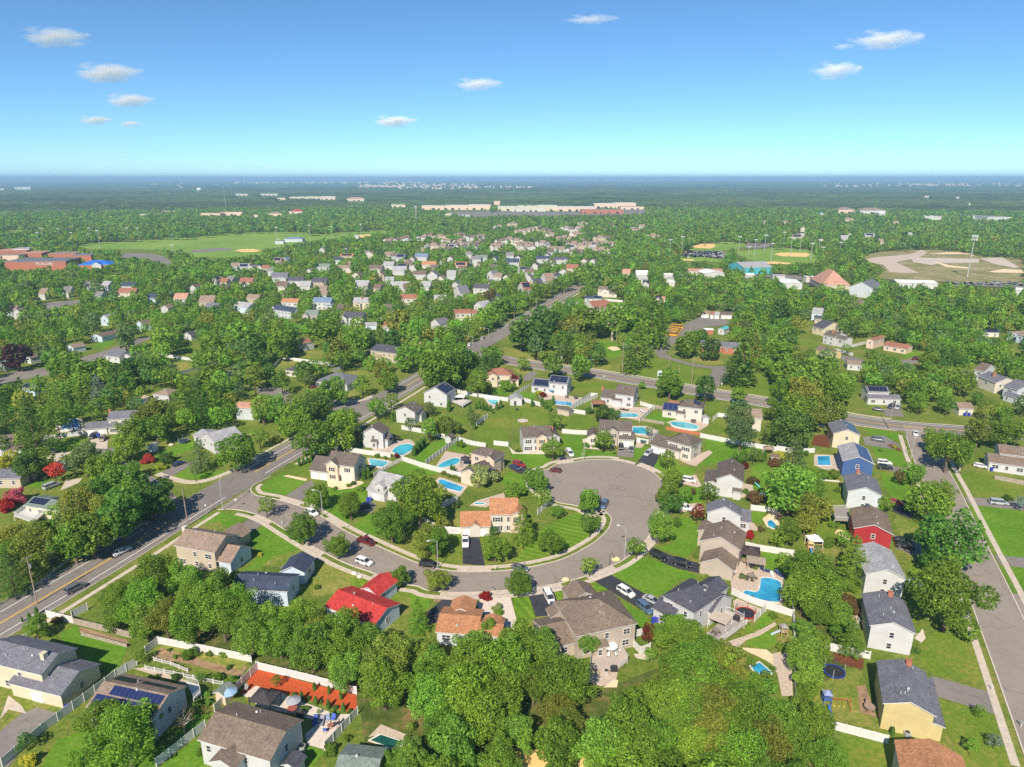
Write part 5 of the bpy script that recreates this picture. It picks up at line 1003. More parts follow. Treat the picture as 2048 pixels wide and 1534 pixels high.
house("white two-storey house with pale grey roofs beside the big round maple", 'D1', (1190, 895), (1420, 950), (1510, 840), 5.2, 'x', .55, 'W', 'rl', [X(k='p', P=(1130, 970), L=7.0, D=5, he=3.0, ridge='shed', pitch=.5, wins='', garage=1), X(x=1.5, y=-1.5, L=4, D=4, he=5.0, ridge='y', pitch=.6, wins='S')], wins='SE', land="the pale grey roofed house")
house("cream two-storey house with orange roof and double garage on the striped lawn", 'F', (979, 1030), (1038, 1029), 10.5, 5.6, 'x', .5, 'WC', 'ro', [X(x=-8.2, y=-2.0, L=8.6, D=9.5, he=3.1, ridge='x', pitch=.5, wins='', garage=2), X(x=5.4, y=-.9, L=4.6, D=5, he=5.7, ridge='y', pitch=.55, wins='S', wc='PB'), X(x=-5.9, y=-2.3, L=3.6, D=3.4, he=3.15, ridge='y', pitch=.6, wins='')], wins='S', shut=True, door=4.3, ang=2, land="the orange roofed cream house")
house("tiny white garden house with grey roof in the middle of the backyards", 'D2', (870, 385), (1002, 388), 5.5, 2.9, 'y', .45, 'W', 'rl', wins='', door=2.6, name="garden_house", cat="garden house", ang=0, vt=0, detail=2)
house("cream house with red-brown roofs near the cross road", 'D2', (640, 145), (900, 150), 9, 5.5, 'hip', .5, 'CR', 'rm', [X(x=-4.5, y=2, L=6, D=7, he=3.4, ridge='y', pitch=.5, wins='S'), X(x=1.0, y=-1.4, L=5, D=4, he=5.5, ridge='y', pitch=.5, wins='S'), X(x=10.5, y=0, L=5.5, D=6, he=3.3, ridge='y', pitch=.45, wins='S')], wins='SE', vt=0, land="the red-brown roofed cream house")
house("white house with black solar panels on both roofs by the cross road", 'D2', (1250, 222), (1440, 240), (1518, 190), 5.6, 'x', .55, 'W', 'rsl', [X(x=-8.5, y=.5, L=9, D=9, he=3.2, ridge='x', pitch=.6, wins='S', sol=[('S', .12, .92, .12, .82, 'solar', 9, 4)])], wins='SE', sol=[('S', .05, .9, .2, .9, 'solar', 7, 3)], land="the black solar panel house")
house("white house with brown roof and white end chimney", 'D3', (365, 278), (525, 297), (583, 245), 5.6, 'x', .6, 'W', 'rk', [X(x=-6.5, y=.5, L=7, D=9, he=3.2, ridge='x', pitch=.6, wins='S', chim=(0, .5)), X(x=-1, y=-1.2, L=4.5, D=3, he=3.2, ridge='shed', pitch=.3, wins='')], wins='SE', land="the white chimney house")
house("cream house with dark hipped roof and bright blue solar panels", 'D3', (880, 378), (1090, 402), (1137, 357), 5.6, 'hip', .55, 'WC', 'rk', [X(x=-6.3, y=.2, L=6.6, D=8, he=3.1, ridge='x', pitch=.6, wins='S', sol=[('S', .06, .94, .1, .9, 'solar_blue', 3, 4)]), X(x=-5, y=8, L=9, D=6, he=3.1, ridge='x', pitch=.4, wins='', rc='rm'), X(x=-.3, y=-1.4, L=3.8, D=2.4, he=3.0, ridge='shed', pitch=.4, wins='')], wins='SE', sol=[('E', .15, .6, .3, .8, 'solar_blue', 3, 2)], land="the blue solar panel house")
house("grey-white house half hidden behind an airy tree near the cross road", 'D3', (1420, 472), (1580, 480), 8.5, 5.6, 'x', .6, 'WC', 'rt', [X(x=-4.5, y=0, L=5, D=8, he=3.1, ridge='x', pitch=.5, wins='')], wins='S', land="the airy tree house")
house("white house with solar panels and a white pergola at its right", 'D2', (28, 320), (265, 347), (362, 285), 5.6, 'y', .55, 'W', 'rsl', wins='SE', sol=[('E', .1, .9, .15, .9, 'solar', 5, 3)], land="the pergola house")
# right hand row
house("cream house with solar panels at the top of the right hand row", 'C8', (253, 102), (478, 152), (485, 72), 5.6, 'y', .42, 'CR', 'rsl', wins='S', sol=[('E', .1, .9, .15, .9, 'solar', 4, 3)], ang=-14, L_=9.5, land="the cream solar house")
house("bright blue house with pale roof and solar panels", 'C8', (325, 312), (574, 340), (560, 225), 5.6, 'y', .42, 'BL', 'rl', wins='S', sol=[('E', .05, .95, .12, .92, 'solar_blue', 4, 3)], land="the bright blue house")
house("pale grey house with a grey roof below the bright blue house", 'C8', (362, 545), (637, 582), (622, 460), 5.6, 'y', .42, 'WB', 'rsl', wins='S', chim=(.4, .93, .6, 'BR'), land="the pale grey house")
house("red house with a brown roof and raised wooden deck", 'C8', (410, 830), (718, 880), (690, 722), 5.6, 'y', .42, 'RD', 'rbn', wins='S', chim=(.42, .9, .4, 'rd'), land="the red house")
house("white house with a pale grey roof below the red house", 'C8', (500, 1180), (822, 1220), (795, 1010), 5.6, 'y', .42, 'W', 'rl', wins='S', land="the house below the red")
house("white house with grey roof and brick chimney above the yellow house", 'C7', (735, 372), (1118, 442), (1030, 170), 5.6, 'y', .40, 'W', 'rsl', [X(x=-50 - 1.4, y=1.5, L=1.9, D=11, he=4.7, ridge='y', pitch=.2, wins='')], wins='S', chim=(.62, .9, .5), vt=4, land="the white house with brick chimney")
house("yellow house with grey roof and brick chimney", 'C7', (843, 1012), (1287, 1122), (1215, 757), 5.6, 'y', .40, 'YL', 'rsl', [X(x=-50 - 1.2, y=.5, L=3.0, D=13, he=3.4, ridge='y', pitch=.25, wins='')], wins='', chim=(.62, .93, .5), vt=5, land="the yellow house")
house("house with a rippled orange-brown roof at the bottom right edge", 'C7', (935, 1310), (1500, 1450), -15, 5.4, 'y', .40, 'WC', 'ro', wins='S', land="the orange-brown roofed house")
house("white house with brown roofs and brick chimney at the right edge", 'C8', (1530, 255), (1790, 290), 9, 5.6, 'x', .42, 'W', 'rbn', [X(x=-3.3, y=-3.5, L=11, D=8.5, he=3.2, ridge='x', pitch=.45, wins='SW', chim=(.4, .6))], wins='S', land="the brown roofed right edge house")
# left of the main road
house("white house with pale roof behind a tall spruce", 'C3', (1427, 105), (1525, 160), (1683, 80), 4.8, 'y', .35, 'W', 'rl', [X(x=-7.5, y=0, L=8, D=8, he=2.9, ridge='x', pitch=.3, wins='')], wins='SE', vt=0, land="the spruce tree house")
house("grey roofed two-storey house with brick chimney beside the deep blue pool", 'D5', (950, 888), (1250, 868), 8, 5.6, 'x', .5, 'WC', 'rsl', [X(x=-7.8, y=-2, L=8.2, D=8.5, he=3.0, ridge='x', pitch=.35, wins='', garage=2), X(x=0, y=-1.8, L=9, D=2.4, he=3.1, ridge='shed', pitch=.4, wins='S')], wins='S', chim=(.0, .6, .5), shut=True, land="the deep blue pool house")
house("white house with brown roof cut by the left edge", 'D5', (-140, 1120), (112, 1098), 9, 4.8, 'x', .45, 'W', 'rb', [X(x=7, y=-2.5, L=5, D=5, he=2.9, ridge='shed', pitch=.4, wins='')], wins='S', shut=True, land="the brown roofed left edge house")
house("beige bungalow at the left edge beside the pink trees", 'C3', (-80, 420), (142, 418), 9, 3.4, 'x', .3, 'BG', 'rsl', wins='S', land="the beige left edge bungalow")
house("cream ranch house with dark solar panels and raised white deck", 'C3', (165, 610), (450, 655), (590, 575), 3.6, 'x', .35, 'CR', 'rgr', wins='SE', sol=[('S', .05, .45, .3, .92, 'solar', 4, 3), ('N', .2, .6, .3, .9, 'solar', 4, 3)], land="the cream ranch house")
house("white house with grey hipped roof beside the round turquoise pool", 'D5', (1352, 660), (1500, 672), (1590, 620), 4.0, 'hip', .4, 'W', 'rt', wins='S', land="the round pool house")
house("white bungalow with slate grey roof left of the pale birch-like tree", 'D5', (930, 315), (1060, 330), (1130, 280), 3.6, 'x', .4, 'W', 'rsl', [X(x=8, y=3, L=8, D=7, he=3.2, ridge='y', pitch=.4, wins='S')], wins='S', land="the slate roofed bungalow")
house("pale blue ranch house with grey roof among the left trees", 'D5', (800, 140), (905, 150), (1020, 90), 3.4, 'y', .3, 'LB', 'rb', wins='SE', land="the pale blue ranch house")
house("small blue and white garage house with pale roof in the left trees", 'D5', (590, 235), (650, 250), (735, 220), 3.0, 'y', .4, 'LB', 'rt', wins='S', garage=0, land="the small blue garage")
house("white house partly hidden behind the dark purple tree", 'D5', (200, 325), (265, 340), (325, 310), 3.4, 'y', .4, 'W', 'rb', wins='E')
house("white house at the far left edge beside the dark purple tree", 'D5', (-70, 390), (40, 405), (90, 380), 3.4, 'y', .4, 'W', 'rl', wins='S')
house("long white house with a dark solar roof and brick chimney", 'D5', (1740, 470), (2010, 500), 8, 5.0, 'x', .4, 'W', 'rsl', wins='S', sol=[('S', .55, .95, .2, .9, 'solar', 5, 3)], chim=(.02, .6, .8), land="the long white solar house", shut=True)
house("bright blue house with grey roof at the top of the left court", 'D5', (1208, 25), (1268, 40), (1375, 5), 4.4, 'y', .4, 'LB', 'rb', wins='E', land="the light blue court house")
house("small white house with dark gable roof behind a fence", 'D5', (1625, 130), (1700, 140), (1770, 110), 3.2, 'y', .5, 'W', 'rd', wins='S')
house("house with pale roof and solar panels hidden in the left trees", 'D5', (175, 600), (300, 620), (400, 580), 3.2, 'x', .4, 'LB', 'rsl', wins='', sol=[('S', .05, .6, .2, .9, 'solar', 5, 3)])
house("grey house with orange-red roof left of the main road", 'D6', (280, 1045), (480, 1055), (560, 1010), 5.2, 'x', .4, 'GY', 'rpk', wins='SE', land="the orange-red roofed grey house")
house("long white ranch house with grey hipped roof near the main road", 'D6', (935, 828), (1205, 862), (1365, 792), 3.3, 'hip', .4, 'W', 'rsl', wins='S', land="the long grey roofed ranch house")
house("pale two-storey house with black roof above the main road", 'D6', (1390, 575), (1615, 605), (1715, 562), 5.4, 'x', .38, 'BG', 'rd', wins='SE', land="the black roofed two-storey house")
house("house with small dark roof behind a round tree in the walled yard", 'D6', (690, 735), (800, 750), 8, 3.2, 'hip', .4, 'WC', 'rd', wins='S')
house("white gabled house with red-brown roof between the left trees", 'D6', (790, 505), (850, 520), (890, 490), 4.5, 'y', .5, 'W', 'rm', wins='S')
# upper left estate
H2 = [("house with a green roof and stone front", 'D6', (850, 290), (960, 292), 10, 5.4, 'x', .6, 'TP', 'rgr', [X(x=-1, y=-2, L=5, D=6, he=5.4, ridge='y', pitch=.7, wins='S')], "the green roofed house"),
      ("white house with a charcoal roof right of the green roofed house", 'D6', (1165, 310), (1330, 315), 10, 5.4, 'x', .7, 'W', 'rd', [X(x=-.5, y=-2, L=4.5, D=5, he=5.4, ridge='y', pitch=.7, wins='S')], "the charcoal roofed estate house"),
      ("white house with a blue-grey roof and low wing", 'D6', (915, 182), (1070, 186), 9, 5.4, 'x', .7, 'W', 'rbl', [X(x=10.5, y=-1, L=6, D=7, he=3.2, ridge='x', pitch=.4, wins='S')], "the blue-grey roofed house"),
      ("yellow house with a grey roof and brick chimney in the estate", 'D6', (1250, 182), (1392, 184), 9, 5.4, 'x', .7, 'CR', 'rl', [X(x=2.5, y=-2, L=4, D=4, he=4, ridge='y', pitch=.7, wins='S')], "the yellow estate house"),
      ("cream house with a brick red roof in the estate", 'D6', (1635, 155), (1780, 152), 8, 5.2, 'x', .75, 'WC', 'rm', [], "the brick red roofed house"),
      ("dark blue house with navy roofs behind the utility pole", 'D6', (595, 240), (745, 262), 9, 5.4, 'x', .6, 'GY', 'rn', [X(x=-5, y=2, L=6, D=8, he=5.2, ridge='y', pitch=.7, wins='S')], "the navy estate house"),
      ("grey house with two pale grey roofs among the left trees", 'D6', (270, 210), (400, 225), 9, 5.0, 'x', .6, 'LB', 'rl', [X(x=9, y=-1, L=7, D=7, he=5.0, ridge='x', pitch=.6, wins='E')], "the twin grey roofed house"),
      ("white house with an orange roof behind the estate pines", 'D6', (660, 182), (800, 185), 8, 5.0, 'x', .6, 'W', 'ro', [], "the orange roofed estate house"),
      ("grey garage with a light roof beside the charcoal roofed house", 'D6', (1350, 372), (1450, 368), 7, 3.0, 'x', .4, 'LB', 'rl', [], None),
      ("white house with a rust-brown roof and brick front beside the bushy trees", 'D6', (1495, 378), (1650, 385), 8, 3.6, 'x', .6, 'W', 'rm', [X(x=4, y=-2, L=5, D=5, he=3.8, ridge='y', pitch=.7, wins='S')], "the rust-brown roofed house"),
      ("white gabled house with a grey roof near the tree lined road", 'D6', (1885, 350), (1960, 365), 10, 5.0, 'y', .7, 'W', 'rsl', [], None),
      ("white house with a dark red roof above the tree lined road", 'D7', (200, 440), (340, 435), 9, 5.0, 'x', .5, 'WC', 'rm', [X(x=9, y=1, L=8, D=8, he=4.5, ridge='x', pitch=.5, wins='')], "the dark red roofed house"),
      ("white gabled house with pale roof leaning over the roadside trees", 'D7', (355, 375), (430, 390), 10, 5.0, 'y', .75, 'W', 'rl', [], None),
      ("white gabled house with solar roof beside the main road", 'D7', (712, 225), (770, 245), 9, 5.6, 'y', .75, 'W', 'rm', [], "the gabled row along the road"),
      ("white gabled house with black roof second along the road", 'D7', (805, 190), (865, 205), 9, 5.6, 'y', .75, 'W', 'rd', [], None),
      ("white gabled house with tan roof third along the road", 'D7', (895, 155), (955, 175), 10, 5.6, 'y', .75, 'W', 'rt', [], None),
      ("house with a tall orange brick chimney above the road", 'D7', (985, 130), (1050, 135), 9, 5.0, 'x', .6, 'GY', 'rn', [], None),
      ("white house with black roof and twin wings above the tree lined road", 'D7', (350, 230), (480, 235), 9, 5.2, 'x', .7, 'W', 'rd', [X(x=8, y=-1.5, L=5, D=5, he=4, ridge='y', pitch=.6, wins='S')], "the black roofed twin wing house"),
      ("white gabled house with slate roof left of the twin wing house", 'D7', (190, 255), (250, 275), 9, 5.0, 'y', .8, 'W', 'rsl', [X(x=7, y=0, L=7, D=6, he=3.2, ridge='x', pitch=.6, wins='S')], None),
      ("white gabled house with grey roof by the round estate tree", 'D7', (462, 115), (520, 125), 9, 5.2, 'y', .7, 'W', 'rsl', [], None),
      ("white house with solar roof in the middle of the estate", 'D7', (715, 75), (820, 85), 8, 4.6, 'x', .6, 'W', 'rl', [], "the white solar estate house"),
      ("white two-storey house with red-brown roof right of the long road", 'D7', (1372, 240), (1450, 245), 9, 5.4, 'x', .5, 'WC', 'rbn', [X(x=4, y=-5, L=8, D=6, he=5.0, ridge='y', pitch=.5, wins='S'), X(x=11, y=-4, L=7, D=6, he=3.0, ridge='x', pitch=.4, wins='S')], "the red-brown roofed pair"),
      ("white gabled house with dark red roof nearest the long road", 'D7', (1252, 362), (1345, 392), (1430, 360), 4.6, 'y', .45, 'WC', 'rm', [], "the dark red gabled house"),
      ("low house with black solar roof beside the long road", 'D7', (1265, 315), (1410, 318), 8, 3.2, 'x', .4, 'GY', 'rn', [], None),
      ("grey-white house at the top of the stepped house row", 'D8', (1650, 335), (1760, 345), (1840, 320), 5.2, 'x', .45, 'LB', 'rl', [], "the stepped row on the right"),
      ("low beige house with black roof in the stepped row", 'D8', (1680, 395), (1760, 400), (1840, 385), 3.2, 'x', .45, 'BG', 'rd', [], None),
      ("white house with black roof and wooden stair in the stepped row", 'D8', (1655, 470), (1770, 500), (1920, 465), 4.6, 'x', .45, 'CR', 'rd', [], None),
      ("white house with dark brown roof and brick chimney in the stepped row", 'D8', (1765, 555), (1890, 585), (1955, 550), 5.4, 'x', .4, 'W', 'rk', [X(x=-50 - .5, y=1, L=7, D=7, he=5.0, ridge='x', pitch=.4, wins='S')], "the stepped row brown house"),
      ("ochre yellow house with brown roof below the stepped row", 'D8', (1690, 700), (1850, 750), 8, 3.4, 'x', .4, 'YL', 'rbn', [], "the ochre yellow house"),
      ("peach house with terracotta roofs beyond the hedges", 'E1', (665, 520), (735, 532), (900, 510), 5.0, 'y', .4, 'PB', 'rm', [X(x=9, y=2, L=13, D=9, he=3.0, ridge='x', pitch=.4, wins='S')], "the terracotta roofed peach house"),
      ("low house with tan roof hidden by the right hand trees", 'E1', (500, 735), (640, 745), 8, 3.2, 'x', .3, 'W', 'rt', [], None),
      ("white house with grey roof and solar panels by the cross road", 'E1', (680, 978), (880, 985), 8, 5.2, 'x', .4, 'W', 'rsl', [X(x=-.5, y=-2.4, L=14, D=3, he=3.0, ridge='shed', pitch=.4, wins='S')], "the cross road solar house"),
      ("white garage with tan roof below the round right trees", 'E1', (1480, 1125), (1620, 1130), 8, 3.0, 'x', .4, 'WC', 'rt', [], None),
      ("grey house with brown roof at the right edge of the trees", 'E1', (1610, 780), (1700, 800), (1830, 775), 5.2, 'x', .45, 'GY', 'rb', [], "the brown roofed grey house"),
      ("beige house with slate roof and tall brick chimney right of the trees", 'E1', (1640, 840), (1800, 900), (1930, 870), 5.2, 'x', .42, 'WC', 'rsl', [], "the slate roofed chimney house"),
      ("white house with slate roof at the right edge", 'E1', (1862, 925), (1990, 965), (2120, 920), 5.2, 'x', .4, 'WB', 'rsl', [X(x=4, y=-4, L=8, D=5, he=3.0, ridge='x', pitch=.4, wins='S')], "the slate roofed right edge house"),
      ("low white house with black solar roof beyond the dark woods", 'E1', (1690, 455), (1840, 462), 7, 3.0, 'x', .35, 'WC', 'rn', [], None),
      ("light blue and white two-storey house at the right edge", 'E1', (1900, 455), (1945, 465), (2080, 445), 5.0, 'y', .4, 'LB', 'rt', [X(x=6, y=-.3, L=10, D=8, he=5.0, ridge='x', pitch=.3, wins='S')], "the light blue right edge house"),
      ("small brown house inside the dark right woods", 'E1', (590, 188), (670, 190), 8, 3.2, 'x', .4, 'BR', 'rb', [], None),
      ("white bungalow with brown roof at the woods' left edge", 'D7', (1840, 320), (1930, 322), 7, 3.2, 'x', .5, 'WC', 'rpk', [], None)]
for t in H2:
    house(t[0], t[1], t[2], t[3], t[4], t[5], t[6], t[7], t[8], t[9], t[10], land=t[11], vt=0, wins='SE', sol=[('E', .1, .8, .3, .9, 'solar', 3, 2)] if 'solar roof beside' in t[0] else [('S', .1, .9, .15, .9, 'solar', 5, 3)] if 'solar' in t[0] else (), chim=(.5, .3, 1.0, 'ro') if 'chimney' in t[0] else None)
# school, drive-side buildings
house("long brick school building with grey roof behind two round trees", 'D8', (740, 690), (920, 700), 12, 3.6, 'x', .35, 'BR', 'rsl', [X(x=-12, y=3, L=13, D=11, he=3.4, ridge='x', pitch=.35, wins='S')], cat="school building", name="school_building", land="the brick school building")
for k, (x0, x1, y, rc) in enumerate(((520, 610, 345, 'rt'), (612, 652, 352, 'rm'), (655, 715, 355, 'rl'), (722, 845, 355, 'rk'))):
    house(("white garage with tan roof at the left end of the garage row", "narrow white garage with reddish roof in the garage row", "white garage with pale roof in the garage row", "white garage with dark roof at the right end of the garage row")[k], 'D8', (x0, y), (x1, y + 3), 7, 2.9, 'x', .5, 'WC', rc, garage=1 + k % 2, wins='', cat="garage", name="garage", vt=0)
house("low red and white trailer building in the school yard", 'D8', (555, 510), (655, 512), 6, 3.0, 'x', .15, 'BR', 'rw', cat="trailer", name="site_trailer", vt=0, wins='')
house("small white building with turquoise roof behind the school", 'D8', (690, 500), (760, 510), 9, 3.4, 'y', .4, 'W', 'TQ', cat="pavilion", name="pavilion", vt=0)
# brick middle school with blue entrance roof
root, o, ex, ey, L, D = house("brick middle school hall with white lettering and grey flat roof", 'E2', (145, 410), (735, 378), 40, 9.5, 'flat', .1, 'BR', 'rsl', [X(x=-14, y=6, L=14, D=40, he=9.4, ridge='flat', pitch=0, wins='')], cat="school", name="school_hall", detail=1, ang=9, land="the brick middle school")
cu = bpy.data.curves.new("lettering", 'FONT'); cu.body = "McAuliffe"; cu.size = 4.6; cu.extrude = .05; cu.align_x = 'CENTER'; cu.materials.append(M["trim"])
q_ = bpy.data.objects.new("q", cu); col.objects.link(q_); bpy.context.view_layer.update(); t_ = link("sign_lettering", bpy.data.meshes.new_from_object(q_), root); bpy.data.objects.remove(q_); t_.location = (L * .57, IN - .12, 5.6); t_.rotation_euler = (R(90), 0, 0)
house("school entrance building with a bright blue roof and white gable", 'E2', (745, 440), (1190, 400), 24, 4.6, 'hip', .32, 'BR', 'rbb', [X(x=16, y=-3, L=10, D=9, he=4.8, ridge='y', pitch=.6, wins='', wc='W')], cat="school entrance", name="school_entrance", ang=9, vt=0, land="the blue roofed school entrance")
for k, (x0, x1, y, D_, wc, rc, lb) in enumerate(((-60, 290, 300, 30, 'BR', 'rpk', "low brick school wing with pinkish roof at the left edge"), (-60, 200, 345, 25, 'PB', 'rt', "low beige roofed school wing at the left edge"), (200, 420, 325, 30, 'BR', 'rpk', "brick school block with sloping red roof"), (460, 760, 330, 30, 'BR', 'rt', "flat brick school wing behind the hall"), (690, 900, 345, 25, 'BR', 'rsl', "grey roofed school wing left of the blue entrance"), (120, 300, 280, 20, 'GY', 'rl', "grey flat roofed school block at the back"))):
    house(lb, 'E2', (x0, y), (x1, y - (x1 - x0) * .03), D_, 6 + k * .3, 'flat', .1, wc, rc, cat="school wing", name="school_wing", detail=1, vt=0, ang=9)
# commercial buildings on the right
house("long low building with red-brown roof before the ball fields", 'E5', (545, 475), (868, 478), 14, 5, 'x', .25, 'WC', 'rpk', cat="warehouse", name="warehouse", detail=1, vt=0)
house("wide white roofed hall beside the red-brown roofed building", 'E5', (690, 500), (890, 498), 24, 5, 'y', .18, 'W', 'rw', cat="warehouse", name="warehouse", detail=1, vt=0)
house("turquoise walled pavilion with grey roof at the ball fields", 'E5', (910, 410), (1062, 445), (1088, 385), 7, 'y', .25, 'TQ', 'rl', cat="pavilion", name="pavilion", detail=1, vt=0, land="the turquoise pavilion")
house("small blue canopy building beside the turquoise pavilion", 'E5', (1105, 405), (1180, 408), 14, 4, 'hip', .3, 'GY', 'rbl', cat="pavilion", name="pavilion", detail=1, vt=0)
house("building with a tall orange pyramid roof", 'E5', (1790, 600), (2050, 605), 38, 5, 'hip', .95, 'BG', 'rpk', cat="church", name="pyramid_roof_building", detail=1, vt=0, land="the orange pyramid roof")
house("grey gabled hall with dark roof beside the pyramid roof", 'E6', (290, 1170), (540, 1195), 26, 8, 'y', .5, 'GY', 'rsl', cat="hall", name="gabled_hall", detail=1, vt=0)
house("white rooftop of a depot beside the sandy lot", 'E6', (780, 1130), (1190, 1140), 22, 5, 'x', .12, 'W', 'rw', cat="warehouse", name="warehouse", detail=1, vt=0)
house("white depot roof at the right edge of the sandy lot", 'E6', (1960, 1200), (2150, 1215), 16, 5, 'x', .1, 'W', 'rw', cat="warehouse", name="warehouse", detail=1, vt=0)
house("white roofed depot left of the dark car park", 'E5', (1420, 590), (1610, 595), 28, 5, 'y', .1, 'W', 'rw', cat="warehouse", name="warehouse", detail=1, vt=0)
for k, (x, y) in enumerate(((1640, 530), (1700, 532), (1760, 532))):
    house("small white storage unit", 'E5', (x, y), (x + 40, y), 8, 6, 'flat', 0, 'WC', 'rw', cat="storage unit", name="storage_unit", detail=1, vt=0)
for k, (x, y, w_) in enumerate(((80, 495, 90), (310, 510, 90), (340, 545, 70), (360, 580, 60), (100, 560, 60), (1070, 510, 90), (1330, 520, 120))):
    house("low white workshop behind the dark woods", 'E5', (x, y), (x + w_, y + 2), 12, 4, 'x', .15, 'W', 'rw' if k % 2 else 'rl', cat="workshop", name="workshop", detail=1, vt=0)
# ================================================================== the farther estates: each house its own thing
def far_house(tg, x, y, w_, wc, rc, ridge, look=None, guard=True):
    a = g(tg, x - w_ / 2, y, z=4.5); b = g(tg, x + w_ / 2, y, z=4.5)
    for h in HOUSES:
        if math.hypot(h[0] - a.x * .5 - b.x * .5, h[1] - a.y * .5 - b.y * .5) < h[2] + 3: return
    wn = {'W': 'white', 'WC': 'cream', 'BG': 'beige', 'GY': 'grey', 'BR': 'brick', 'YL': 'yellow', 'LB': 'pale blue', 'PB': 'peach', 'TP': 'taupe'}[wc]
    rn = {'rg': 'grey', 'rl': 'light grey', 'rd': 'black', 'rb': 'brown', 'rt': 'tan', 'ro': 'orange', 'rm': 'red-brown', 'rn': 'navy', 'rgr': 'green', 'rk': 'dark brown', 'rbl': 'blue', 'rsl': 'slate', 'rpk': 'rusty', 'rbn': 'brown', 'rw': 'white'}[rc]
    th = rnd.uniform(-16, 6) if ridge == 'x' else rnd.uniform(-24, -8)
    L_ = min(max((b - a).length * (1.0 if ridge == 'x' else .75), 6.5), 16)
    sol = [('S', .1, .85, .2, .85, 'solar', 4, 2)] if rnd.random() < .12 else ()
    look = look or f"{wn} house with {rn} {'gabled ' if ridge == 'y' else ''}roof"
    ex = [X(x=L_ * .55, y=-2.0, L=L_ * .4, D=5, he=4.0, ridge='y', pitch=.7, wins='')] if ridge == 'x' and rnd.random() < .5 else []
    root = house(look, tg, (x - w_ / 2, y), (x + w_ / 2, y), rnd.uniform(8, 11), 5.0, ridge, rnd.uniform(.6, .8), wc, rc, ex, ang=th, L_=L_, detail=2 if a.y < 480 else 1, vt=0, sol=sol, guard=guard)[0]
    for k in root.children:
        if k.name.startswith('wall'): k.color = tuple(c * .92 for c in k.color[:3]) + (1,)
FH = """E3 1140 345 90 W rgr y;815 425 80 W rbl y;740 435 80 BG rt x;595 490 60 W rt y;525 490 70 W rg y;455 490 90 W rl x;1255 425 90 GY rn x;1345 395 130 WC ro x;1545 380 110 WC rt y;1690 385 80 WC rt x;1745 395 80 GY rb x;1795 405 80 W rsl x;1130 485 120 GY rgr x;1320 495 130 WC rt x;1430 560 110 WC rb y;1580 500 120 WC rb x;1785 515 120 W rl x;1640 560 110 BG rb y;1955 550 120 W rb x;220 600 80 W rt y;475 620 120 W rm x;760 575 150 GY rsl x;900 605 140 W rd x;1100 615 140 BG rd x;785 650 90 WC rb x;980 650 90 W rl x;1460 640 130 W rl x;1590 670 60 BG rb x;1800 640 130 W rl x;1700 600 80 GY rl x;135 785 130 BG rt x;1900 420 70 W rb y;1975 400 120 W rbl x;1230 430 60 W rg y;380 480 70 W rt x;640 500 60 WC rm x;1020 520 70 W rt y;690 520 70 GY rg x;330 600 70 W rg x;1860 470 70 GY rb x
E4 310 490 100 W rbl x;370 545 130 WC ro x;455 525 50 W rt y;590 555 90 W ro x;635 550 50 WC rb y;715 545 70 WC rt y;700 505 80 GY rg x;740 495 90 GY rgr x;840 505 50 GY rn y;970 530 110 GY rn x;1015 495 60 W rn y;1140 550 70 W rd y;1195 505 100 W rn x;1330 510 110 W rd x;285 625 110 W rb x;395 625 110 W rsl y;450 650 80 WC rt y;810 620 90 W rt y;860 635 60 W rt x;1215 655 90 W rt y;1350 600 90 W rt y;1405 575 90 WC rm x;1460 570 80 W rl x;850 790 70 W rsl y;1800 605 60 PB rpk x;1920 620 90 W rw x;1950 690 80 W rt y;2030 805 60 WC rpk y;1280 435 80 WC rt x;650 470 60 GY rg x;520 500 60 W rb y;1230 480 60 W rn y;950 480 60 GY rg x;1500 520 70 WC rb y;1560 520 60 W rt y;930 640 70 WC rb y;1090 640 60 W rsl y;60 550 80 W rl x;160 560 80 BG rb x;250 560 60 W rt y;520 620 70 GY rl x;560 690 70 W rsl y;330 700 80 W rl x
E2 1240 645 130 W rn x;1230 710 180 WC rm x;850 650 100 GY rg x;1020 640 90 GY rl x;1480 760 90 LB rn x;1750 770 130 W rpk x;1990 800 130 BG rt x;180 900 120 W rt y;1020 960 100 LB rl y;90 890 80 GY rt x;1890 660 90 W rb y;640 700 80 W rg x;950 740 80 GY rg x;400 720 70 W rt x;1600 860 80 W rt y
E5 45 85 90 W rl x;180 150 60 WC rb y;1560 160 90 W rt x;1620 90 90 WC rt y;1600 130 70 W rb x;1790 190 70 WC rb y;2000 165 70 W rl x;110 60 60 WC rt x;1450 20 50 WC rt x;260 700 100 W rpk x;290 760 60 W rpk x;1250 20 40 W rt x
E6 250 685 80 W rl x;500 660 100 W rl x;620 715 50 WC rt x;20 710 60 WC rt x;900 645 60 W rl x;760 525 60 WC rt x;300 645 40 W rt y
D6 190 20 60 WC rm x;660 40 90 WC rm x;340 30 100 WC rm x;60 185 110 BG rt x;430 150 110 BG rt x;1000 80 50 WC rt x"""
for ln in FH.split('\n'):
    tg, rest = ln.split(' ', 1)
    for e in rest.split(';'):
        x, y, w_, wc, rc, rd_ = e.split(); far_house(tg, float(x), float(y), float(w_), wc, rc, rd_)
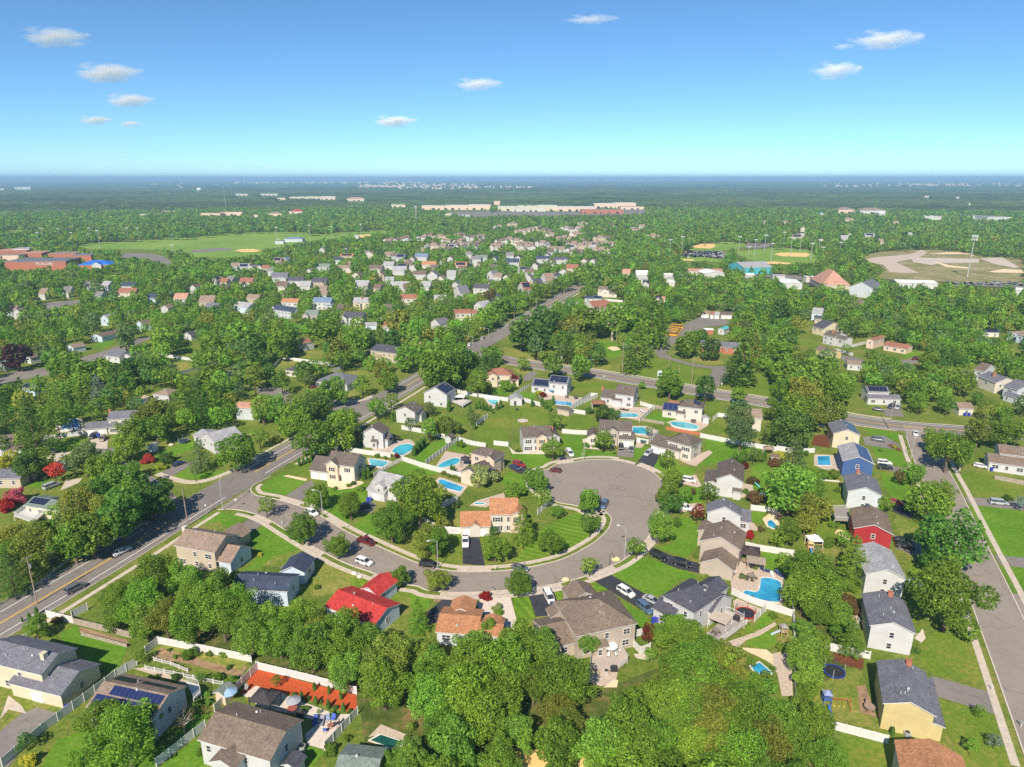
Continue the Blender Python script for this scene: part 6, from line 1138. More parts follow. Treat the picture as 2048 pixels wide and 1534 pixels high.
# the rest of the estate: houses seen only in part between the crowns
_q = random.Random(21)
for P_ in ((330, 600, 520, 545, 760, 490, 900, 470, 1130, 480, 1235, 500, 1180, 545, 1080, 590, 960, 640, 830, 640, 560, 650, 400, 640), (40, 580, 330, 590, 330, 640, 60, 660)):
    Z_ = gl('F', *P_); xs, ys = [p.x for p in Z_], [p.y for p in Z_]; y = min(ys)
    while y < max(ys):
        x = min(xs)
        while x < max(xs):
            a_, b_ = x + _q.uniform(-4, 4), y + _q.uniform(-4, 4); x += 33; c_ = False; j = len(Z_) - 1
            for i in range(len(Z_)):
                if ((Z_[i].y > b_) != (Z_[j].y > b_)) and a_ < (Z_[j].x - Z_[i].x) * (b_ - Z_[i].y) / (Z_[j].y - Z_[i].y) + Z_[i].x: c_ = not c_
                j = i
            if not c_ or len(HOUSES) > 322 or min(math.hypot(h[0] - a_, h[1] - b_) for h in HOUSES) < 23: continue
            if min(abs((a_ - p.x) * .9 + 0) + abs(b_ - p.y) for p in MR) < 22: continue
            u_, v_, d_ = proj((a_, b_, 4.5)); far_house('F', u_, v_, 9.5 * FPX / d_, _q.choice(('W', 'WC', 'BG', 'GY', 'TP')), _q.choice(('rt', 'rb', 'rl', 'rsl', 'rg', 'rk')), _q.choice('xxy'), guard=False)
        y += 33
TH = "60 370,150 362,300 352,350 335,420 345,370 412,440 417,500 412,565 330,620 338,660 352,570 380,590 402,650 412,720 402,870 378,930 365,980 375,840 422,900 412,1010 402,1060 422,1120 405,1170 392,1010 305,1070 295,1100 292,1160 275,1240 332,1290 315,1350 280,1390 292,1420 322,1460 275,1500 335,1360 362,1400 398,1450 412,1510 408,1570 402,1640 395,1720 402,1590 355,1650 358,1310 442,1490 462,1370 243,1470 247,860 272,960 252,1600 442,1330 352,1250 300,1180 300,780 380,760 345,1680 300,1720 260,1860 290,1980 340,1540 380,480 375,230 360"
for k, e in enumerate(TH.split(',')):
    x, y = e.split(); a = g('E4', float(x), float(y), z=5)
    root = empty("townhouse_block", (a.x - 9, a.y, 0), R(rnd.choice((-14, -12, 58)))); n = rnd.choice((2, 3, 3)); L_ = 8.0; wc = tuple(c * .92 for c in C[rnd.choice(('W', 'WC', 'BG'))]); rc = C[rnd.choice(('rt', 'rt', 'rb'))]
    for j in range(n):
        wing(root, j * (L_ - .1), (j % 2) * 2.2, L_ + .3, 12, 5.6 + .3 * (j % 2), 'y' if j % 3 != 1 else 'x', .62, wc, rc, '', detail=1)
    ex = Vector((math.cos(root.rotation_euler.z), math.sin(root.rotation_euler.z), 0)); ey = Vector((-ex.y, ex.x, 0)); o = Vector((a.x - 9, a.y, 0))
    P = [o, o + ex * L_ * n, o + ex * L_ * n + ey * 12, o + ey * 12]; protect([(p.x, p.y, 6.5) for p in P]); protect([(P[0].x, P[0].y, 3), (P[1].x, P[1].y, 3), (P[1].x, P[1].y, 8), (P[0].x, P[0].y, 8)])
    HOUSES.append(((o + ex * 12).x, (o + ex * 12).y, 11, root)); tag(root, "stepped tan roofed townhouse block", "townhouse", "townhouse blocks in the far estate")
# shopping centre and other far buildings: crop, x0, x1, y (foot), height m, depth m, colours, label
FB = [('E8', 595, 1000, 292, 12, 60, 'PB', 'rw', "long cream shopping centre wing left of the tower"), ('E8', 1040, 1390, 298, 12, 70, 'CR', 'rw', "white fronted shopping centre in the middle"), ('E8', 1120, 1320, 302, 9, 25, 'WC', 'rw', "white store front projecting from the shopping centre"),
      ('E8', 1390, 1620, 300, 12, 70, 'PB', 'rw', "tan right part of the shopping centre"), ('E8', 1530, 1775, 315, 11, 50, 'BR', 'rt', "red brick department store at the right end"), ('E8', 1605, 1850, 285, 16, 60, 'PB', 'rw', "pale upper hall above the brick store"), ('E8', 1018, 1056, 268, 17, 14, 'PB', 'rt', "square tan tower of the shopping centre"),
      ('E8', 1760, 1900, 290, 9, 40, 'PB', 'rt', "low tan store at the far right of the centre"), ('E8', 415, 500, 276, 8, 30, 'CR', 'rw', "small cream store left of the shopping centre"), ('E8', 150, 262, 240, 9, 40, 'WC', 'rpk', "store with a reddish roof far left of the centre"), ('E8', 0, 90, 232, 9, 50, 'PB', 'rw', "pale store behind the trees far left"),
      ('E8', 730, 775, 328, 6, 20, 'CR', 'rw', "small yellow-white building before the shopping centre"), ('E8', 805, 840, 332, 5, 14, 'W', 'rw', "small white pavilion before the shopping centre"), ('E8', 850, 875, 334, 5, 12, 'W', 'rw', "tiny white pavilion before the shopping centre"),
      ('E7', 1170, 1290, 330, 8, 30, 'PB', 'rpk', "tan building left of the tall mast"), ('E7', 1290, 1420, 325, 9, 30, 'PB', 'rpk', "tan and rust building at the tall mast"), ('E7', 1690, 1770, 316, 7, 30, 'WC', 'rr', "building with a bright red roof in the woods"), ('E7', 1570, 1650, 330, 7, 25, 'PB', 'rt', "tan building left of the red roof"),
      ('E7', 1480, 1515, 335, 6, 20, 'PB', 'rt', "small tan building in the woods"), ('E7', 940, 1030, 310, 6, 20, 'PB', 'rt', "tan farm building in the left woods"), ('E7', 810, 870, 328, 5, 20, 'W', 'rl', "pale shed in the left woods"), ('E7', 1370, 1450, 208, 9, 50, 'W', 'rw', "white warehouse on the left horizon"), ('E7', 1520, 1630, 208, 9, 60, 'W', 'rw', "long white warehouse on the left horizon"),
      ('E7', 1690, 1960, 228, 9, 60, 'CR', 'rw', "cream warehouse row beyond the woods"), ('E7', 80, 178, 174, 22, 120, 'W', 'rw', "white complex near the left horizon"), ('E7', 0, 30, 180, 18, 90, 'W', 'rw', "white building at the left horizon edge"), ('E7', 1620, 1670, 232, 8, 40, 'PB', 'rt', "small tan store beyond the woods"),
      ('E6', 0, 35, 465, 8, 30, 'W', 'TQ', "white building with teal roof at the treetops"), ('E6', 175, 360, 432, 9, 40, 'PB', 'rt', "tan roofed apartment block in the right woods"), ('E6', 400, 660, 440, 9, 40, 'W', 'rt', "long tan roofed building in the right woods"), ('E6', 1050, 1220, 500, 8, 40, 'W', 'rw', "flat white building in the right woods"),
      ('E6', 1520, 1680, 500, 9, 50, 'GY', 'rl', "low grey building at the right"), ('E6', 1680, 1915, 512, 9, 50, 'W', 'rl', "white building with dark windows at the right"), ('E6', 590, 660, 465, 9, 30, 'W', 'rw', "white end block below the long tan roof"), ('E6', 245, 350, 520, 6, 25, 'BG', 'rt', "beige church hall with pale roof"),
      ('E6', 1050, 1100, 275, 8, 50, 'W', 'rw', "tiny white building in the distant right woods"), ('E6', 1360, 1400, 290, 9, 30, 'W', 'rw', "small white block in the distant right woods"), ('E6', 1480, 1530, 362, 6, 40, 'W', 'rw', "small white roof in the right woods"), ('E6', 1090, 1106, 110, 70, 60, 'W', 'rw', "pale high-rise on the right horizon"),
      ('E1', 0, 1, 1, 3, 3, 'W', 'rw', None), ('E3', 800, 960, 275, 5, 16, 'GY', 'rbl', "blue-grey roofed club building at the sports field"), ('E3', 725, 800, 292, 5, 8, 'GY', 'rd', "dark dugout beside the club building"), ('E3', 1400, 1440, 245, 5, 8, 'W', 'rw', "white scorers hut at the far diamond")]
for tg, x0, x1, y, h, dp, wc, rc, lb in FB:
    if not lb: continue
    a, b = g(tg, x0, y), g(tg, x1, y)
    L_ = (b - a).length; root = empty("club_building" if 'club' in lb else "high_rise" if 'high' in lb else "shop_building", a, math.atan2(b.y - a.y, b.x - a.x))
    n = max(1, int(L_ / 60)); hip = 'roofed' in lb or 'roof' in lb
    for k in range(n):
        hh = h * (1 + .12 * (k % 3)); wing(root, L_ * k / n, 3 * (k % 2), L_ / n, dp, hh, 'hip' if hip and n < 2 else 'flat', .35 if n < 2 else .1, C[wc], C[rc], '', detail=1)
    if L_ > 40:
        for k in range(int(L_ / 22)):       # dark shop fronts
            m_ = MB(); x_ = 8 + k * 22 + rnd.uniform(-4, 4); m_.box(x_, .05 + 3 * (int(x_ / (L_ / n)) % 2), 0, x_ + rnd.uniform(4, 10), .3 + 3 * (int(x_ / (L_ / n)) % 2), h * .45); m_.obj("shop_front", M["glass_dark"], root)
    tag(root, lb, "building"); protect([(a.x, a.y, 0), (b.x, b.y, 0), (b.x, b.y, h * 1.2), (a.x, a.y, h * 1.2)]); protect([(a.x, a.y, h), (b.x, b.y, h), (b.x, b.y + dp, h), (a.x, a.y + dp, h)])
# water tower, masts
def mast(tg, x, y, h, label, rad=.8, top=True, cat="mast"):
    p = g(tg, x, y); root = empty("telecom_mast", p); a = MB(); a.tube([(0, 0, 0), (0, 0, h)], [rad, rad * .45], 8); a.obj("pole", M["pole_metal"], root)
    if top:
        for z in (h - 1.5, h - 4.5):
            b = MB(); b.lathe([(2.2, z - .1), (2.4, z), (2.2, z + .1)], 12)
            for k in range(9): t = 2 * math.pi * k / 9; b.box(2.3 * math.cos(t) - .25, 2.3 * math.sin(t) - .25, z - 1.1, 2.3 * math.cos(t) + .25, 2.3 * math.sin(t) + .25, z + 1.1)
            b.obj("antenna_ring", M["trim"], root)
    tag(root, label, cat)
mast('E6', 1478, 1080, 42, "cell tower with two antenna rings beside the sandy lot", .55)
mast('E3', 1932, 130, 40, "cell tower standing in the woods behind the townhouses", .9)
mast('E7', 1324, 300, 75, "thin tall mast in the left distance", .5, False); mast('E6', 1590, 600, 14, "wooden pole in the right woods", .3, False)
p = g('E7', 1170, 205); root = empty("water_tower", p); a = MB()
for k in range(8): t = 2 * math.pi * k / 8; a.tube([(11 * math.cos(t), 11 * math.sin(t), 0), (10 * math.cos(t), 10 * math.sin(t), 22)], .8, 6)
a.tube([(0, 0, 0), (0, 0, 24)], 2, 8); a.obj("legs", M["pole_metal"], root)
a = MB(); a.lathe([(3, 20), (13, 24), (14.5, 30), (14, 36), (9, 41), (.5, 43)], 24); a.obj("tank", M["trim"], root, smooth=True); tag(root, "white water tower on legs in the distance", "water tower"); protect([(p.x - 15, p.y, 20), (p.x + 15, p.y, 20), (p.x + 15, p.y, 43), (p.x - 15, p.y, 43)])
for tg, x, y, h in (('E2', 390, 265, 20), ('E2', 430, 245, 24), ('E2', 588, 215, 20), ('E2', 710, 232, 16), ('E2', 888, 205, 20), ('E2', 975, 275, 24), ('E2', 1256, 205, 20), ('E2', 1357, 205, 20), ('E3', 745, 275, 22), ('E3', 1028, 265, 24), ('E3', 1212, 240, 18), ('E3', 1462, 225, 20), ('E3', 762, 340, 14),
                    ('E5', 365, 375, 24), ('E5', 480, 320, 22), ('E5', 1010, 300, 20), ('E5', 1100, 360, 14), ('E5', 1155, 355, 22), ('E5', 1250, 300, 22), ('E5', 1308, 400, 22), ('E5', 1425, 265, 22), ('E5', 1490, 350, 24), ('E5', 1580, 300, 24), ('E5', 1680, 380, 20), ('E5', 1755, 300, 16), ('E5', 1785, 365, 14), ('E5', 1950, 330, 16), ('E7', 1012, 545, 10)):
    floodlight(tg, x, y, h)
# ================================================================== fences
for f in [("white fence corner beside the main road at the lower left", 'C1', (335, 475, 520, 520)), ("short white fence running back from the main road corner", 'C1', (512, 480, 622, 425)),
          ("white fence along the back of the terraced garden", 'C1', (1125, 665, 1450, 725, 1780, 795)), ("short white fence at the left of the terraced garden", 'C1', (1032, 735, 1120, 665)), ("long white fence between the beige house and the solar house", 'C1', (970, 815, 820, 905, 520, 1130, 300, 1290, 20, 1534)),
          ("white fence between the terraced garden and the red mulch bed", 'C1', (1830, 840, 1520, 1150)), ("white fence behind the red mulch bed", 'C2', (762, 545, 1160, 640, 1550, 745)), ("white fence at the right end of the red mulch garden", 'C2', (1558, 905, 1300, 1185)),
          ("long white fence left of the broad brown roofed house", 'C1', (1455, 1262, 1290, 1390, 1110, 1534)), ("white fence above the dark blue trampoline", 'C7', (332, 565, 735, 650)), ("white fence below the swing set", 'C7', (425, 1225, 880, 1345)), ("short piece of white fence left of the swing set", 'C7', (190, 1080, 300, 1150)),
          ("white fence between the gazebo lawn and the tree belt", 'C6', (1310, 160, 1440, 190, 1745, 238)), ("white fence between the big pool and the round red trampoline", 'C6', (1185, 580, 1330, 650, 1500, 710, 1740, 785)), ("white fence right of the play tower", 'C6', (1745, 785, 1750, 1060)),
          ("curved white fence beside the deck of the charcoal roofed house", 'C6', (1490, 735, 1390, 830)), ("white enclosure beside the wine red tree", 'C5', (1760, 1080, 1810, 1135, 1890, 1105)), ("white fence right of the large taupe house", 'C5', (1775, 1000, 1840, 985)), ("white fence left of the orange roofed cream house", 'C5', (285, 190, 405, 190)),
          ("white fence right of the orange roofed bungalow", 'C5', (722, 990, 825, 990)), ("cream fence in front of the kidney pool house", 'D1', (945, 600, 1160, 635, 1370, 660)), ("white fence right of the kidney pool", 'D1', (1480, 690, 1660, 750, 1850, 805)), ("long white fence from the kidney pool yard to the shed", 'D1', (1480, 385, 1700, 425, 1900, 475)),
          ("white fence along the lawn below the turquoise spa pool", 'D2', (0, 1045, 200, 1100, 450, 1160)), ("white fence between the garden strip and the spa pool", 'D2', (60, 1022, 220, 900, 385, 780)), ("white fence from the shed to the dark hipped brick house", 'D2', (380, 795, 500, 830, 640, 855)), ("white fence left of the brick gabled white house", 'D2', (720, 830, 860, 845)),
          ("white fence above the round pool yard", 'D2', (365, 320, 520, 355, 700, 385, 860, 405)), ("long slanting white fence behind the tiny garden house", 'D2', (850, 400, 960, 330, 1060, 270)), ("white fence right of the tiny garden house", 'D2', (1010, 405, 1180, 455)), ("double white fence right of the black solar panel house", 'D2', (1480, 480, 1600, 420, 1730, 365)),
          ("white fence below the brown shed", 'D2', (1480, 515, 1610, 535)), ("white fence left of the brown house above the circle", 'D2', (1385, 715, 1500, 725, 1625, 730)), ("white fence with posts below the columnar evergreens", 'D2', (550, 640, 655, 565)), ("white fence on the left of the white chimney house", 'D3', (0, 410, 170, 300, 225, 305)), ("white fence from the white chimney house to the road", 'D3', (575, 370, 690, 405)),
          ("grey-beige fence right of the first blue pool", 'D3', (695, 395, 570, 510)), ("long white fence behind the rich green lawn", 'D3', (1065, 635, 1290, 680, 1530, 722, 1690, 750)), ("white fence left of the airy tree", 'D3', (1170, 500, 1210, 465, 1280, 475)), ("white fence beside the turquoise corner pool", 'D3', (545, 670, 640, 690, 720, 610)), ("white fence above the bright blue house pool", 'D3', (1690, 740, 1850, 765, 2000, 760)),
          ("white fence behind the kiddie pool yard", 'D4', (980, 685, 1110, 700, 1240, 725)), ("pale fence beside the deep blue pool", 'D5', (440, 892, 560, 850, 700, 805)), ("white fence below the deep blue pool", 'D5', (380, 1075, 590, 1045, 790, 1020)), ("long white fence behind the pale trees on the left", 'D5', (1370, 320, 1550, 340, 1770, 378)), ("long pale fence rising to the right on the left side", 'D5', (1590, 495, 1800, 430, 2048, 350)),
          ("white fence around the walled yard above the long ranch house", 'D6', (590, 735, 670, 650, 900, 680, 1130, 710)), ("short pale fence by the long ranch house", 'D6', (1085, 755, 1180, 725)), ("white fence left of the black roofed two-storey house", 'D6', (1290, 640, 1390, 600)), ("white fence behind the ochre yellow house", 'E1', (400, 625, 550, 665)), ("white fence left of the peach house", 'E1', (525, 595, 660, 560)), ("white fence beside the round right trees", 'E1', (1370, 835, 1475, 975)),
          ("white fence right of the red-brown roofed pair", 'D7', (1430, 335, 1600, 350)), ("white fence behind the dark red gabled house", 'D7', (1440, 390, 1680, 405)), ("white fence in the upper estate above the bushes", 'D6', (1440, 320, 1580, 330)), ("pale blue fence curving beside the round maple", 'D2', (215, 1450, 370, 1370)), ("white fence behind the orange roofed cream house", 'D1', (1700, 1300, 1850, 1380, 2048, 1400)),
          ("pale fence right of the crimson tree", 'D1', (1870, 1150, 2025, 1080)), ("pale blue fence by the striped lawn", 'F', (1075, 1030, 1098, 1010))]:
    fence(f[0], f[1], f[2])
fence("weathered grey wooden fence beside the terraced lawn", 'C1', (525, 525, 740, 575, 930, 625), 1.6, 'old_wood')
fence("weathered timber retaining wall along the small lawn", 'C1', (575, 605, 900, 690), .9, 'old_wood', posts=False, name="retaining_wall")
fence("low white picket fence on the upper garden terrace", 'C1', (1090, 785, 1210, 815, 1330, 865), .9, style='picket'); fence("low white picket fence above the solar house", 'C1', (1030, 845, 1300, 900, 1580, 960), 1.0, style='picket')
fence("picket fence between the corner pool and the lawn", 'D1', (1210, 845, 1340, 765, 1480, 695), 1.5, style='picket'); fence("metal mesh fence along the straight tree belt", 'C7', (100, 210, 115, 700, 132, 1225), 1.6, 'pole_metal', style='picket')
fence("brown wooden fence in front of the brown roofed right edge house", 'C8', (1490, 455, 1718, 500), 1.5, 'old_wood'); fence("white deck railing of the charcoal roofed house", 'C6', (1080, 1010, 1320, 850), 1.1, style='picket'); fence("orange timber wall around the raised pool", 'D3', (785, 570, 1062, 620), 1.3, 'brick', posts=False, name="timber_wall")
fence("dark old fence behind the orange walled pool", 'D3', (590, 500, 770, 530), 1.2, 'old_wood'); fence("brown wooden fence left of the blue solar panel house", 'D3', (695, 395, 760, 410), 1.6, 'old_wood'); fence("grey roadside guard rail along the left trees", 'C3', (0, 1325, 300, 1160, 520, 985, 900, 830, 1200, 625), .8, 'pole_metal', style='picket', name="guard_rail")
fence("dark outfield fence around the far left diamond", 'E2', (480, 228, 900, 210, 1330, 215), 2, 'black_metal', posts=False); fence("low white kerb rail beside the hedge of the blue pool", 'C8', (110, 460, 300, 478), .5, posts=False)
# ================================================================== pools
pool("turquoise kidney shaped pool beside the white house", 'D1', (1385, 605, 1410, 570, 1480, 535, 1560, 530, 1592, 552, 1575, 590, 1530, 615, 1480, 640, 1430, 625))
pool("rectangular pool behind the beige corner house", 'D1', (1160, 685, 1175, 670, 1335, 700, 1345, 715, 1290, 755, 1180, 735)); pool("turquoise pool with brown spa beside the dark hipped brick house", 'D2', (170, 1045, 225, 1000, 330, 960, 385, 968, 385, 990, 330, 1030, 190, 1055))
pool("dark blue angular pool behind the big round maple", 'D2', (175, 1180, 215, 1165, 430, 1245, 390, 1290, 265, 1255, 200, 1215), 'pool_blue'); pool("round turquoise pool left of the tiny garden house", 'D2', (650, 395, 690, 385, 760, 392, 765, 410, 730, 440, 690, 425))
pool("blue pool behind the brown shed and columnar trees", 'D2', (1315, 395, 1480, 415, 1480, 450, 1320, 435), 'pool_blue'); pool("pale turquoise pool behind the dark hedge", 'D3', (385, 435, 500, 435, 565, 450, 540, 470, 400, 472))
pool("oval raised pool with an orange timber wall", 'D3', (820, 520, 900, 515, 1000, 535, 1050, 560, 1030, 578, 930, 570, 840, 545), above=.5); pool("turquoise corner pool beside the brown house above the circle", 'D3', (515, 552, 600, 552, 665, 600, 640, 612, 540, 605, 512, 590))
pool("rectangular blue pool beside the bright blue house", 'D4', (1630, 160, 1750, 155, 1762, 250, 1640, 248), 'pool_blue'); pool("large L-shaped pool right of the taupe gabled house", 'C6', (1450, 440, 1500, 435, 1570, 445, 1632, 482, 1622, 570, 1600, 655, 1310, 595, 1325, 545, 1430, 555), 'pool_blue')
pool("irregular pool half hidden under the foreground trees", 'C6', (1360, 1230, 1440, 1200, 1550, 1290, 1530, 1310, 1400, 1290), 'pool_blue'); pool("deep blue pool in the left court garden", 'D5', (530, 915, 680, 892, 712, 965, 560, 985), 'pool_deep', above=.6, wallc=(.5, .6, .68))
pool("small turquoise pool in front of the hipped house", 'D5', (1175, 715, 1220, 700, 1290, 712, 1275, 740, 1190, 752)); pool("dark green covered pool at the bottom edge", 'C2', (1655, 1110, 1740, 1065, 1910, 1120, 1900, 1150, 1820, 1165), 'pool_cover')
pool("round above-ground pool beyond the right trees", 'E1', (1465, 815, 1510, 805, 1565, 815, 1570, 830, 1520, 840, 1470, 832), above=.9, wallc=(.6, .7, .75)); pool("blue and pink paddling pool in the play yard", 'D4', (1145, 800, 1180, 780, 1240, 840, 1265, 870, 1200, 865, 1150, 840), 'pool_blue')
pool("small turquoise splash pool behind the orange roofed cream house", 'D2', (530, 1400, 560, 1392, 640, 1400, 620, 1412, 540, 1412))
# ================================================================== cars
CARS = [('C3', 805, 985, 940, 915, 'sedan', 'white', "white sedan driving up the main road", 1), ('C3', 470, 1250, 610, 1180, 'suv', 'grey', "dark SUV driving on the main road near the lower left", 1), ('C4', 1155, 170, 1240, 215, 'suv', 'white', "white SUV parked at the kerb by the corner", 0), ('C4', 1680, 440, 1570, 400, 'pickup', 'dark red', "dark red pickup parked at the left kerb", 0),
        ('C4', 1545, 560, 1675, 605, 'suv', 'white', "white SUV parked at the outer kerb", 0), ('C4', 1730, 835, 1630, 830, 'pickup', 'white', "white pickup beside the red roofed bungalow", 0), ('C4', 1060, 590, 1160, 580, 'suv', 'black', "black SUV behind the navy roofed house", 0), ('C4', 1580, 155, 1665, 130, 'suv', 'navy', "dark blue SUV beside the pale grey roofed house", 0),
        ('C5', 437, 225, 437, 300, 'pickup', 'white', "white pickup on the black drive of the cream house", 0), ('C5', 90, 440, 205, 450, 'suv', 'black', "black SUV at the kerb under the small trees", 0), ('C5', 835, 462, 900, 480, 'sedan', 'grey', "grey car half hidden behind the street tree", 0), ('C5', 1070, 655, 1115, 745, 'van', 'white', "white van on the drive of the large taupe house", 0),
        ('C5', 1130, 760, 1160, 825, 'hatch', 'slate blue', "slate blue car below the white van", 0), ('C5', 1640, 625, 1760, 700, 'suv', 'white', "white SUV on the long black drive", 0), ('C5', 1850, 700, 1960, 755, 'sedan', 'silver', "silver sedan at the end of the long black drive", 0), ('C5', 1805, 750, 1895, 825, 'suv', 'slate blue', "blue-grey SUV next to the silver sedan", 0),
        ('C6', 465, 225, 590, 285, 'suv', 'black', "black SUV nearest the street on the taupe house drive", 0), ('C6', 665, 300, 815, 340, 'suv', 'black', "black SUV nearest the taupe gabled house", 0), ('D2', 910, 1015, 1025, 1050, 'suv', 'red', "red SUV beside the blue sedan", 0), ('D2', 865, 1045, 980, 1080, 'sedan', 'navy', "blue sedan beside the red SUV", 0),
        ('D2', 1365, 1100, 1275, 1085, 'hatch', 'dark red', "dark red hatchback at the kerb of the circle", 0), ('D2', 1430, 885, 1490, 960, 'van', 'white', "white van by the airy tree above the circle", 0), ('D3', 418, 695, 420, 750, 'suv', 'black', "black SUV left on the brown house drive", 0), ('D3', 500, 710, 500, 775, 'sedan', 'grey', "grey sedan right on the brown house drive", 0),
        ('D3', 675, 750, 610, 800, 'suv', 'silver', "silver SUV on the cream hipped house drive", 0), ('D3', 935, 990, 1015, 1005, 'suv', 'white', "white SUV beside the white bay window house", 0), ('D3', 900, 1215, 970, 1235, 'pickup', 'white', "white pickup beside the wine red tree of the right row", 0), ('D3', 300, 1165, 255, 1235, 'suv', 'slate blue', "blue-grey off-roader parked inside the circle", 0), ('D3', 232, 1130, 215, 1190, 'sedan', 'navy', "dark car hidden behind the island tree", 0),
        ('C8', 545, 155, 650, 170, 'suv', 'grey', "dark grey SUV in front of the cream solar house", 0), ('C8', 590, 335, 700, 345, 'suv', 'white', "white SUV beside the bright blue house", 0), ('C8', 598, 372, 702, 382, 'suv', 'black', "dark SUV beside the white one at the blue house", 0), ('C8', 885, 90, 885, 135, 'sedan', 'white', "white car turning at the top of the right street", 1), ('C8', 1455, 640, 1590, 655, 'van', 'silver', "silver minivan on the far right drive", 0),
        ('C8', 1330, 355, 1435, 375, 'hatch', 'white', "pale car beside the brown roofed right edge house", 0), ('C8', 730, 930, 840, 945, 'sedan', 'black', "black sedan next to the red house", 0), ('C8', 740, 972, 870, 995, 'suv', 'black', "black SUV in front of the black sedan by the red house", 0), ('C8', 800, 1265, 905, 1285, 'suv', 'white', "white SUV between two white houses on the right", 0), ('C8', 700, 640, 760, 650, 'hatch', 'red', "red car in the shade beside the small tree on the right", 0),
        ('D5', 855, 1030, 810, 1065, 'suv', 'black', "dark SUV left on the pale court drive", 0), ('D5', 935, 1040, 895, 1100, 'suv', 'tan', "tan off-roader on the pale court drive", 0), ('D5', 340, 1190, 205, 1200, 'pickup', 'tan', "tan pickup parked by the left edge house", 0), ('D5', 430, 1165, 510, 1185, 'hatch', 'grey', "small dark car right of the tan pickup", 0), ('D5', 1030, 1185, 1130, 1210, 'pickup', 'white', "white pickup parked in the court", 0), ('D5', 1040, 1170, 1100, 1180, 'suv', 'light blue', "light blue car behind the white pickup", 0),
        ('D5', 1150, 1235, 1040, 1245, 'sedan', 'blue', "bright blue sedan in the court", 0), ('C3', 1240, 335, 1315, 308, 'sedan', 'navy', "dark sedan on the drive below the spruce", 0), ('C3', 320, 500, 420, 462, 'van', 'silver', "silver wagon beside the cream ranch house", 0), ('D6', 1545, 880, 1605, 850, 'sedan', 'silver', "silver car on the main road near the trees", 1), ('D6', 905, 885, 965, 880, 'hatch', 'dark red', "dark red car left of the long ranch house", 0), ('E1', 1125, 690, 1060, 705, 'suv', 'dark red', "dark red car on the far right court", 0),
        ('E1', 725, 1140, 820, 1152, 'sedan', 'navy', "dark car on the lawn edge of the cross road house", 0), ('E1', 905, 1105, 860, 1130, 'suv', 'navy', "dark SUV on the cross road house drive", 0), ('E1', 960, 1110, 925, 1140, 'suv', 'silver', "grey SUV under the tree at the cross road house", 0), ('E1', 2000, 530, 1960, 545, 'suv', 'black', "black car before the light blue right edge house", 0), ('E1', 2048, 560, 2010, 570, 'sedan', 'navy', "dark blue car at the right edge", 0), ('D7', 1240, 355, 1185, 360, 'sedan', 'white', "white car beside the dark red gabled house", 0),
        ('D7', 310, 712, 345, 690, 'suv', 'white', "white car waiting at the signals", 1), ('D7', 420, 660, 445, 640, 'suv', 'silver', "silver car coming through the junction", 1), ('D7', 590, 505, 640, 490, 'sedan', 'blue', "blue car on the road under the trees", 1), ('D7', 1068, 280, 1095, 265, 'hatch', 'navy', "small dark car far up the long road", 1), ('D7', 1010, 505, 1040, 500, 'suv', 'grey', "grey car by the junction trees", 0), ('D7', 1365, 825, 1450, 835, 'suv', 'navy', "dark car under the dark tree at the cross road", 0), ('D7', 1270, 815, 1330, 830, 'sedan', 'grey', "grey car at the left of the dark tree", 0)]
for i_, c in enumerate(CARS): car(*c[:8], moving=bool(c[8]), z=Z_ROAD + .02 if c[8] else Z_DRIVE + .01)
for k, (x0, y0, x1, y1) in enumerate(((320, 500, 215, 490), (300, 530, 190, 510), (290, 548, 175, 528), (275, 562, 160, 545), (262, 578, 150, 560))):
    car('D8', x0, y0, x1, y1, 'bus', 'yellow', ("yellow school bus with white roof at the back of the row", "yellow school bus second from the back", "yellow school bus in the middle of the row", "yellow school bus second from the front", "yellow school bus at the front of the row")[k])
# packed lots too far away to tell cars apart
_cm = MB(); rr_ = random.Random(3)
for (tg, x0, y0, x1, y1, n) in (('E5', 480, 295, 860, 355, 230), ('E6', 1250, 1130, 2048, 1170, 60), ('E8', 740, 300, 1500, 312, 260), ('E8', 1500, 295, 1900, 310, 140), ('E5', 560, 520, 1200, 535, 60)):
    for k in range(n):
        p = g(tg, rr_.uniform(x0, x1), rr_.uniform(y0, y1)); p.x = round(p.x / 2.9) * 2.9; p.y = round(p.y / 6.5) * 6.5
        m_ = rr_.randrange(3); _cm.box(p.x - .9, p.y - 2.2, .35, p.x + .9, p.y + 2.2, 1.0, m_); _cm.box(p.x - .75, p.y - 1.3, 1.003, p.x + .75, p.y + 1.0, 1.5, 3)
tag(_cm.obj("parked_cars", [M["trim"], M["black_metal"], M["chrome"], M["glass_dark"]]), "rows of tiny parked cars in the distant lots", kind='stuff')
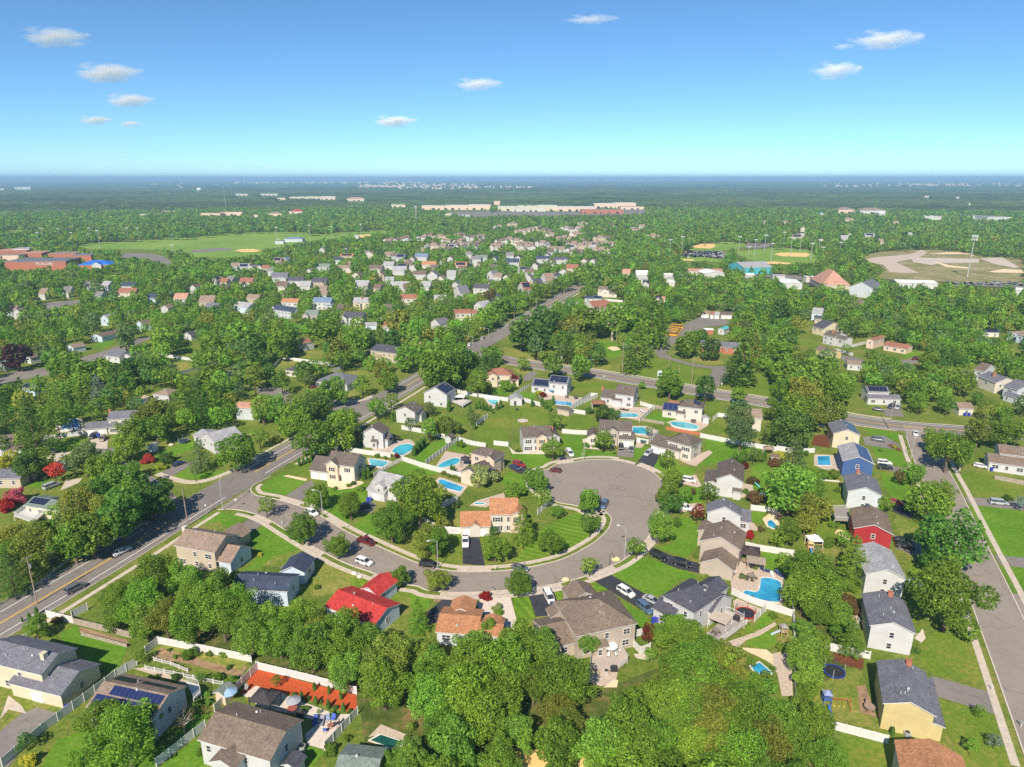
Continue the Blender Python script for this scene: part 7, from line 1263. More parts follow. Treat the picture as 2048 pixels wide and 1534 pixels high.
# ================================================================== lamps, poles, wires
street_lamp('F', 446, 1021, 9.3, 100, "tall street lamp at the main road junction"); street_lamp('C4', 1282, 215, 8.0, 170, "street lamp beside the white SUV at the corner"); street_lamp('C5', 1692, 368, 8.0, 150, "street lamp beside the basketball hoop")
street_lamp('D2', 1597, 972, 8.0, -90, "street lamp on the far kerb of the circle"); street_lamp('C8', 850, 300, 8.0, 20, "street lamp at the right hand street"); street_lamp('C5', 220, 468, 8.0, 200, "street lamp behind the black SUV"); street_lamp('E1', 690, 680, 8, 20, "street lamp in the hedges by the peach house")
street_lamp('D8', 410, 560, 8, 180, "street lamp at the school bus yard")
poles = [('F', 376, 1052, 11.5, "wooden utility pole at the main road junction", 0), ('C1', 265, 382, 12.5, "leaning wooden utility pole on the main road verge", 1), ('D7', 690, 480, 12, "utility pole left of the long road", 1), ('D7', 872, 450, 12, "utility pole in the middle of the long road", 1), ('D7', 995, 305, 12, "utility pole by the roadside trees", 1), ('D7', 1160, 235, 12, "utility pole far up the long road", 1),
         ('D7', 1575, 940, 17, "double-armed utility pole on the cross road", 2), ('D7', 888, 832, 13, "utility pole before the pale conifer", 0), ('D7', 1525, 712, 10, "thin pole in the sandy patch", 0), ('D8', 190, 930, 12, "white pole on the school lawn", 0), ('D8', 425, 1080, 14, "utility pole at the school drive", 1), ('D8', 292, 1050, 9, "short pole behind the cross road tree", 0),
         ('E1', 865, 1305, 15, "utility pole at the top of the right street", 0), ('D5', 385, 1155, 10, "pale pole beside the left lawn", 0), ('E5', 1058, 520, 16, "pole beside the turquoise pavilion", 1), ('E5', 1588, 520, 14, "pole left of the dark car park", 1), ('D6', 615, 385, 12, "utility pole before the navy estate house", 1), ('E6', 1925, 905, 14, "pole at the right of the sandy lot", 1), ('E5', 880, 760, 12, "pole inside the dark woods", 0), ('E2', 310, 755, 10, "pole in the upper left trees", 0), ('E2', 680, 790, 12, "pole at the upper left street", 0), ('E2', 955, 790, 12, "pole beside the upper left houses", 0), ('E2', 1655, 900, 12, "pole before the orange-brown roofs", 0)]
PO = [utility_pole(p[0], p[1], p[2], p[3], p[4], p[5], 1.2) for p in poles]
def wire(a, b, ha, hb, off=0.0, label="thin overhead wire"):
    A, B = PO[a].location, PO[b].location; pts = []
    for k in range(13):
        t = k / 12; p = A.lerp(B, t); pts.append((p.x + off, p.y, ha + (hb - ha) * t - 2.2 * 4 * t * (1 - t) * .5))
    m_ = MB(); m_.tube(pts, .03, 3); o = m_.obj("overhead_wire", M["rubber"]); tag(o, label, "wire", "overhead wires")
wire(6, 10, 16.5, 13, 0, "overhead wire along the left of the cross road"); wire(10, 12, 13, 14, 0, "overhead wire along the right of the cross road"); wire(7, 6, 12.6, 16.5, 0, "overhead wire from the pale conifer to the double-armed pole"); wire(1, 0, 12, 11.2, 0, "overhead wire over the lower left roadside"); wire(2, 4, 11.6, 11.6, 0, "overhead wire beside the long road"); wire(4, 5, 11.6, 11.6, 0, "overhead wire at the far end of the long road")
# ================================================================== garden things
trampoline('C6', 1315, 745, 2.3, "round black trampoline with a red rim on the patio", (.4, .04, .02)); trampoline('C7', 445, 745, 2.1, "dark blue netted trampoline on the dry lawn"); trampoline('D5', 1632, 1072, 1.9, "blue rimmed trampoline behind the spruce", (.05, .12, .3))
gazebo('C2', 825, 755, 4.6, 3.6, -15, "black gazebo at the edge of the red mulch bed"); gazebo('D4', 985, 1075, 4.6, 4.6, -18, "dark brown gazebo beside the taupe gabled house", (.07, .055, .055)); gazebo('D4', 1035, 1175, 4.2, 3.4, -18, "wooden pergola next to the dark gazebo", slats=True, name="pergola", roofmat="old_wood")
gazebo('D2', 440, 960, 3, 3, 0, "small dark gazebo beside the spa pool"); gazebo('D2', 370, 350, 6.5, 4.5, -10, "white roofed patio cover of the white solar house", (.75, .75, .75), True, name="patio_cover"); gazebo('D3', 235, 345, 6.0, 4.5, 0, "brown hipped pavilion beside the white chimney house", (.28, .14, .09), name="pavilion", roofmat="shingle"); gazebo('C8', 110, 905, 3.6, 3.2, 0, "white canopy above the play set on the right", (.8, .8, .8), name="canopy_tent")
gazebo('C6', 1085, 790, 4.2, 3.6, -38, "beige square awning on the grey deck", (.5, .42, .34), True, name="awning"); gazebo('D2', 330, 215, 3.2, 3.2, 0, "dark red gazebo behind the white solar house", (.14, .03, .04)); gazebo('D4', 1160, 75, 3.4, 3, -10, "brown topped arbour by the long white fence", (.3, .22, .16), name="arbour")
for t in [("green roofed garden shed beside the red mulch garden", 'C1', (1500, 1010), (1560, 1030), (1640, 960), 2.3, 'y', .5, 'PB', 'rgr'), ("small white shed with brown roof at the fence corner", 'D1', (1890, 460), (1955, 470), (2005, 440), 2.3, 'y', .5, 'W', 'rk'), ("brown roofed shed behind the pine", 'D2', (1330, 475), (1455, 500), (1480, 470), 2.5, 'x', .4, 'BG', 'rk'),
          ("white shed with orange roof at the long fence", 'D3', (1692, 665), (1770, 680), (1785, 655), 2.6, 'y', .6, 'W', 'ro'), ("white shed with arched doors by the blue solar panel house", 'D3', (1085, 478), (1140, 480), (1160, 462), 2.3, 'y', .5, 'WB', 'rl'), ("pale blue shed in the left lawn corner", 'C3', (1040, 185), (1080, 190), (1118, 170), 2.3, 'y', .4, 'LB', 'rl'),
          ("brown shed under the tree by the long white fence", 'D4', (1175, 165), (1215, 170), (1310, 150), 2.4, 'x', .5, 'BG', 'rb'), ("dark grey shed against the broad brown roofed house", 'C2', (950, 1300), (1040, 1330), (1095, 1260), 2.4, 'y', .5, 'GY', 'rd'), ("small white shed in the estate by the left lawn", 'C3', (390, 310), (450, 320), (480, 290), 2.5, 'x', .3, 'W', 'rl')]:
    house(*t, cat="shed", name="garden_shed", vt=0, wins='', guard=False)
def play(tg, x, y, rz, label, cols, slide=True, swings=3, tower=True):
    p = g(tg, x, y); root = empty("play_set", p, R(rz), .8)
    if tower:
        for sx in (-.8, .8):
            for sy in (-.8, .8): a = MB(); a.box(sx - .07, sy - .07, 0, sx + .07, sy + .07, 3.0); a.obj("post", M["paint"], root, color=cols[0])
        a = MB(); a.box(-.85, -.85, 1.35, .85, .85, 1.45); a.box(-.85, -.88, 1.5, .85, -.83, 2.1); a.box(-.85, .83, 1.5, .85, .88, 2.1); a.obj("platform", M["paint"], root, color=cols[0])
        a = MB(); c = [(-1, -1, 2.9), (1, -1, 2.9), (1, 1, 2.9), (-1, 1, 2.9)]
        for j in range(4): a.face([c[j], c[(j + 1) % 4], (0, 0, 3.8)])
        a.obj("roof", M["paint"], root, color=cols[1])
    if slide:
        a = MB(); a.face([(-.3, -.9, 1.4), (.3, -.9, 1.4), (.3, -3.2, .2), (-.3, -3.2, .2)])
        for s_ in (-.3, .3): a.face([(s_, -.9, 1.4), (s_, -3.2, .2), (s_, -3.2, .4), (s_, -.9, 1.65)])
        a.obj("slide", M["paint"], root, color=cols[2])
    if swings:
        L_ = swings * 1.1 + .8; a = MB(); a.tube([(.8, 0, 2.5), (.8 + L_, 0, 2.5)], .08, 6); a.obj("beam", M["paint"], root, color=cols[0])
        for s_ in (-1, 1): a = MB(); a.tube([(.8 + L_, 0, 2.5), (.9 + L_, s_ * 1.1, 0)], .06, 6); a.obj("leg", M["paint"], root, color=cols[0])
        for k in range(swings):
            x_ = 1.5 + k * 1.1; a = MB(); a.box(x_ - .25, -.1, .5, x_ + .25, .1, .54)
            for s_ in (-.24, .24): a.tube([(x_ + s_, 0, .5), (x_ + s_, 0, 2.5)], .02, 4)
            a.obj("swing", M["paint"], root, color=cols[3])
    tag(root, label, "play set", "garden play sets")
play('C6', 1650, 950, -90, "wooden play tower with a grey slide beside the round shrubs", ((.5, .38, .22), (.3, .28, .26), (.45, .52, .65), (.4, .3, .2)), swings=1); play('C7', 385, 1040, -8, "red and blue swing set on the dry lawn", ((.45, .06, .03), (.05, .08, .3), (.05, .12, .4), (.8, .6, .05)), tower=False)
play('C7', 378, 1010, -8, "small blue climbing tower at the end of the swing set", ((.06, .12, .35), (.25, .3, .5), (.5, .05, .04), (.5, .5, .1)), swings=0, slide=False); play('C8', 75, 1000, -10, "orange and blue play tower with swing beam on the right", ((.6, .4, .2), (.6, .4, .2), (.05, .2, .5), (.1, .2, .5)), swings=2); play('D4', 1250, 790, 120, "dark play set with green slide by the paddling pool", ((.12, .08, .06), (.1, .08, .06), (.02, .12, .08), (.1, .1, .1)), swings=0)
play('D2', 480, 340, -15, "blue play set right of the white pergola", ((.3, .25, .2), (.05, .2, .35), (.05, .25, .4), (.1, .1, .1)), swings=2); play('E1', 230, 1315, 10, "blue swing set by the orange bins", ((.05, .1, .4), (.05, .1, .4), (.05, .1, .4), (.5, .3, .1)), tower=False, slide=False, swings=2)
play('D4', 1000, 440, 40, "small turquoise slide by the terracotta patio", ((.2, .5, .55), (.2, .5, .55), (.15, .5, .55), (.3, .3, .3)), tower=False, swings=0)
def deck(tg, P, z, label, railed, cmat=(.45, .40, .36)):
    q = gl(tg, *P, z=z); o = Vector((q[0].x, q[0].y, 0)); root = empty("deck", o); a = MB(); r_ = [(p.x - o.x, p.y - o.y) for p in q]; a.poly(r_, z=z)
    for k in range(len(r_)): u, v = r_[k], r_[(k + 1) % len(r_)]; a.face([(u[0], u[1], z - .3), (v[0], v[1], z - .3), (v[0], v[1], z), (u[0], u[1], z)])
    a.obj("floor", M["paint"], root, color=cmat)
    for u in r_: a = MB(); a.box(u[0] * .97 - .08, u[1] * .97 - .08, 0, u[0] * .97 + .08, u[1] * .97 + .08, z - .01); a.obj("post", M["trim"], root)
    for k in railed:
        u, v = Vector((*r_[k], 0)), Vector((*r_[(k + 1) % len(r_)], 0)); a = MB(); n = max(2, int((v - u).length / .22))
        a.tube([u + Vector((0, 0, z + 1)), v + Vector((0, 0, z + 1))], .05, 4)
        for j in range(n + 1): p = u.lerp(v, j / n); a.box(p.x - .025, p.y - .025, z, p.x + .025, p.y + .025, z + .97)
        a.obj("railing", M["vinyl"], root)
    tag(root, label, "deck", "raised garden decks")
deck('C5', (1420, 1240, 1430, 1130, 1500, 1080, 1640, 1060, 1720, 1180, 1640, 1250, 1530, 1250), .8, "taupe deck with white railings and a round white table", (3, 4, 0), (.48, .40, .34)); deck('C6', (970, 930, 1140, 770, 1310, 850, 1090, 1010), .9, "grey deck of the charcoal roofed white house", (2,), (.36, .32, .30)); deck('C8', (245, 680, 370, 675, 385, 770, 265, 765), 2.6, "raised grey wooden deck behind the red house", (0, 3, 2), (.3, .27, .25))
deck('C3', (100, 680, 200, 610, 320, 660, 240, 730), 1.8, "white railed deck of the cream ranch house", (0, 3, 2), (.6, .58, .55)); deck('C1', (1320, 930, 1400, 950, 1420, 1010, 1370, 1050), 1.6, "small white stair landing beside the pale blue solar house", (0, 1, 2), (.6, .6, .58)); deck('D2', (300, 400, 440, 380, 500, 400, 420, 450), 1.2, "white deck under the patio cover", (3, 2), (.6, .55, .5))
deck('C6', (1100, 720, 1190, 740, 1300, 800, 1200, 830), 1.0, "white railed corner deck by the red trampoline", (0, 1), (.5, .45, .42))
IT = [('table', 'C5', 1580, 1115, "large round white table on the taupe deck", 0, (.8, .8, .8), .86, 1.9)] + [('chair', 'C5', 1580 + 70 * math.cos(a), 1118 + 40 * math.sin(a), "white chair at the round table on the taupe deck", math.degrees(-a) + 90, (.75, .75, .75), .86, 1) for a in (0, .9, 1.8, 2.7, 3.6, 4.5, 5.4)]
IT += [('table', 'C6', 1045, 930, "brown round table on the grey deck", 0, (.25, .2, .17), .95, 1.0)] + [('chair', 'C6', 1045 + 38 * math.cos(a), 930 + 26 * math.sin(a), "dark chair at the table on the grey deck", math.degrees(-a) + 90, (.12, .1, .09), .95, 1) for a in (.3, 1.6, 2.9, 4.3)]
IT += [('table', 'C6', 1360, 435, "brown table beside the L-shaped pool", 0, (.3, .24, .2), .06, 1.3)] + [('chair', 'C6', 1360 + 50 * math.cos(a), 440 + 30 * math.sin(a), "dark chair at the table beside the L-shaped pool", math.degrees(-a) + 90, (.1, .08, .07), .06, 1.2) for a in (.3, 1.3, 2.4, 3.5, 5)]
IT += [('lounger', 'C2', 1222, 965, "blue sun lounger beside the broad brown roof", 5, (.05, .09, .35), .06, 1.1), ('lounger', 'C2', 1275, 970, "grey sun lounger right of the blue one", 5, (.25, .25, .3), .06, 1.1), ('chair', 'C2', 1325, 955, "pale blue garden chair by the fire pit", 20, (.3, .36, .5), .06, 1.4), ('chair', 'C2', 1365, 955, "bright blue garden chair by the fire pit", -10, (.08, .15, .55), .06, 1.5), ('chair', 'C2', 1305, 1040, "small blue chair alone on the pale paving", 170, (.06, .12, .5), .06, 1.2), ('chair', 'C2', 1400, 990, "dark garden chair beside the fire pit", -60, (.05, .06, .06), .06, 1.4),
       ('table', 'C2', 1345, 1005, "low round brown fire pit table on the pale paving", 0, (.3, .15, .1), .06, .8), ('table', 'C2', 1045, 880, "red-brown table near the brown roofed house", 0, (.35, .1, .07), .06, 1.2), ('umbrella', 'C2', 1060, 860, "grey patio umbrella over the red-brown table", 0, (.35, .36, .4), .06, 1.0), ('grill', 'C2', 1110, 915, "black grill behind the broad brown roofed house", -15, None, .06, 1.2), ('chair', 'C2', 680, 715, "grey garden chair left of the black gazebo", 0, (.3, .3, .3), .06, 1.4), ('umbrella', 'C2', 555, 800, "pale blue umbrella by the fence left of the gazebo", 0, (.3, .45, .65), .06, 1.1),
       ('lounger', 'D4', 1125, 1285, "dark blue lounger left of the diving board", 60, (.04, .06, .2), .06, 1.4), ('lounger', 'D4', 1265, 1325, "dark blue lounger right of the diving board", 30, (.04, .06, .2), .06, 1.4), ('chair', 'C6', 1680, 630, "blue chair at the right edge of the L-shaped pool", 80, (.05, .1, .3), .06, 1.4), ('lounger', 'C6', 1555, 415, "white diving board at the head of the L-shaped pool", 0, (.75, .75, .75), .06, 1.0), ('table', 'C6', 1195, 400, "cluttered white table beside the taupe gabled house", 0, (.6, .58, .55), .06, 1.2), ('grill', 'C6', 1385, 340, "black hot tub-like grill under the pergola", 0, None, .06, 1.6), ('table', 'C6', 1310, 300, "brown table between gazebo and pergola", 0, (.35, .25, .18), .06, 1.1),
       ('grill', 'C6', 1230, 815, "dark grill on the white railed corner deck", -30, None, 1.05, 1.2), ('grill', 'C5', 1605, 1270, "dark grill at the foot of the taupe deck", 0, None, .06, 1.2), ('ac', 'C5', 1545, 1290, "grey air conditioner at the foot of the taupe deck", 0, None, .06, 1.0), ('ac', 'C7', 1040, 1280, "air conditioner behind the yellow house", 0, None, .06, 1.1), ('ac', 'C2', 1120, 1185, "air conditioner at the corner of the broad brown roofed house", 0, None, .06, 1.2), ('ac', 'C7', 660, 340, "dark air conditioner beside the white house with brick chimney", 0, None, .06, 1.0),
       ('bin', 'C1', 480, 1140, "blue wheelie bin beside the beige garage", 0, (.03, .06, .45), .06, 1.2), ('bin', 'C6', 1070, 415, "blue wheelie bin behind the taupe garage", 0, (.03, .06, .45), .06, 1.2), ('bin', 'C6', 1092, 420, "dark bin next to the blue one behind the taupe garage", 0, (.04, .04, .05), .06, 1.2), ('bin', 'C6', 480, 840, "blue wheelie bin beside the white garage wing", 0, (.03, .05, .4), .06, 1.2), ('bin', 'C6', 510, 830, "purple-blue bin left of the big pine", 0, (.08, .06, .4), .06, 1.2), ('bin', 'D1', 1150, 1090, "blue bin in front of the pale grey roofed garage", 0, (.03, .06, .45), .06, 1.2), ('bin', 'D1', 1172, 1085, "second blue bin closer to the garage door", 0, (.05, .1, .5), .06, 1.2),
       ('bin', 'C8', 1465, 390, "blue bin at the brown roofed right edge house", 0, (.03, .06, .4), .06, 1.2), ('bin', 'C8', 680, 945, "blue bin beside the red house wall", 0, (.03, .06, .4), .06, 1.0), ('bin', 'D5', 880, 1040, "blue bin between the two court cars", 0, (.03, .06, .45), .06, 1.3), ('bin', 'E1', 1530, 1190, "blue bin before the tan roofed garage", 0, (.03, .06, .45), .06, 1.2), ('bin', 'E1', 1565, 1190, "blue bin right of the other at the tan garage", 0, (.03, .06, .45), .06, 1.2),
       ('table', 'C7', 730, 1070, "brown garden table in the soil strip of the yellow house", 0, (.35, .25, .2), .06, 1.3), ('chair', 'C7', 720, 1030, "brown garden chair in the soil strip", 20, (.35, .26, .2), .06, 1.4), ('boulder', 'C5', 1225, 560, "pale boulder on the verge before the striped lawn", 0, (.6, .5, .3), .06, 1.5), ('boulder', 'C5', 1620, 400, "yellowish boulder beside the street lamp", 0, (.65, .58, .25), .06, 1.7), ('boulder', 'C4', 1530, 665, "white boulder by the outer sidewalk", 0, (.7, .7, .68), .06, 1.0), ('boulder', 'C4', 1572, 690, "flat white boulder right of the other", 0, (.7, .7, .68), .06, .9),
       ('mailbox', 'C4', 962, 275, "white mailbox between the two corner trees", 0, (.8, .8, .8), .13, .85), ('mailbox', 'C4', 1468, 300, "white mailbox on the inner verge", 0, (.8, .8, .8), .13, .85), ('mailbox', 'C5', 675, 470, "white mailbox at the black drive", 0, (.7, .7, .7), .13, .85), ('mailbox', 'C5', 655, 640, "dark mailbox beside the red shrub", 0, (.05, .05, .05), .13, .85), ('mailbox', 'C5', 900, 445, "dark mailbox behind the grey car", 0, (.1, .08, .08), .13, .85), ('mailbox', 'C7', 1735, 905, "white mailbox at the yellow house drive", 0, (.8, .8, .8), .13, .85), ('mailbox', 'D2', 1580, 940, "pale mailbox by the far lamp", 0, (.7, .7, .7), .13, .85), ('mailbox', 'D3', 340, 820, "pale mailbox left of the brown house drive", 0, (.7, .7, .7), .13, 1.0), ('mailbox', 'C7', 1975, 1205, "grey utility box on the right verge", 0, (.4, .42, .42), .13, .95), ('mailbox', 'C8', 815, 215, "black mailbox at the top of the right street", 0, (.04, .04, .04), .13, .85),
       ('lounger', 'D2', 1180, 380, "grey lounger beside the columnar trees", 40, (.2, .2, .25), .06, 1.4), ('table', 'D2', 1430, 370, "patio table at the black solar panel house", 0, (.2, .15, .12), .06, 1.3), ('table', 'D2', 1520, 380, "dark patio table at the right of the black solar house", 0, (.1, .1, .1), .06, 1.5), ('umbrella', 'D2', 1285, 335, "small light blue umbrella before the black solar panel house", 0, (.15, .35, .6), .06, 1.0), ('lounger', 'D2', 1975, 490, "black lounger at the pale turquoise pool", 80, (.03, .03, .03), .06, 1.4), ('lounger', 'D2', 2010, 495, "second black lounger at the pale turquoise pool", 80, (.03, .03, .03), .06, 1.4), ('lounger', 'D3', 600, 430, "white lounger right of the pale turquoise pool", 60, (.75, .75, .75), .06, 1.5),
       ('table', 'D3', 1010, 515, "dark table behind the raised oval pool", 0, (.1, .08, .07), .06, 1.6), ('umbrella', 'D1', 1380, 530, "dark umbrella left of the kidney pool", 0, (.03, .03, .03), .06, 1.0), ('umbrella', 'D1', 1440, 505, "second dark umbrella above the kidney pool", 0, (.04, .03, .03), .06, .9), ('umbrella', 'C2', 835, 800, "leaning teal parasol under the black gazebo", 0, (.08, .2, .22), .06, .9), ('table', 'D3', 600, 685, "dark green covered table beside the corner pool", 0, (.05, .14, .12), .06, 1.6), ('grill', 'D2', 945, 490, "black fire bowl on the lawn before the garden house", 0, None, .06, .9), ('boulder', 'D5', 1525, 1120, "pale stone ring on the left lawn", 0, (.6, .5, .4), .03, 1.4)]
for t in IT: item(t[0], t[1], t[2], t[3], t[4], t[5], t[6], t[7], t[8])
# basketball hoop, road signs
p = g('C5', 1570, 436); root = empty("basketball_hoop", p, R(80)); a = MB(); a.tube([(0, 0, 0), (0, 0, 3.2), (0, -.5, 3.5)], .07, 6); a.obj("pole", M["black_metal"], root); a = MB(); a.box(-.85, -.6, 3.0, .85, -.55, 4.1); a.obj("backboard", M["black_metal"], root); a = MB(); a.lathe([(.23, 3.1), (.25, 3.12), (.23, 3.14)], 12, (0, -.85)); a.obj("rim", M["red_plastic"], root); tag(root, "black basketball hoop at the kerb of the bend", "basketball hoop")
for tg, x, y, h, lb in (('C4', 370, 185, 3.0, "small white road sign on the junction verge"), ('C4', 603, 145, 3.2, "thin road sign at the mouth of the side street"), ('D7', 1425, 985, 2.4, "tiny road sign on the cross road verge"), ('D8', 790, 990, 2.2, "small sign at the school drive mouth"), ('D8', 730, 1100, 2.2, "white sign post at the school drive kerb")):
    p = g(tg, x, y); root = empty("road_sign", p); a = MB(); a.tube([(0, 0, 0), (0, 0, h)], .05, 6); a.obj("post", M["pole_metal"], root); a = MB(); a.box(-.35, -.08, h - .6, .35, -.05, h); a.obj("sign_plate", M["trim"], root); tag(root, lb, "road sign", "road signs")
p = g('D7', 1880, 965); root = empty("notice_board", p); a = MB(); a.box(-1.1, -.1, 1.0, 1.1, .1, 3.6); a.obj("board", M["paint"], root, color=(.72, .74, .76)); a = MB(); a.box(-.75, -.13, 1.5, .75, -.105, 3.0); a.obj("panel", M["paint"], root, color=(.2, .35, .5))
for s_ in (-1, 1): a = MB(); a.box(s_ * 1.0 - .06, -.06, 0, s_ * 1.0 + .06, .06, 1.0); a.obj("post", M["trim"], root)
tag(root, "white notice board on the school lawn by the cross road", "notice board")
for (x, y, w_) in ((292, 705, 1),):
    for k, (dx, dy) in enumerate(((0, 0), (130, -70))):
        p = g('D7', x + dx + 60, y + dy + 10); root = empty("traffic_signal", p, R(150)); a = MB(); a.tube([(0, 0, 0), (0, 0, 6.5)], .12, 6); a.obj("pole", M["pole_metal"], root); a = MB(); a.tube([(0, 0, 6.2), (7, 0, 6.6)], .08, 6); a.obj("arm", M["pole_metal"], root)
        for q in (3.2, 5.8):
            b = MB(); b.box(q - .18, -.18, 5.4, q + .18, .18, 6.4); b.obj("signal_head", M["paint"], root, color=(.7, .42, .03))
        tag(root, ("traffic signal mast at the near side of the junction", "traffic signal mast at the far side of the junction")[k], "traffic signal", "traffic signals")
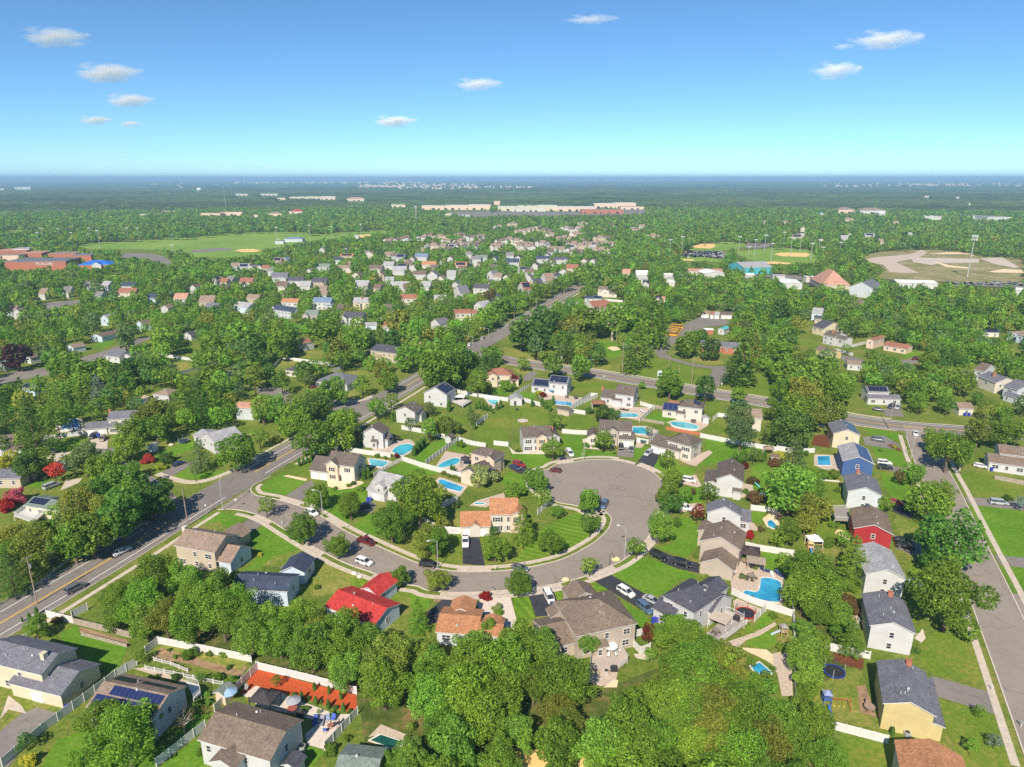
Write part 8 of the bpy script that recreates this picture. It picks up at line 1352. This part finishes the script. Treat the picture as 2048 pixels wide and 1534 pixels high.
# ================================================================== trees measured on the photograph: crop ; x y r kind colour
TP = """C4;835 135 78 b g;1115 300 118 b g;1395 450 95 m g;1890 670 88 b g;1225 60 95 b g;1500 130 105 m g;1235 765 28 h G;590 670 48 h d;545 710 44 h d;790 510 22 h y;490 690 60 a o
D1;590 450 190 b g;905 365 200 m g;640 175 170 m d;420 300 165 m g;420 120 90 b o;1240 190 95 b g;1375 105 85 b g;120 180 150 m l;90 460 100 a l;1005 495 72 m p;1650 1060 255 b G;1870 375 105 h g;1770 440 60 m o;1750 195 60 a s;1565 330 62 a s;1380 1290 190 m g;1750 1440 170 m o;250 480 60 h o;1430 640 35 h r;1240 640 28 h g;1320 660 28 h g;1080 960 40 h g;830 960 28 h g;960 930 28 h g;1010 910 30 h d;1600 1130 0 h g
D1;480 705 42 c v;520 690 38 c v;558 675 38 c v;595 662 36 c v;1110 815 62 c v;1150 800 66 c v;1600 590 55 c v;1635 560 55 c v;1668 530 55 c v;1700 505 52 c v;1385 265 45 c v;1412 262 42 c v;1937 170 45 c v;1965 745 30 c v;1990 765 32 c v
D2;1130 1170 125 m g;1190 1330 100 b g;1640 1390 110 m g;1295 850 110 a g;1800 800 85 m g;600 1140 150 h w;930 1280 105 h g;745 1100 42 h r;1320 585 85 s g;520 555 75 s s;565 225 125 m g;915 195 48 a r;1010 35 68 b g;1305 85 100 b g;1580 85 105 b g;200 75 220 b g;70 470 80 h o;1200 340 40 h r;1160 325 36 h y;1790 520 120 h d;1870 530 80 h d;1650 500 45 h d;250 660 140 h o;100 700 90 m g;840 255 90 h g;460 230 60 b g;1100 830 38 b v;1200 835 30 b v;1160 885 22 h d;955 885 26 h d;400 820 50 h G;230 1100 32 h o;280 1128 28 h o;335 1140 30 h o;390 1160 30 h o;1740 830 40 h l;1620 830 40 h l;700 40 120 m d;620 130 90 m d;280 60 130 m g;90 250 60 m o;820 560 0 h g
D2;545 445 36 c v;580 440 38 c v;615 450 40 c v;650 462 38 c v;690 470 36 c v;750 445 42 c v;785 430 42 c v;1095 415 40 c v;1190 405 48 c v;1225 430 48 c v;1265 460 44 c v;1300 395 44 c v;280 445 52 c v;980 170 32 c v;330 1080 42 c v;305 1050 36 c v;530 640 40 c v;490 480 40 c v;710 500 26 c v
D3;160 1160 86 m g;165 1365 88 m d;270 665 85 b g;800 825 72 m g;840 960 92 m g;790 1090 110 m g;840 1170 100 m d;730 1375 118 b l;1130 1080 85 b d;1200 1040 60 h y;1040 1275 65 m r;960 1130 48 b g;880 1330 42 b g;820 200 108 b g;1110 260 86 b d;1385 300 72 b g;1400 480 110 a s;1400 600 120 a s;1640 600 85 b d;1810 560 150 b d;1870 430 150 b g;1350 800 48 p d;1500 785 60 p s;1820 860 140 p s;1800 1050 205 b l;1960 1190 150 m o;1520 1140 75 h n;590 205 32 b g;645 590 34 a s;1005 1080 30 a r;1430 870 40 h r;1700 790 50 h y;360 760 20 h g;1690 420 90 m g;1750 250 120 m g;1900 250 140 m g;1880 760 60 h d;1600 690 50 h d;1680 840 60 h n
D3;1590 785 38 c v;1560 770 34 c v;1530 760 30 h g
D4;1640 505 85 b g;1510 720 130 p o;1350 890 125 b g;1250 970 90 b g;975 925 62 h R;1560 1250 215 o g;1080 870 40 h n;1110 550 60 s b;980 540 40 h d;1460 260 70 p s;1330 170 50 h y;905 180 80 p v;1080 180 40 p g;1000 400 60 h n;930 500 40 h g;1130 150 30 c v;1790 830 50 h g;900 1330 34 h s;1030 1250 24 h g;1340 1300 40 h d
C8;110 620 95 m g;40 800 90 m o;410 1075 150 p g;360 1420 95 h n;150 1250 170 o g;980 610 170 m g;1100 560 90 a g;1150 930 235 m v;1150 1350 270 m g;1150 210 165 a g;1370 105 115 m o;1050 160 90 m g;1250 250 100 y g;870 420 90 m g;650 650 68 b g;890 1185 44 b G;1600 85 125 b g;1700 640 50 s b;370 1275 65 h G;220 940 55 h g;330 940 60 b g;100 410 60 h g;180 420 60 h g;260 420 55 h g;300 535 36 h g;770 440 55 a n;730 210 22 h y;620 230 20 h g;560 410 22 h G;1590 600 38 h d;1000 110 50 m g;320 180 16 c v;20 480 120 m g
C7;200 100 150 o g;330 250 110 o g;220 420 110 m l;250 600 120 m l;230 780 120 m l;250 900 90 m g;590 490 120 p g;460 440 60 a g;1640 1080 50 a g;1565 1370 58 a g;1765 1320 62 s b;300 1200 150 o g;130 1330 160 o g;400 1420 130 o g;925 1245 42 c v;545 60 62 h G;560 190 100 h n;1115 580 38 h d;1130 410 24 h g;690 40 40 h g
C5;670 285 122 m g;1110 245 108 m g;205 255 120 m g;210 540 100 m o;850 565 112 b g;1412 450 75 b g;1785 300 84 b g;890 140 115 p G;590 680 50 h R;1880 985 68 m r;60 850 105 p G;1395 1050 100 b g;690 770 45 h w;700 810 40 h G;660 170 40 b v;720 150 22 h n;1160 10 60 b g;250 100 70 m o;560 830 24 h g;1000 1560 0 h g;1160 900 34 h g;620 950 90 m g;480 1050 120 m l
C6;560 930 100 b G;700 860 110 b G;830 960 140 b g;970 1060 130 o g;1120 1040 80 o o;1250 1130 70 a o;1370 1190 50 a g;1500 1340 80 o g;450 1120 70 b G;630 850 90 b G;720 960 110 b G;850 1010 130 m G;560 1010 80 b g;1050 1120 115 o o;960 1250 120 o g;1150 1200 90 m g;1250 1330 110 o o;1400 1400 100 o g;1520 1440 90 a g;760 1150 130 o g;620 1200 120 m g;1560 1260 30 a g;1380 1330 60 a g;1285 420 36 h s;1562 775 44 h G;1357 890 50 h G;1640 1060 50 h G;1370 610 24 h G;960 410 20 h g;860 240 26 h g;1660 300 90 o g;1720 400 60 m g;1620 560 24 h g
C1;255 545 78 b g;255 430 34 c v;205 470 34 c v;155 490 20 c v;400 500 38 h n;890 1320 225 a G;700 1380 100 a G;1010 1300 90 b G;700 1180 150 b g;1010 1200 120 b g;1290 1190 82 d n;1000 760 48 m g;200 1490 60 h y;180 1360 66 m d;1460 1020 30 h l;1400 1080 34 h l;1470 1075 34 h l;1340 740 60 h g;1480 735 26 h g;1240 755 22 h g;1200 705 18 h d;1420 900 38 a g;1590 730 36 h l;1540 900 40 h g;1640 930 50 h g;1410 1420 24 h g;1550 1480 22 h g;700 1420 120 b g;520 1500 60 b g;1100 900 26 h g;1240 900 40 h d;1620 830 26 h d
C2;915 640 45 s g;1215 680 36 c v;1330 708 38 c v;1425 748 40 c v;1115 757 44 c v;1225 790 44 c v;1325 822 42 c v;1442 840 42 c v;1170 775 22 h d;1270 800 20 h d;1385 845 24 h d;1495 875 24 h d;1060 745 22 h d;1125 850 26 h v;1160 855 24 h v;1355 905 34 h G;1250 880 20 a g;690 780 16 h y;580 760 16 h y;320 1210 34 h g;1345 1180 60 h g;1950 1230 150 m l;1830 1290 90 m l;1470 1090 36 h g;1950 1090 30 h g;1980 1010 36 b g;700 1300 20 h g;460 1250 22 h g;1130 1130 12 h y
C3;640 800 185 m g;850 690 190 m v;1080 560 160 m v;520 860 160 m g;230 900 150 a o;80 1110 130 p d;250 1040 95 m o;100 830 100 m o;400 640 70 s l;1425 260 88 p s;1670 225 130 b G;1060 275 52 h c;390 375 70 m c;115 550 80 h k;40 615 70 h R;595 285 115 m s;760 350 130 m g;900 420 140 m l;1180 560 60 m d;60 310 80 m y;200 330 105 m d;320 300 70 m o;905 185 110 m g;1110 45 110 m g;160 160 72 m g;235 90 130 p d;700 480 90 m d;950 520 100 m g;990 640 90 m d;1190 270 60 h d;1150 330 40 h y;730 700 90 m v;560 700 90 m g;400 760 90 m g;60 930 80 m g;300 800 90 a o;1390 380 50 p s;10 200 60 m g;380 180 60 m d
D7;620 640 0 b g;750 580 150 m d;950 520 140 m d;860 620 120 m d;870 720 80 s s;760 830 55 b g;1010 880 85 b g;1240 895 88 b g;1080 680 100 y g;1150 560 110 m o;1280 500 140 m g;1500 470 130 y l;1640 480 130 m g;1820 540 130 p g;1700 720 130 p g;1640 820 90 p g;1360 790 80 m d;1120 770 80 m d;1730 1030 24 b g;1960 980 95 b G;200 780 160 m g;100 880 120 b g;330 820 90 m g;500 770 90 m g;380 960 90 h g;450 1040 60 h g;1480 340 0 h g;1880 590 110 p g;500 300 60 m n;600 380 90 b g;460 470 90 m G;340 510 70 m G;220 560 80 m G;100 600 90 m g;750 260 0 h g;860 290 70 m g;950 260 60 m g;730 330 70 m g;1060 200 60 m g;1130 190 60 m g;1210 150 60 m g;1300 120 80 m g;1420 130 60 m g
D8;380 660 125 m g;640 690 115 m d;960 830 200 p g;880 900 150 p d;1060 720 120 p o;950 620 90 m o;1210 960 60 h g;100 400 130 p g;60 560 110 p g;500 700 0 b g;200 1050 130 b G;570 1140 105 m d;900 1180 85 b g;910 1330 130 a s;900 1450 120 a s;1400 950 150 m g;1330 720 140 m g;1560 1180 180 m o;1700 950 170 m g;1450 1380 160 m d;1620 1400 170 m o;1900 1100 180 m G;1850 1350 160 m o;980 430 110 m G;1200 350 120 m d;1330 330 120 m d
D6;390 780 40 b g;1730 470 0 b g;870 740 92 m d;1380 690 60 b g;1440 710 55 b g;670 860 80 m g;1080 920 120 m g;1330 880 75 m g;1540 830 90 m g;1280 520 110 m g;1150 600 110 m o;1010 420 120 m G;890 560 0 h g;650 520 120 m g;720 490 100 m g;350 450 130 m G;480 580 110 m d;1440 1040 75 b G;1190 1140 120 b g;870 1040 120 m g;620 1060 110 m l;260 1090 55 m g;70 980 120 p g;330 800 50 c v;290 790 40 c v;370 815 40 c v;410 825 40 c v;540 770 90 m d;1280 370 85 m g;1640 320 100 m o;1800 390 90 y l;1580 480 90 m d;1700 640 110 m G;1900 650 130 m g;1950 780 130 m g;160 850 60 m l;130 60 0 h g;860 340 40 h d;60 810 100 m g
D5;150 320 120 m p;1110 160 100 m s;1440 170 130 a l;1200 60 0 h g;1540 500 75 b l;700 460 130 m g;560 400 110 m G;900 430 110 m g;1130 450 120 m d;1300 450 110 m d;740 640 110 p g;880 660 120 p b;1100 700 66 b y;1030 600 100 p d;1260 300 90 m g;1880 470 110 m g;1650 750 150 p g;1800 800 140 p v;1380 820 130 m o;1180 960 130 m g;1300 870 120 m o;1900 650 120 m g;520 720 120 p l;250 860 110 p d;200 700 110 p d;60 650 100 m g;50 900 110 p d;180 1060 80 m g;750 1190 110 m s;240 1260 100 m g;1860 230 110 m g;1700 60 0 m g;400 280 90 m s;340 620 90 m l;1340 560 0 m s;1970 560 80 b l;1100 880 0 p g"""
for ln in TP.split('\n'):
    tg, rest = ln.split(';', 1)
    for e in rest.split(';'):
        x, y, r_, k, c = e.split()
        if float(r_) > 0: tree_px(tg, float(x), float(y), float(r_), k, c)
# groves: polygon at crown height, spacing, radii
def inside(x, y, P):
    c = False; j = len(P) - 1
    for i in range(len(P)):
        if ((P[i][1] > y) != (P[j][1] > y)) and x < (P[j][0] - P[i][0]) * (y - P[i][1]) / (P[j][1] - P[i][1] + 1e-12) + P[i][0]: c = not c
        j = i
    return c
OFFS = [(math.cos(t) * q, math.sin(t) * q) for q in (.95, .5) for t in np.linspace(0, 6.283, 9)[:-1]] + [(0, 0)]
def blocked(x, y, Rr, H):
    u, v, d = proj((x, y, H * .58)); rp = FPX * Rr / d; n = 0
    for a, b in OFFS:
        ui, vi = int((u + a * rp) / 4), int((v + b * rp) / 4)
        if 0 <= ui < 512 and 0 <= vi < 384 and PROT[vi, ui] > d - Rr - 9: n += 1
    ui, vi = int(u / 4), int(proj((x, y, 0))[1] / 4)
    if 0 <= ui < 512 and 0 <= vi < 384 and PROT[vi, ui] > 0 and abs(PROT[vi, ui] - proj((x, y, 0))[2]) < 12: n += 3
    return n >= (2 if d < 420 else 3)
def grove(tg, xy, zc, step, r0, r1, kinds, cols, seed):
    rr = random.Random(seed); P = [(p.x, p.y) for p in gl(tg, *xy, z=zc)]
    xs = [p[0] for p in P]; ys = [p[1] for p in P]; y = min(ys); row = 0
    while y < max(ys):
        x = min(xs) + (row % 2) * step / 2
        while x < max(xs):
            a, b = x + rr.uniform(-.3, .3) * step, y + rr.uniform(-.3, .3) * step
            if inside(a, b, P) and (seed == 11 or not blocked(a, b, r0, r0 * 2.2)) and not any(math.hypot(t[0] - a, t[1] - b) < (t[2] + r0) * .55 for t in TREES): TREES.append((a, b, rr.uniform(r0, r1), rr.choice(kinds), rr.choice(cols)))
            x += step
        y += step * .87; row += 1
grove('F', (190, 1205, 240, 1160, 330, 1125, 400, 1150, 470, 1165, 520, 1200, 640, 1203, 720, 1238, 860, 1272, 900, 1302, 1000, 1290, 1060, 1250, 1110, 1255, 1140, 1320, 1170, 1400, 1220, 1420, 1290, 1350, 1340, 1330, 1420, 1350, 1440, 1330, 1480, 1345, 1520, 1370, 1570, 1430, 1580, 1560, 1560, 1640, 1230, 1600, 1180, 1490, 1060, 1480, 960, 1500, 900, 1570, 850, 1560, 880, 1490, 830, 1420, 720, 1370, 560, 1280, 420, 1255, 300, 1240), 7.5, 5.6, 3.2, 5.2, 'ooomba', 'ggGGol', 11)
grove('F', (1605, 1140, 1660, 1120, 1690, 1200, 1660, 1290, 1640, 1380, 1620, 1440, 1600, 1380), 5, 5.2, 2.4, 3.4, 'mo', 'gGl', 12)
grove('F', (90, 1010, 140, 985, 330, 930, 340, 960, 300, 1000, 180, 1065, 60, 1110), 6, 7.5, 3.2, 4.6, 'mmo', 'gvdo', 13)
grove('F', (1290, 1350, 1400, 1305, 1480, 1330, 1560, 1400, 1585, 1450, 1590, 1600, 1250, 1600, 1210, 1480, 1240, 1380), 7, 5.0, 3.0, 4.4, 'omba', 'gGgo', 11)
NEAR = list(TREES)
# everywhere else: woods and street trees between the houses, kept clear of what the photograph shows open
ZONE = [(p.x, p.y) for p in gl('F', 0, 1000, 60, 990, 180, 960, 300, 945, 480, 905, 560, 860, 620, 820, 830, 745, 960, 718, 1060, 728, 1320, 765, 1560, 805, 1660, 780, 1760, 830, 1900, 850, 1960, 900, 2048, 940, 2200, 900, 2600, 620)]
ZONE += [(900, 700), (1600, 1200), (2900, 2600), (-2900, 2600), (-900, 700), (-330, 280)]
rs = np.random.RandomState(5); FAR = []
grid = {}
def gkey(x, y): return int(x // 12), int(y // 12)
for t in NEAR: grid.setdefault(gkey(t[0], t[1]), []).append(t)
for h in HOUSES: grid.setdefault(gkey(h[0], h[1]), []).append((h[0], h[1], h[2] * .9))
def clash(x, y, Rr):
    i, j = gkey(x, y)
    for a in (-1, 0, 1):
        for b in (-1, 0, 1):
            for t in grid.get((i + a, j + b), ()):
                if math.hypot(t[0] - x, t[1] - y) < (t[2] + Rr) * .62: return True
    return False
y = 240.0
while y < 2500:
    step = 8.0 if y < 420 else 7.3 if y < 700 else 8.2 if y < 1100 else 9.5 if y < 1700 else 11.5
    half = y * .80 + 30; x = -half
    while x < half:
        a, b = x + rs.uniform(-.42, .42) * step, y + rs.uniform(-.42, .42) * step; x += step
        if not inside(a, b, ZONE): continue
        Rr = float(rs.uniform(2.9, 5.1)) if y < 900 else float(rs.uniform(3.6, 5.6))
        if clash(a, b, Rr * .9) or blocked(a, b, Rr, Rr * 2.3): continue
        k = rs.choice(list('mmbmop')); c = rs.choice(list('gggGGlodsgv')) ; t = (a, b, Rr, str(k), str(c))
        grid.setdefault(gkey(a, b), []).append(t); FAR.append(t)
    y += step * .9
print("trees near", len(NEAR), "far", len(FAR))
# the 290 trees that show largest are individuals, the rest of the woods is one mass
kinds_small = [t for t in NEAR if t[3] in 'hc']; big = [t for t in NEAR if t[3] not in 'hc'] + FAR
def vis(t):
    u, v, d = proj((t[0], t[1], t[2] * 1.4))
    if u < -30 or u > 2078 or v > 1600: return -1
    return FPX * t[2] / d + (1000 if t in NEARSET else 0)
NEARSET = set(NEAR); big.sort(key=vis, reverse=True)
NI = 296
INDIV, REST = [t for t in big[:NI]], [t for t in big[NI:] if proj((t[0], t[1], 3))[2] > 0]
for t in INDIV + kinds_small: put_tree(*t)
print("individual", len(INDIV), "small", len(kinds_small), "mass", len(REST))
# mass of farther trees, each with its own crown of leaf clumps and a trunk
def crown_template(n, seed):
    q = np.random.RandomState(seed); m = 16; d = unit(q.normal(size=(m * 2, 3))); d = d[d[:, 2] > -.5][:m]
    lobes = d * q.uniform(.5, .8, (len(d), 1)) + np.array([0, 0, 1.45]); lobes[:, 2] += 0; rad = q.uniform(.26, .40, len(d))
    lobes = np.vstack([lobes, [[0, 0, 1.45]]]); rad = np.append(rad, .6)
    P, N0 = blob_points(q, lobes, rad, n); N = unit(N0 * .9 + q.normal(size=N0.shape) * .35 + np.array([0, 0, .3]))
    return cards(P, N, 1.75 / math.sqrt(n) * 1.15, q)
bands = [(0, 330, 560), (330, 520, 340), (520, 800, 170), (800, 1200, 80), (1200, 1700, 44), (1700, 9999, 28)]
for bi, (d0, d1, n) in enumerate(bands):
    T = [t for t in REST if d0 <= math.hypot(t[0], t[1]) < d1]
    if not T: continue
    tm = [crown_template(n, 50 + bi * 7 + k) for k in range(6)]; Vs, Fs, Cs = [], [], []; off_ = 0
    for t in T:
        V, F = tm[rs.randint(6)]; a = rs.uniform(0, 6.28); ca, sa = math.cos(a), math.sin(a); s = t[2]; sz = s * rs.uniform(.85, 1.2)
        if t[3] == 'p': sxy, sz = s * .8, sz * 1.15
        else: sxy = s
        W = np.stack([(V[:, 0] * ca - V[:, 1] * sa) * sxy + t[0], (V[:, 0] * sa + V[:, 1] * ca) * sxy + t[1], V[:, 2] * sz], 1)
        if t[3] == 'p': f = np.clip(1.5 - V[:, 2] / 2.5, .25, 1.2); W[:, 0] = t[0] + (W[:, 0] - t[0]) * f; W[:, 1] = t[1] + (W[:, 1] - t[1]) * f
        Vs.append(W); Fs.append(F + off_); off_ += len(V); c = np.array(TCOL[t[4]]) * rs.uniform(.75, 1.25) * np.array([rs.uniform(.85, 1.2), 1, rs.uniform(.9, 1.1)])
        Cs.append(np.tile(np.append(c, 1.0), (len(V), 1)))
        # trunk
        r_ = .09 * s * .6; k = 4; ang = np.arange(k) * math.pi / 2
        tv = np.vstack([np.stack([t[0] + r_ * np.cos(ang), t[1] + r_ * np.sin(ang), np.zeros(k)], 1), np.stack([t[0] + r_ * .6 * np.cos(ang), t[1] + r_ * .6 * np.sin(ang), np.full(k, s * 1.2)], 1)])
        Vs.append(tv); Fs.append(np.array([[j, (j + 1) % k, k + (j + 1) % k, k + j] for j in range(k)]) + off_); off_ += 8; Cs.append(np.tile([.16, .12, .09, 1], (8, 1)))
    me = np_mesh("woods", np.vstack(Vs), np.vstack(Fs), M["leaves_far"], tint=np.vstack(Cs)); o = link("woods", me); tag(o, "mass of farther trees between and beyond the houses", kind='stuff')
# far forest canopy: a rolling sheet of tree tops reaching the horizon
def vnoise(x, y, seed):
    xi, yi = np.floor(x).astype(np.int64), np.floor(y).astype(np.int64); fx, fy = x - xi, y - yi; fx = fx * fx * (3 - 2 * fx); fy = fy * fy * (3 - 2 * fy)
    def h(a, b):
        n = (a * 374761393 + b * 668265263 + seed * 1442695041) & 0xffffffff; n = ((n ^ (n >> 13)) * 1274126177) & 0xffffffff; return ((n ^ (n >> 16)) & 0xffff) / 65535.0
    return (h(xi, yi) * (1 - fx) + h(xi + 1, yi) * fx) * (1 - fy) + (h(xi, yi + 1) * (1 - fx) + h(xi + 1, yi + 1) * fx) * fy
nr, na = 420, 900
r_ = 2250 * (36000 / 2250) ** (np.linspace(0, 1, nr) ** 1.0); th = np.linspace(R(45), R(135), na)
RR, TT = np.meshgrid(r_, th, indexing='ij'); XX, YY = RR * np.cos(TT), RR * np.sin(TT)
Z = 5.5 + 3.5 * vnoise(XX / 9, YY / 9, 1) + 3.5 * vnoise(XX / 30, YY / 30, 2) + np.clip((RR - 1500) / 1500, 0, 1) * 6 * vnoise(XX / 120, YY / 120, 3) + 9 * np.clip((RR - 2000) / 2500, 0, 1) * (vnoise(XX / 700, YY / 700, 4) - .3) + np.clip((RR - 6000) / 24000, 0, 1) * 55 * vnoise(XX / 5000, YY / 2500, 6)
Z += 4.5 * np.random.RandomState(2).rand(*Z.shape) * np.clip(3 - RR / 3000, .5, 1)
U = 1024 + FPX * XX / (YY * CP - (Z - CAM_H) * SP); Dp = YY * CP - (Z - CAM_H) * SP; open_ = np.zeros(Z.shape, bool)
for f_ in (.2, .5, .75, 1.0, 1.15):
    Vv = 767 - FPX * (YY * SP + (Z * f_ - CAM_H) * CP) / Dp; ui = np.clip((U / 4).astype(int), 0, 511); vi = np.clip((Vv / 4).astype(int), 0, 383); open_ |= (PROT[vi, ui] > Dp - 40) & (U > 0) & (U < 2048)
Z[open_] = -0.5; Z[0] = -0.5; Z[:1] = -.5
Vx = np.stack([XX, YY, Z], 2).reshape(-1, 3); I = np.arange(nr * na).reshape(nr, na)
Fq = np.stack([I[:-1, :-1], I[:-1, 1:], I[1:, 1:], I[1:, :-1]], 2).reshape(-1, 4)
base = np.array([.065, .112, .040]); v1 = vnoise(XX / 25, YY / 25, 8)[..., None]; v2 = vnoise(XX / 300, YY / 300, 9)[..., None]
tint = base * (.55 + .9 * v1) * (.7 + .6 * v2) * (.8 + .4 * vnoise(XX / 80, YY / 80, 15)[..., None]) * np.array([1, 1, 1]) + v2 * np.array([.02, .01, 0]); tint = np.concatenate([tint, np.ones_like(v1)], 2).reshape(-1, 4)
mt = NT("canopy"); a = mt.n("ShaderNodeAttribute"); a.attribute_name = "tint"; mt.principled(a.outputs["Color"], 1.0, .05); M["canopy"] = mt.m
o = link("far_forest", np_mesh("far_forest", Vx, Fq, M["canopy"], tint=tint)); tag(o, "far forest canopy reaching the horizon", kind='stuff')
# pale distant towns: speckles of tiny buildings beyond the near forest
tb = MB(); rr_ = random.Random(9)
def speck(tg, x0, x1, y0, y1, n, s0, s1, bias=1.0):
    for k in range(n):
        x, y_ = x0 + (x1 - x0) * rr_.random() ** bias, rr_.uniform(y0, y1); p = g(tg, x, y_, z=12); s = rr_.uniform(s0, s1); h = rr_.uniform(5, 11) + 12 + min(max((p.y - 6000) / 24000, 0), 1) * 42 + (6 if p.y > 4500 else 0)
        tb.box(p.x - s, p.y - s * .5, 2, p.x + s, p.y + s * .5, h, rr_.choice((0, 1, 1, 2)))
speck('E8', 460, 920, 145, 172, 120, 5, 11); speck('E8', 230, 500, 152, 165, 60, 5, 13); speck('E8', 900, 1250, 160, 168, 30, 4, 9); speck('E8', 0, 600, 128, 142, 60, 8, 22); speck('E8', 1000, 2048, 118, 128, 80, 14, 40)
speck('E6', 0, 2048, 125, 175, 120, 5, 14); speck('E6', 900, 1500, 140, 172, 70, 4, 12); speck('E7', 1350, 2048, 133, 142, 60, 8, 24); speck('E6', 0, 2048, 105, 120, 60, 12, 30); speck('E7', 880, 1100, 120, 175, 8, 8, 16)
tag(tb.obj("distant_towns", [M["pavers"], M["pavers_pale"], M["concrete"]]), "pale specks of distant towns", kind='stuff')
# blue hills on the horizon
mb_ = MB(); n = 160
for k in range(n):
    a0, a1 = R(50 + 80 * k / n), R(50 + 80 * (k + 1) / n); q = lambda a: 40 + 100 * float(vnoise(np.array([math.degrees(a) * .35]), np.array([1.3]), 12)[0]) * (1.2 if math.degrees(a) > 88 else .75)
    for (ra, rb, f0, f1) in ((37500, 39000, 0, 1), (39000, 41000, 1, .2)):
        mb_.face([(ra * math.cos(a0), ra * math.sin(a0), q(a0) * f0), (ra * math.cos(a1), ra * math.sin(a1), q(a1) * f0), (rb * math.cos(a1), rb * math.sin(a1), q(a1) * f1), (rb * math.cos(a0), rb * math.sin(a0), q(a0) * f1)][::-1])
tag(mb_.obj("hills", M["wood_floor"], smooth=True), kind='structure')
# ================================================================== clouds: small bodies of vapour 1.2 km up
def cloud_mat(seed):
    m = NT("cloud_vapour"); m.t.nodes.remove(m.out); m.out = m.n("ShaderNodeOutputMaterial"); tc = m.n("ShaderNodeTexCoord").outputs["Object"]
    n1 = m.noise(tc, 1.9, 4, .62); ln = m.n("ShaderNodeVectorMath", operation='LENGTH'); m.l(tc, ln.inputs[0])
    a = m.n("ShaderNodeMath", operation='SUBTRACT'); m.l(m.maprange(n1, .25, .75, .1, 1.5), a.inputs[0]); m.l(ln.outputs["Value"], a.inputs[1])
    d = m.maprange(a.outputs[0], -.02, .7, 0, .0095); v = m.n("ShaderNodeVolumePrincipled"); v.inputs["Color"].default_value = (1, 1, 1, 1); v.inputs["Anisotropy"].default_value = -.5; m.l(d, v.inputs["Density"]); m.l(v.outputs[0], m.out.inputs["Volume"])
    return m.m
CM = cloud_mat(1)
for (u, v, w_, h_, lb) in ((107, 73, 124, 36, "largest white cloud at the upper left"), (153, 88, 34, 12, "tiny wisp under the largest left cloud"), (213, 145, 124, 36, "white cloud second from the top on the left"), (257, 200, 90, 26, "white cloud third from the top on the left"), (190, 240, 62, 18, "faint small cloud lowest on the left"), (260, 247, 44, 12, "faint wisp right of the lowest left cloud"),
                          (954, 168, 88, 24, "small cloud near the middle of the sky"), (788, 242, 80, 22, "faint cloud left of the middle, low"), (1772, 78, 128, 34, "largest white cloud at the upper right"), (1672, 140, 90, 32, "white cloud below the largest right cloud"), (1686, 93, 40, 12, "tiny wisp left of the largest right cloud"), (1180, 38, 100, 14, "thin streak of cloud near the top centre")):
    x = (u - 1024) / FPX; yy = -(v - 767) / FPX; dy = CP + yy * SP; dz = -SP + yy * CP; t = 1100 / dz; p = Vector((x * t, dy * t, CAM_H + 1100)); dist = t * 1.0
    W_ = w_ / FPX * dist * .62; Hh = h_ / FPX * dist * .6
    bm = bmesh.new(); bmesh.ops.create_icosphere(bm, subdivisions=3, radius=1.0); me = bpy.data.meshes.new("cloud"); bm.to_mesh(me); bm.free(); me.materials.append(CM)
    o = link("cloud", me, None, p); o.scale = (W_, W_ * .55, Hh); tag(o, lb, "cloud", "small fair weather clouds")
# ================================================================== haze
m = NT("haze_air"); v = m.n("ShaderNodeVolumePrincipled"); v.inputs["Color"].default_value = (.42, .68, 1.0, 1); v.inputs["Density"].default_value = HAZE_D; v.inputs["Anisotropy"].default_value = 0.0; m.l(v.outputs[0], m.out.inputs["Volume"])
a = MB(); a.box(-43000, -2500, -1.5, 43000, 43000, 150); o = a.obj("haze", m.m); tag(o, kind='stuff')
# ================================================================== labels that single out each thing
from collections import defaultdict
def short(o):
    c = o.location; best = None
    for nm, x, y, r_ in LAND:
        d = math.hypot(c.x - x, c.y - y)
        if r_ is not o and (best is None or d < best[0]): best = (d, nm, x, y)
    if best is None: return ""
    dx, dy = c.x - best[2], c.y - best[3]
    rel = ("right of" if dx > 0 else "left of") if abs(dx) > abs(dy) * .8 else ("behind" if dy > 0 else "in front of")
    return f"{rel} {best[1]}"
ORD = ["", "leftmost", "second from left", "third from left", "fourth from left", "fifth from left", "sixth from left", "seventh from left", "eighth from left", "ninth from left"]
def dedupe(fn):
    by = defaultdict(list)
    for o in THINGS: by[o["label"]].append(o)
    for l, os_ in by.items():
        if len(os_) > 1:
            os_.sort(key=lambda o: proj(o.location)[0]); fn(l, os_)
for o in THINGS:
    if "_look" in o.keys():
        o["label"] = o["_look"] + " " + short(o); del o["_look"]
def f1(l, os_):
    if any(w_ in l for w_ in ("tree", "shrub", "pine", "spruce", "oak", "evergreen", "chair at", "townhouse")): return
    for o in os_: o["label"] = l + " " + short(o)
dedupe(f1)
def f2(l, os_):
    n = len(os_)
    for k, o in enumerate(os_):
        i = k + 1
        if n == 2: s_ = ("the left one", "the right one")[k]
        elif i <= (n + 1) // 2 and i < 10: s_ = ORD[i]
        elif n - i < 9: s_ = ORD[n - k].replace("left", "right")
        o["label"] = f"{l}, {s_}"
def f15(l, os_):
    if len(os_) < 12: return
    q = sorted(os_, key=lambda o: o.location.y); m_ = max(2, -(-len(q) // 9))
    for k, o in enumerate(q): o["label"] = l + ", " + ROWS[min(k * m_ // len(q), len(ROWS) - 1)]
ROWS = ["nearest row", "second row", "third row", "fourth row", "fifth row", "sixth row", "seventh row", "farthest row"]
dedupe(f15)
dedupe(f2)
for o in THINGS:
    n_ = len(o["label"].split())
    if n_ > 16: print("LONG", n_, o["label"])
print("THINGS", len(THINGS), "OBJ", len(bpy.data.objects))
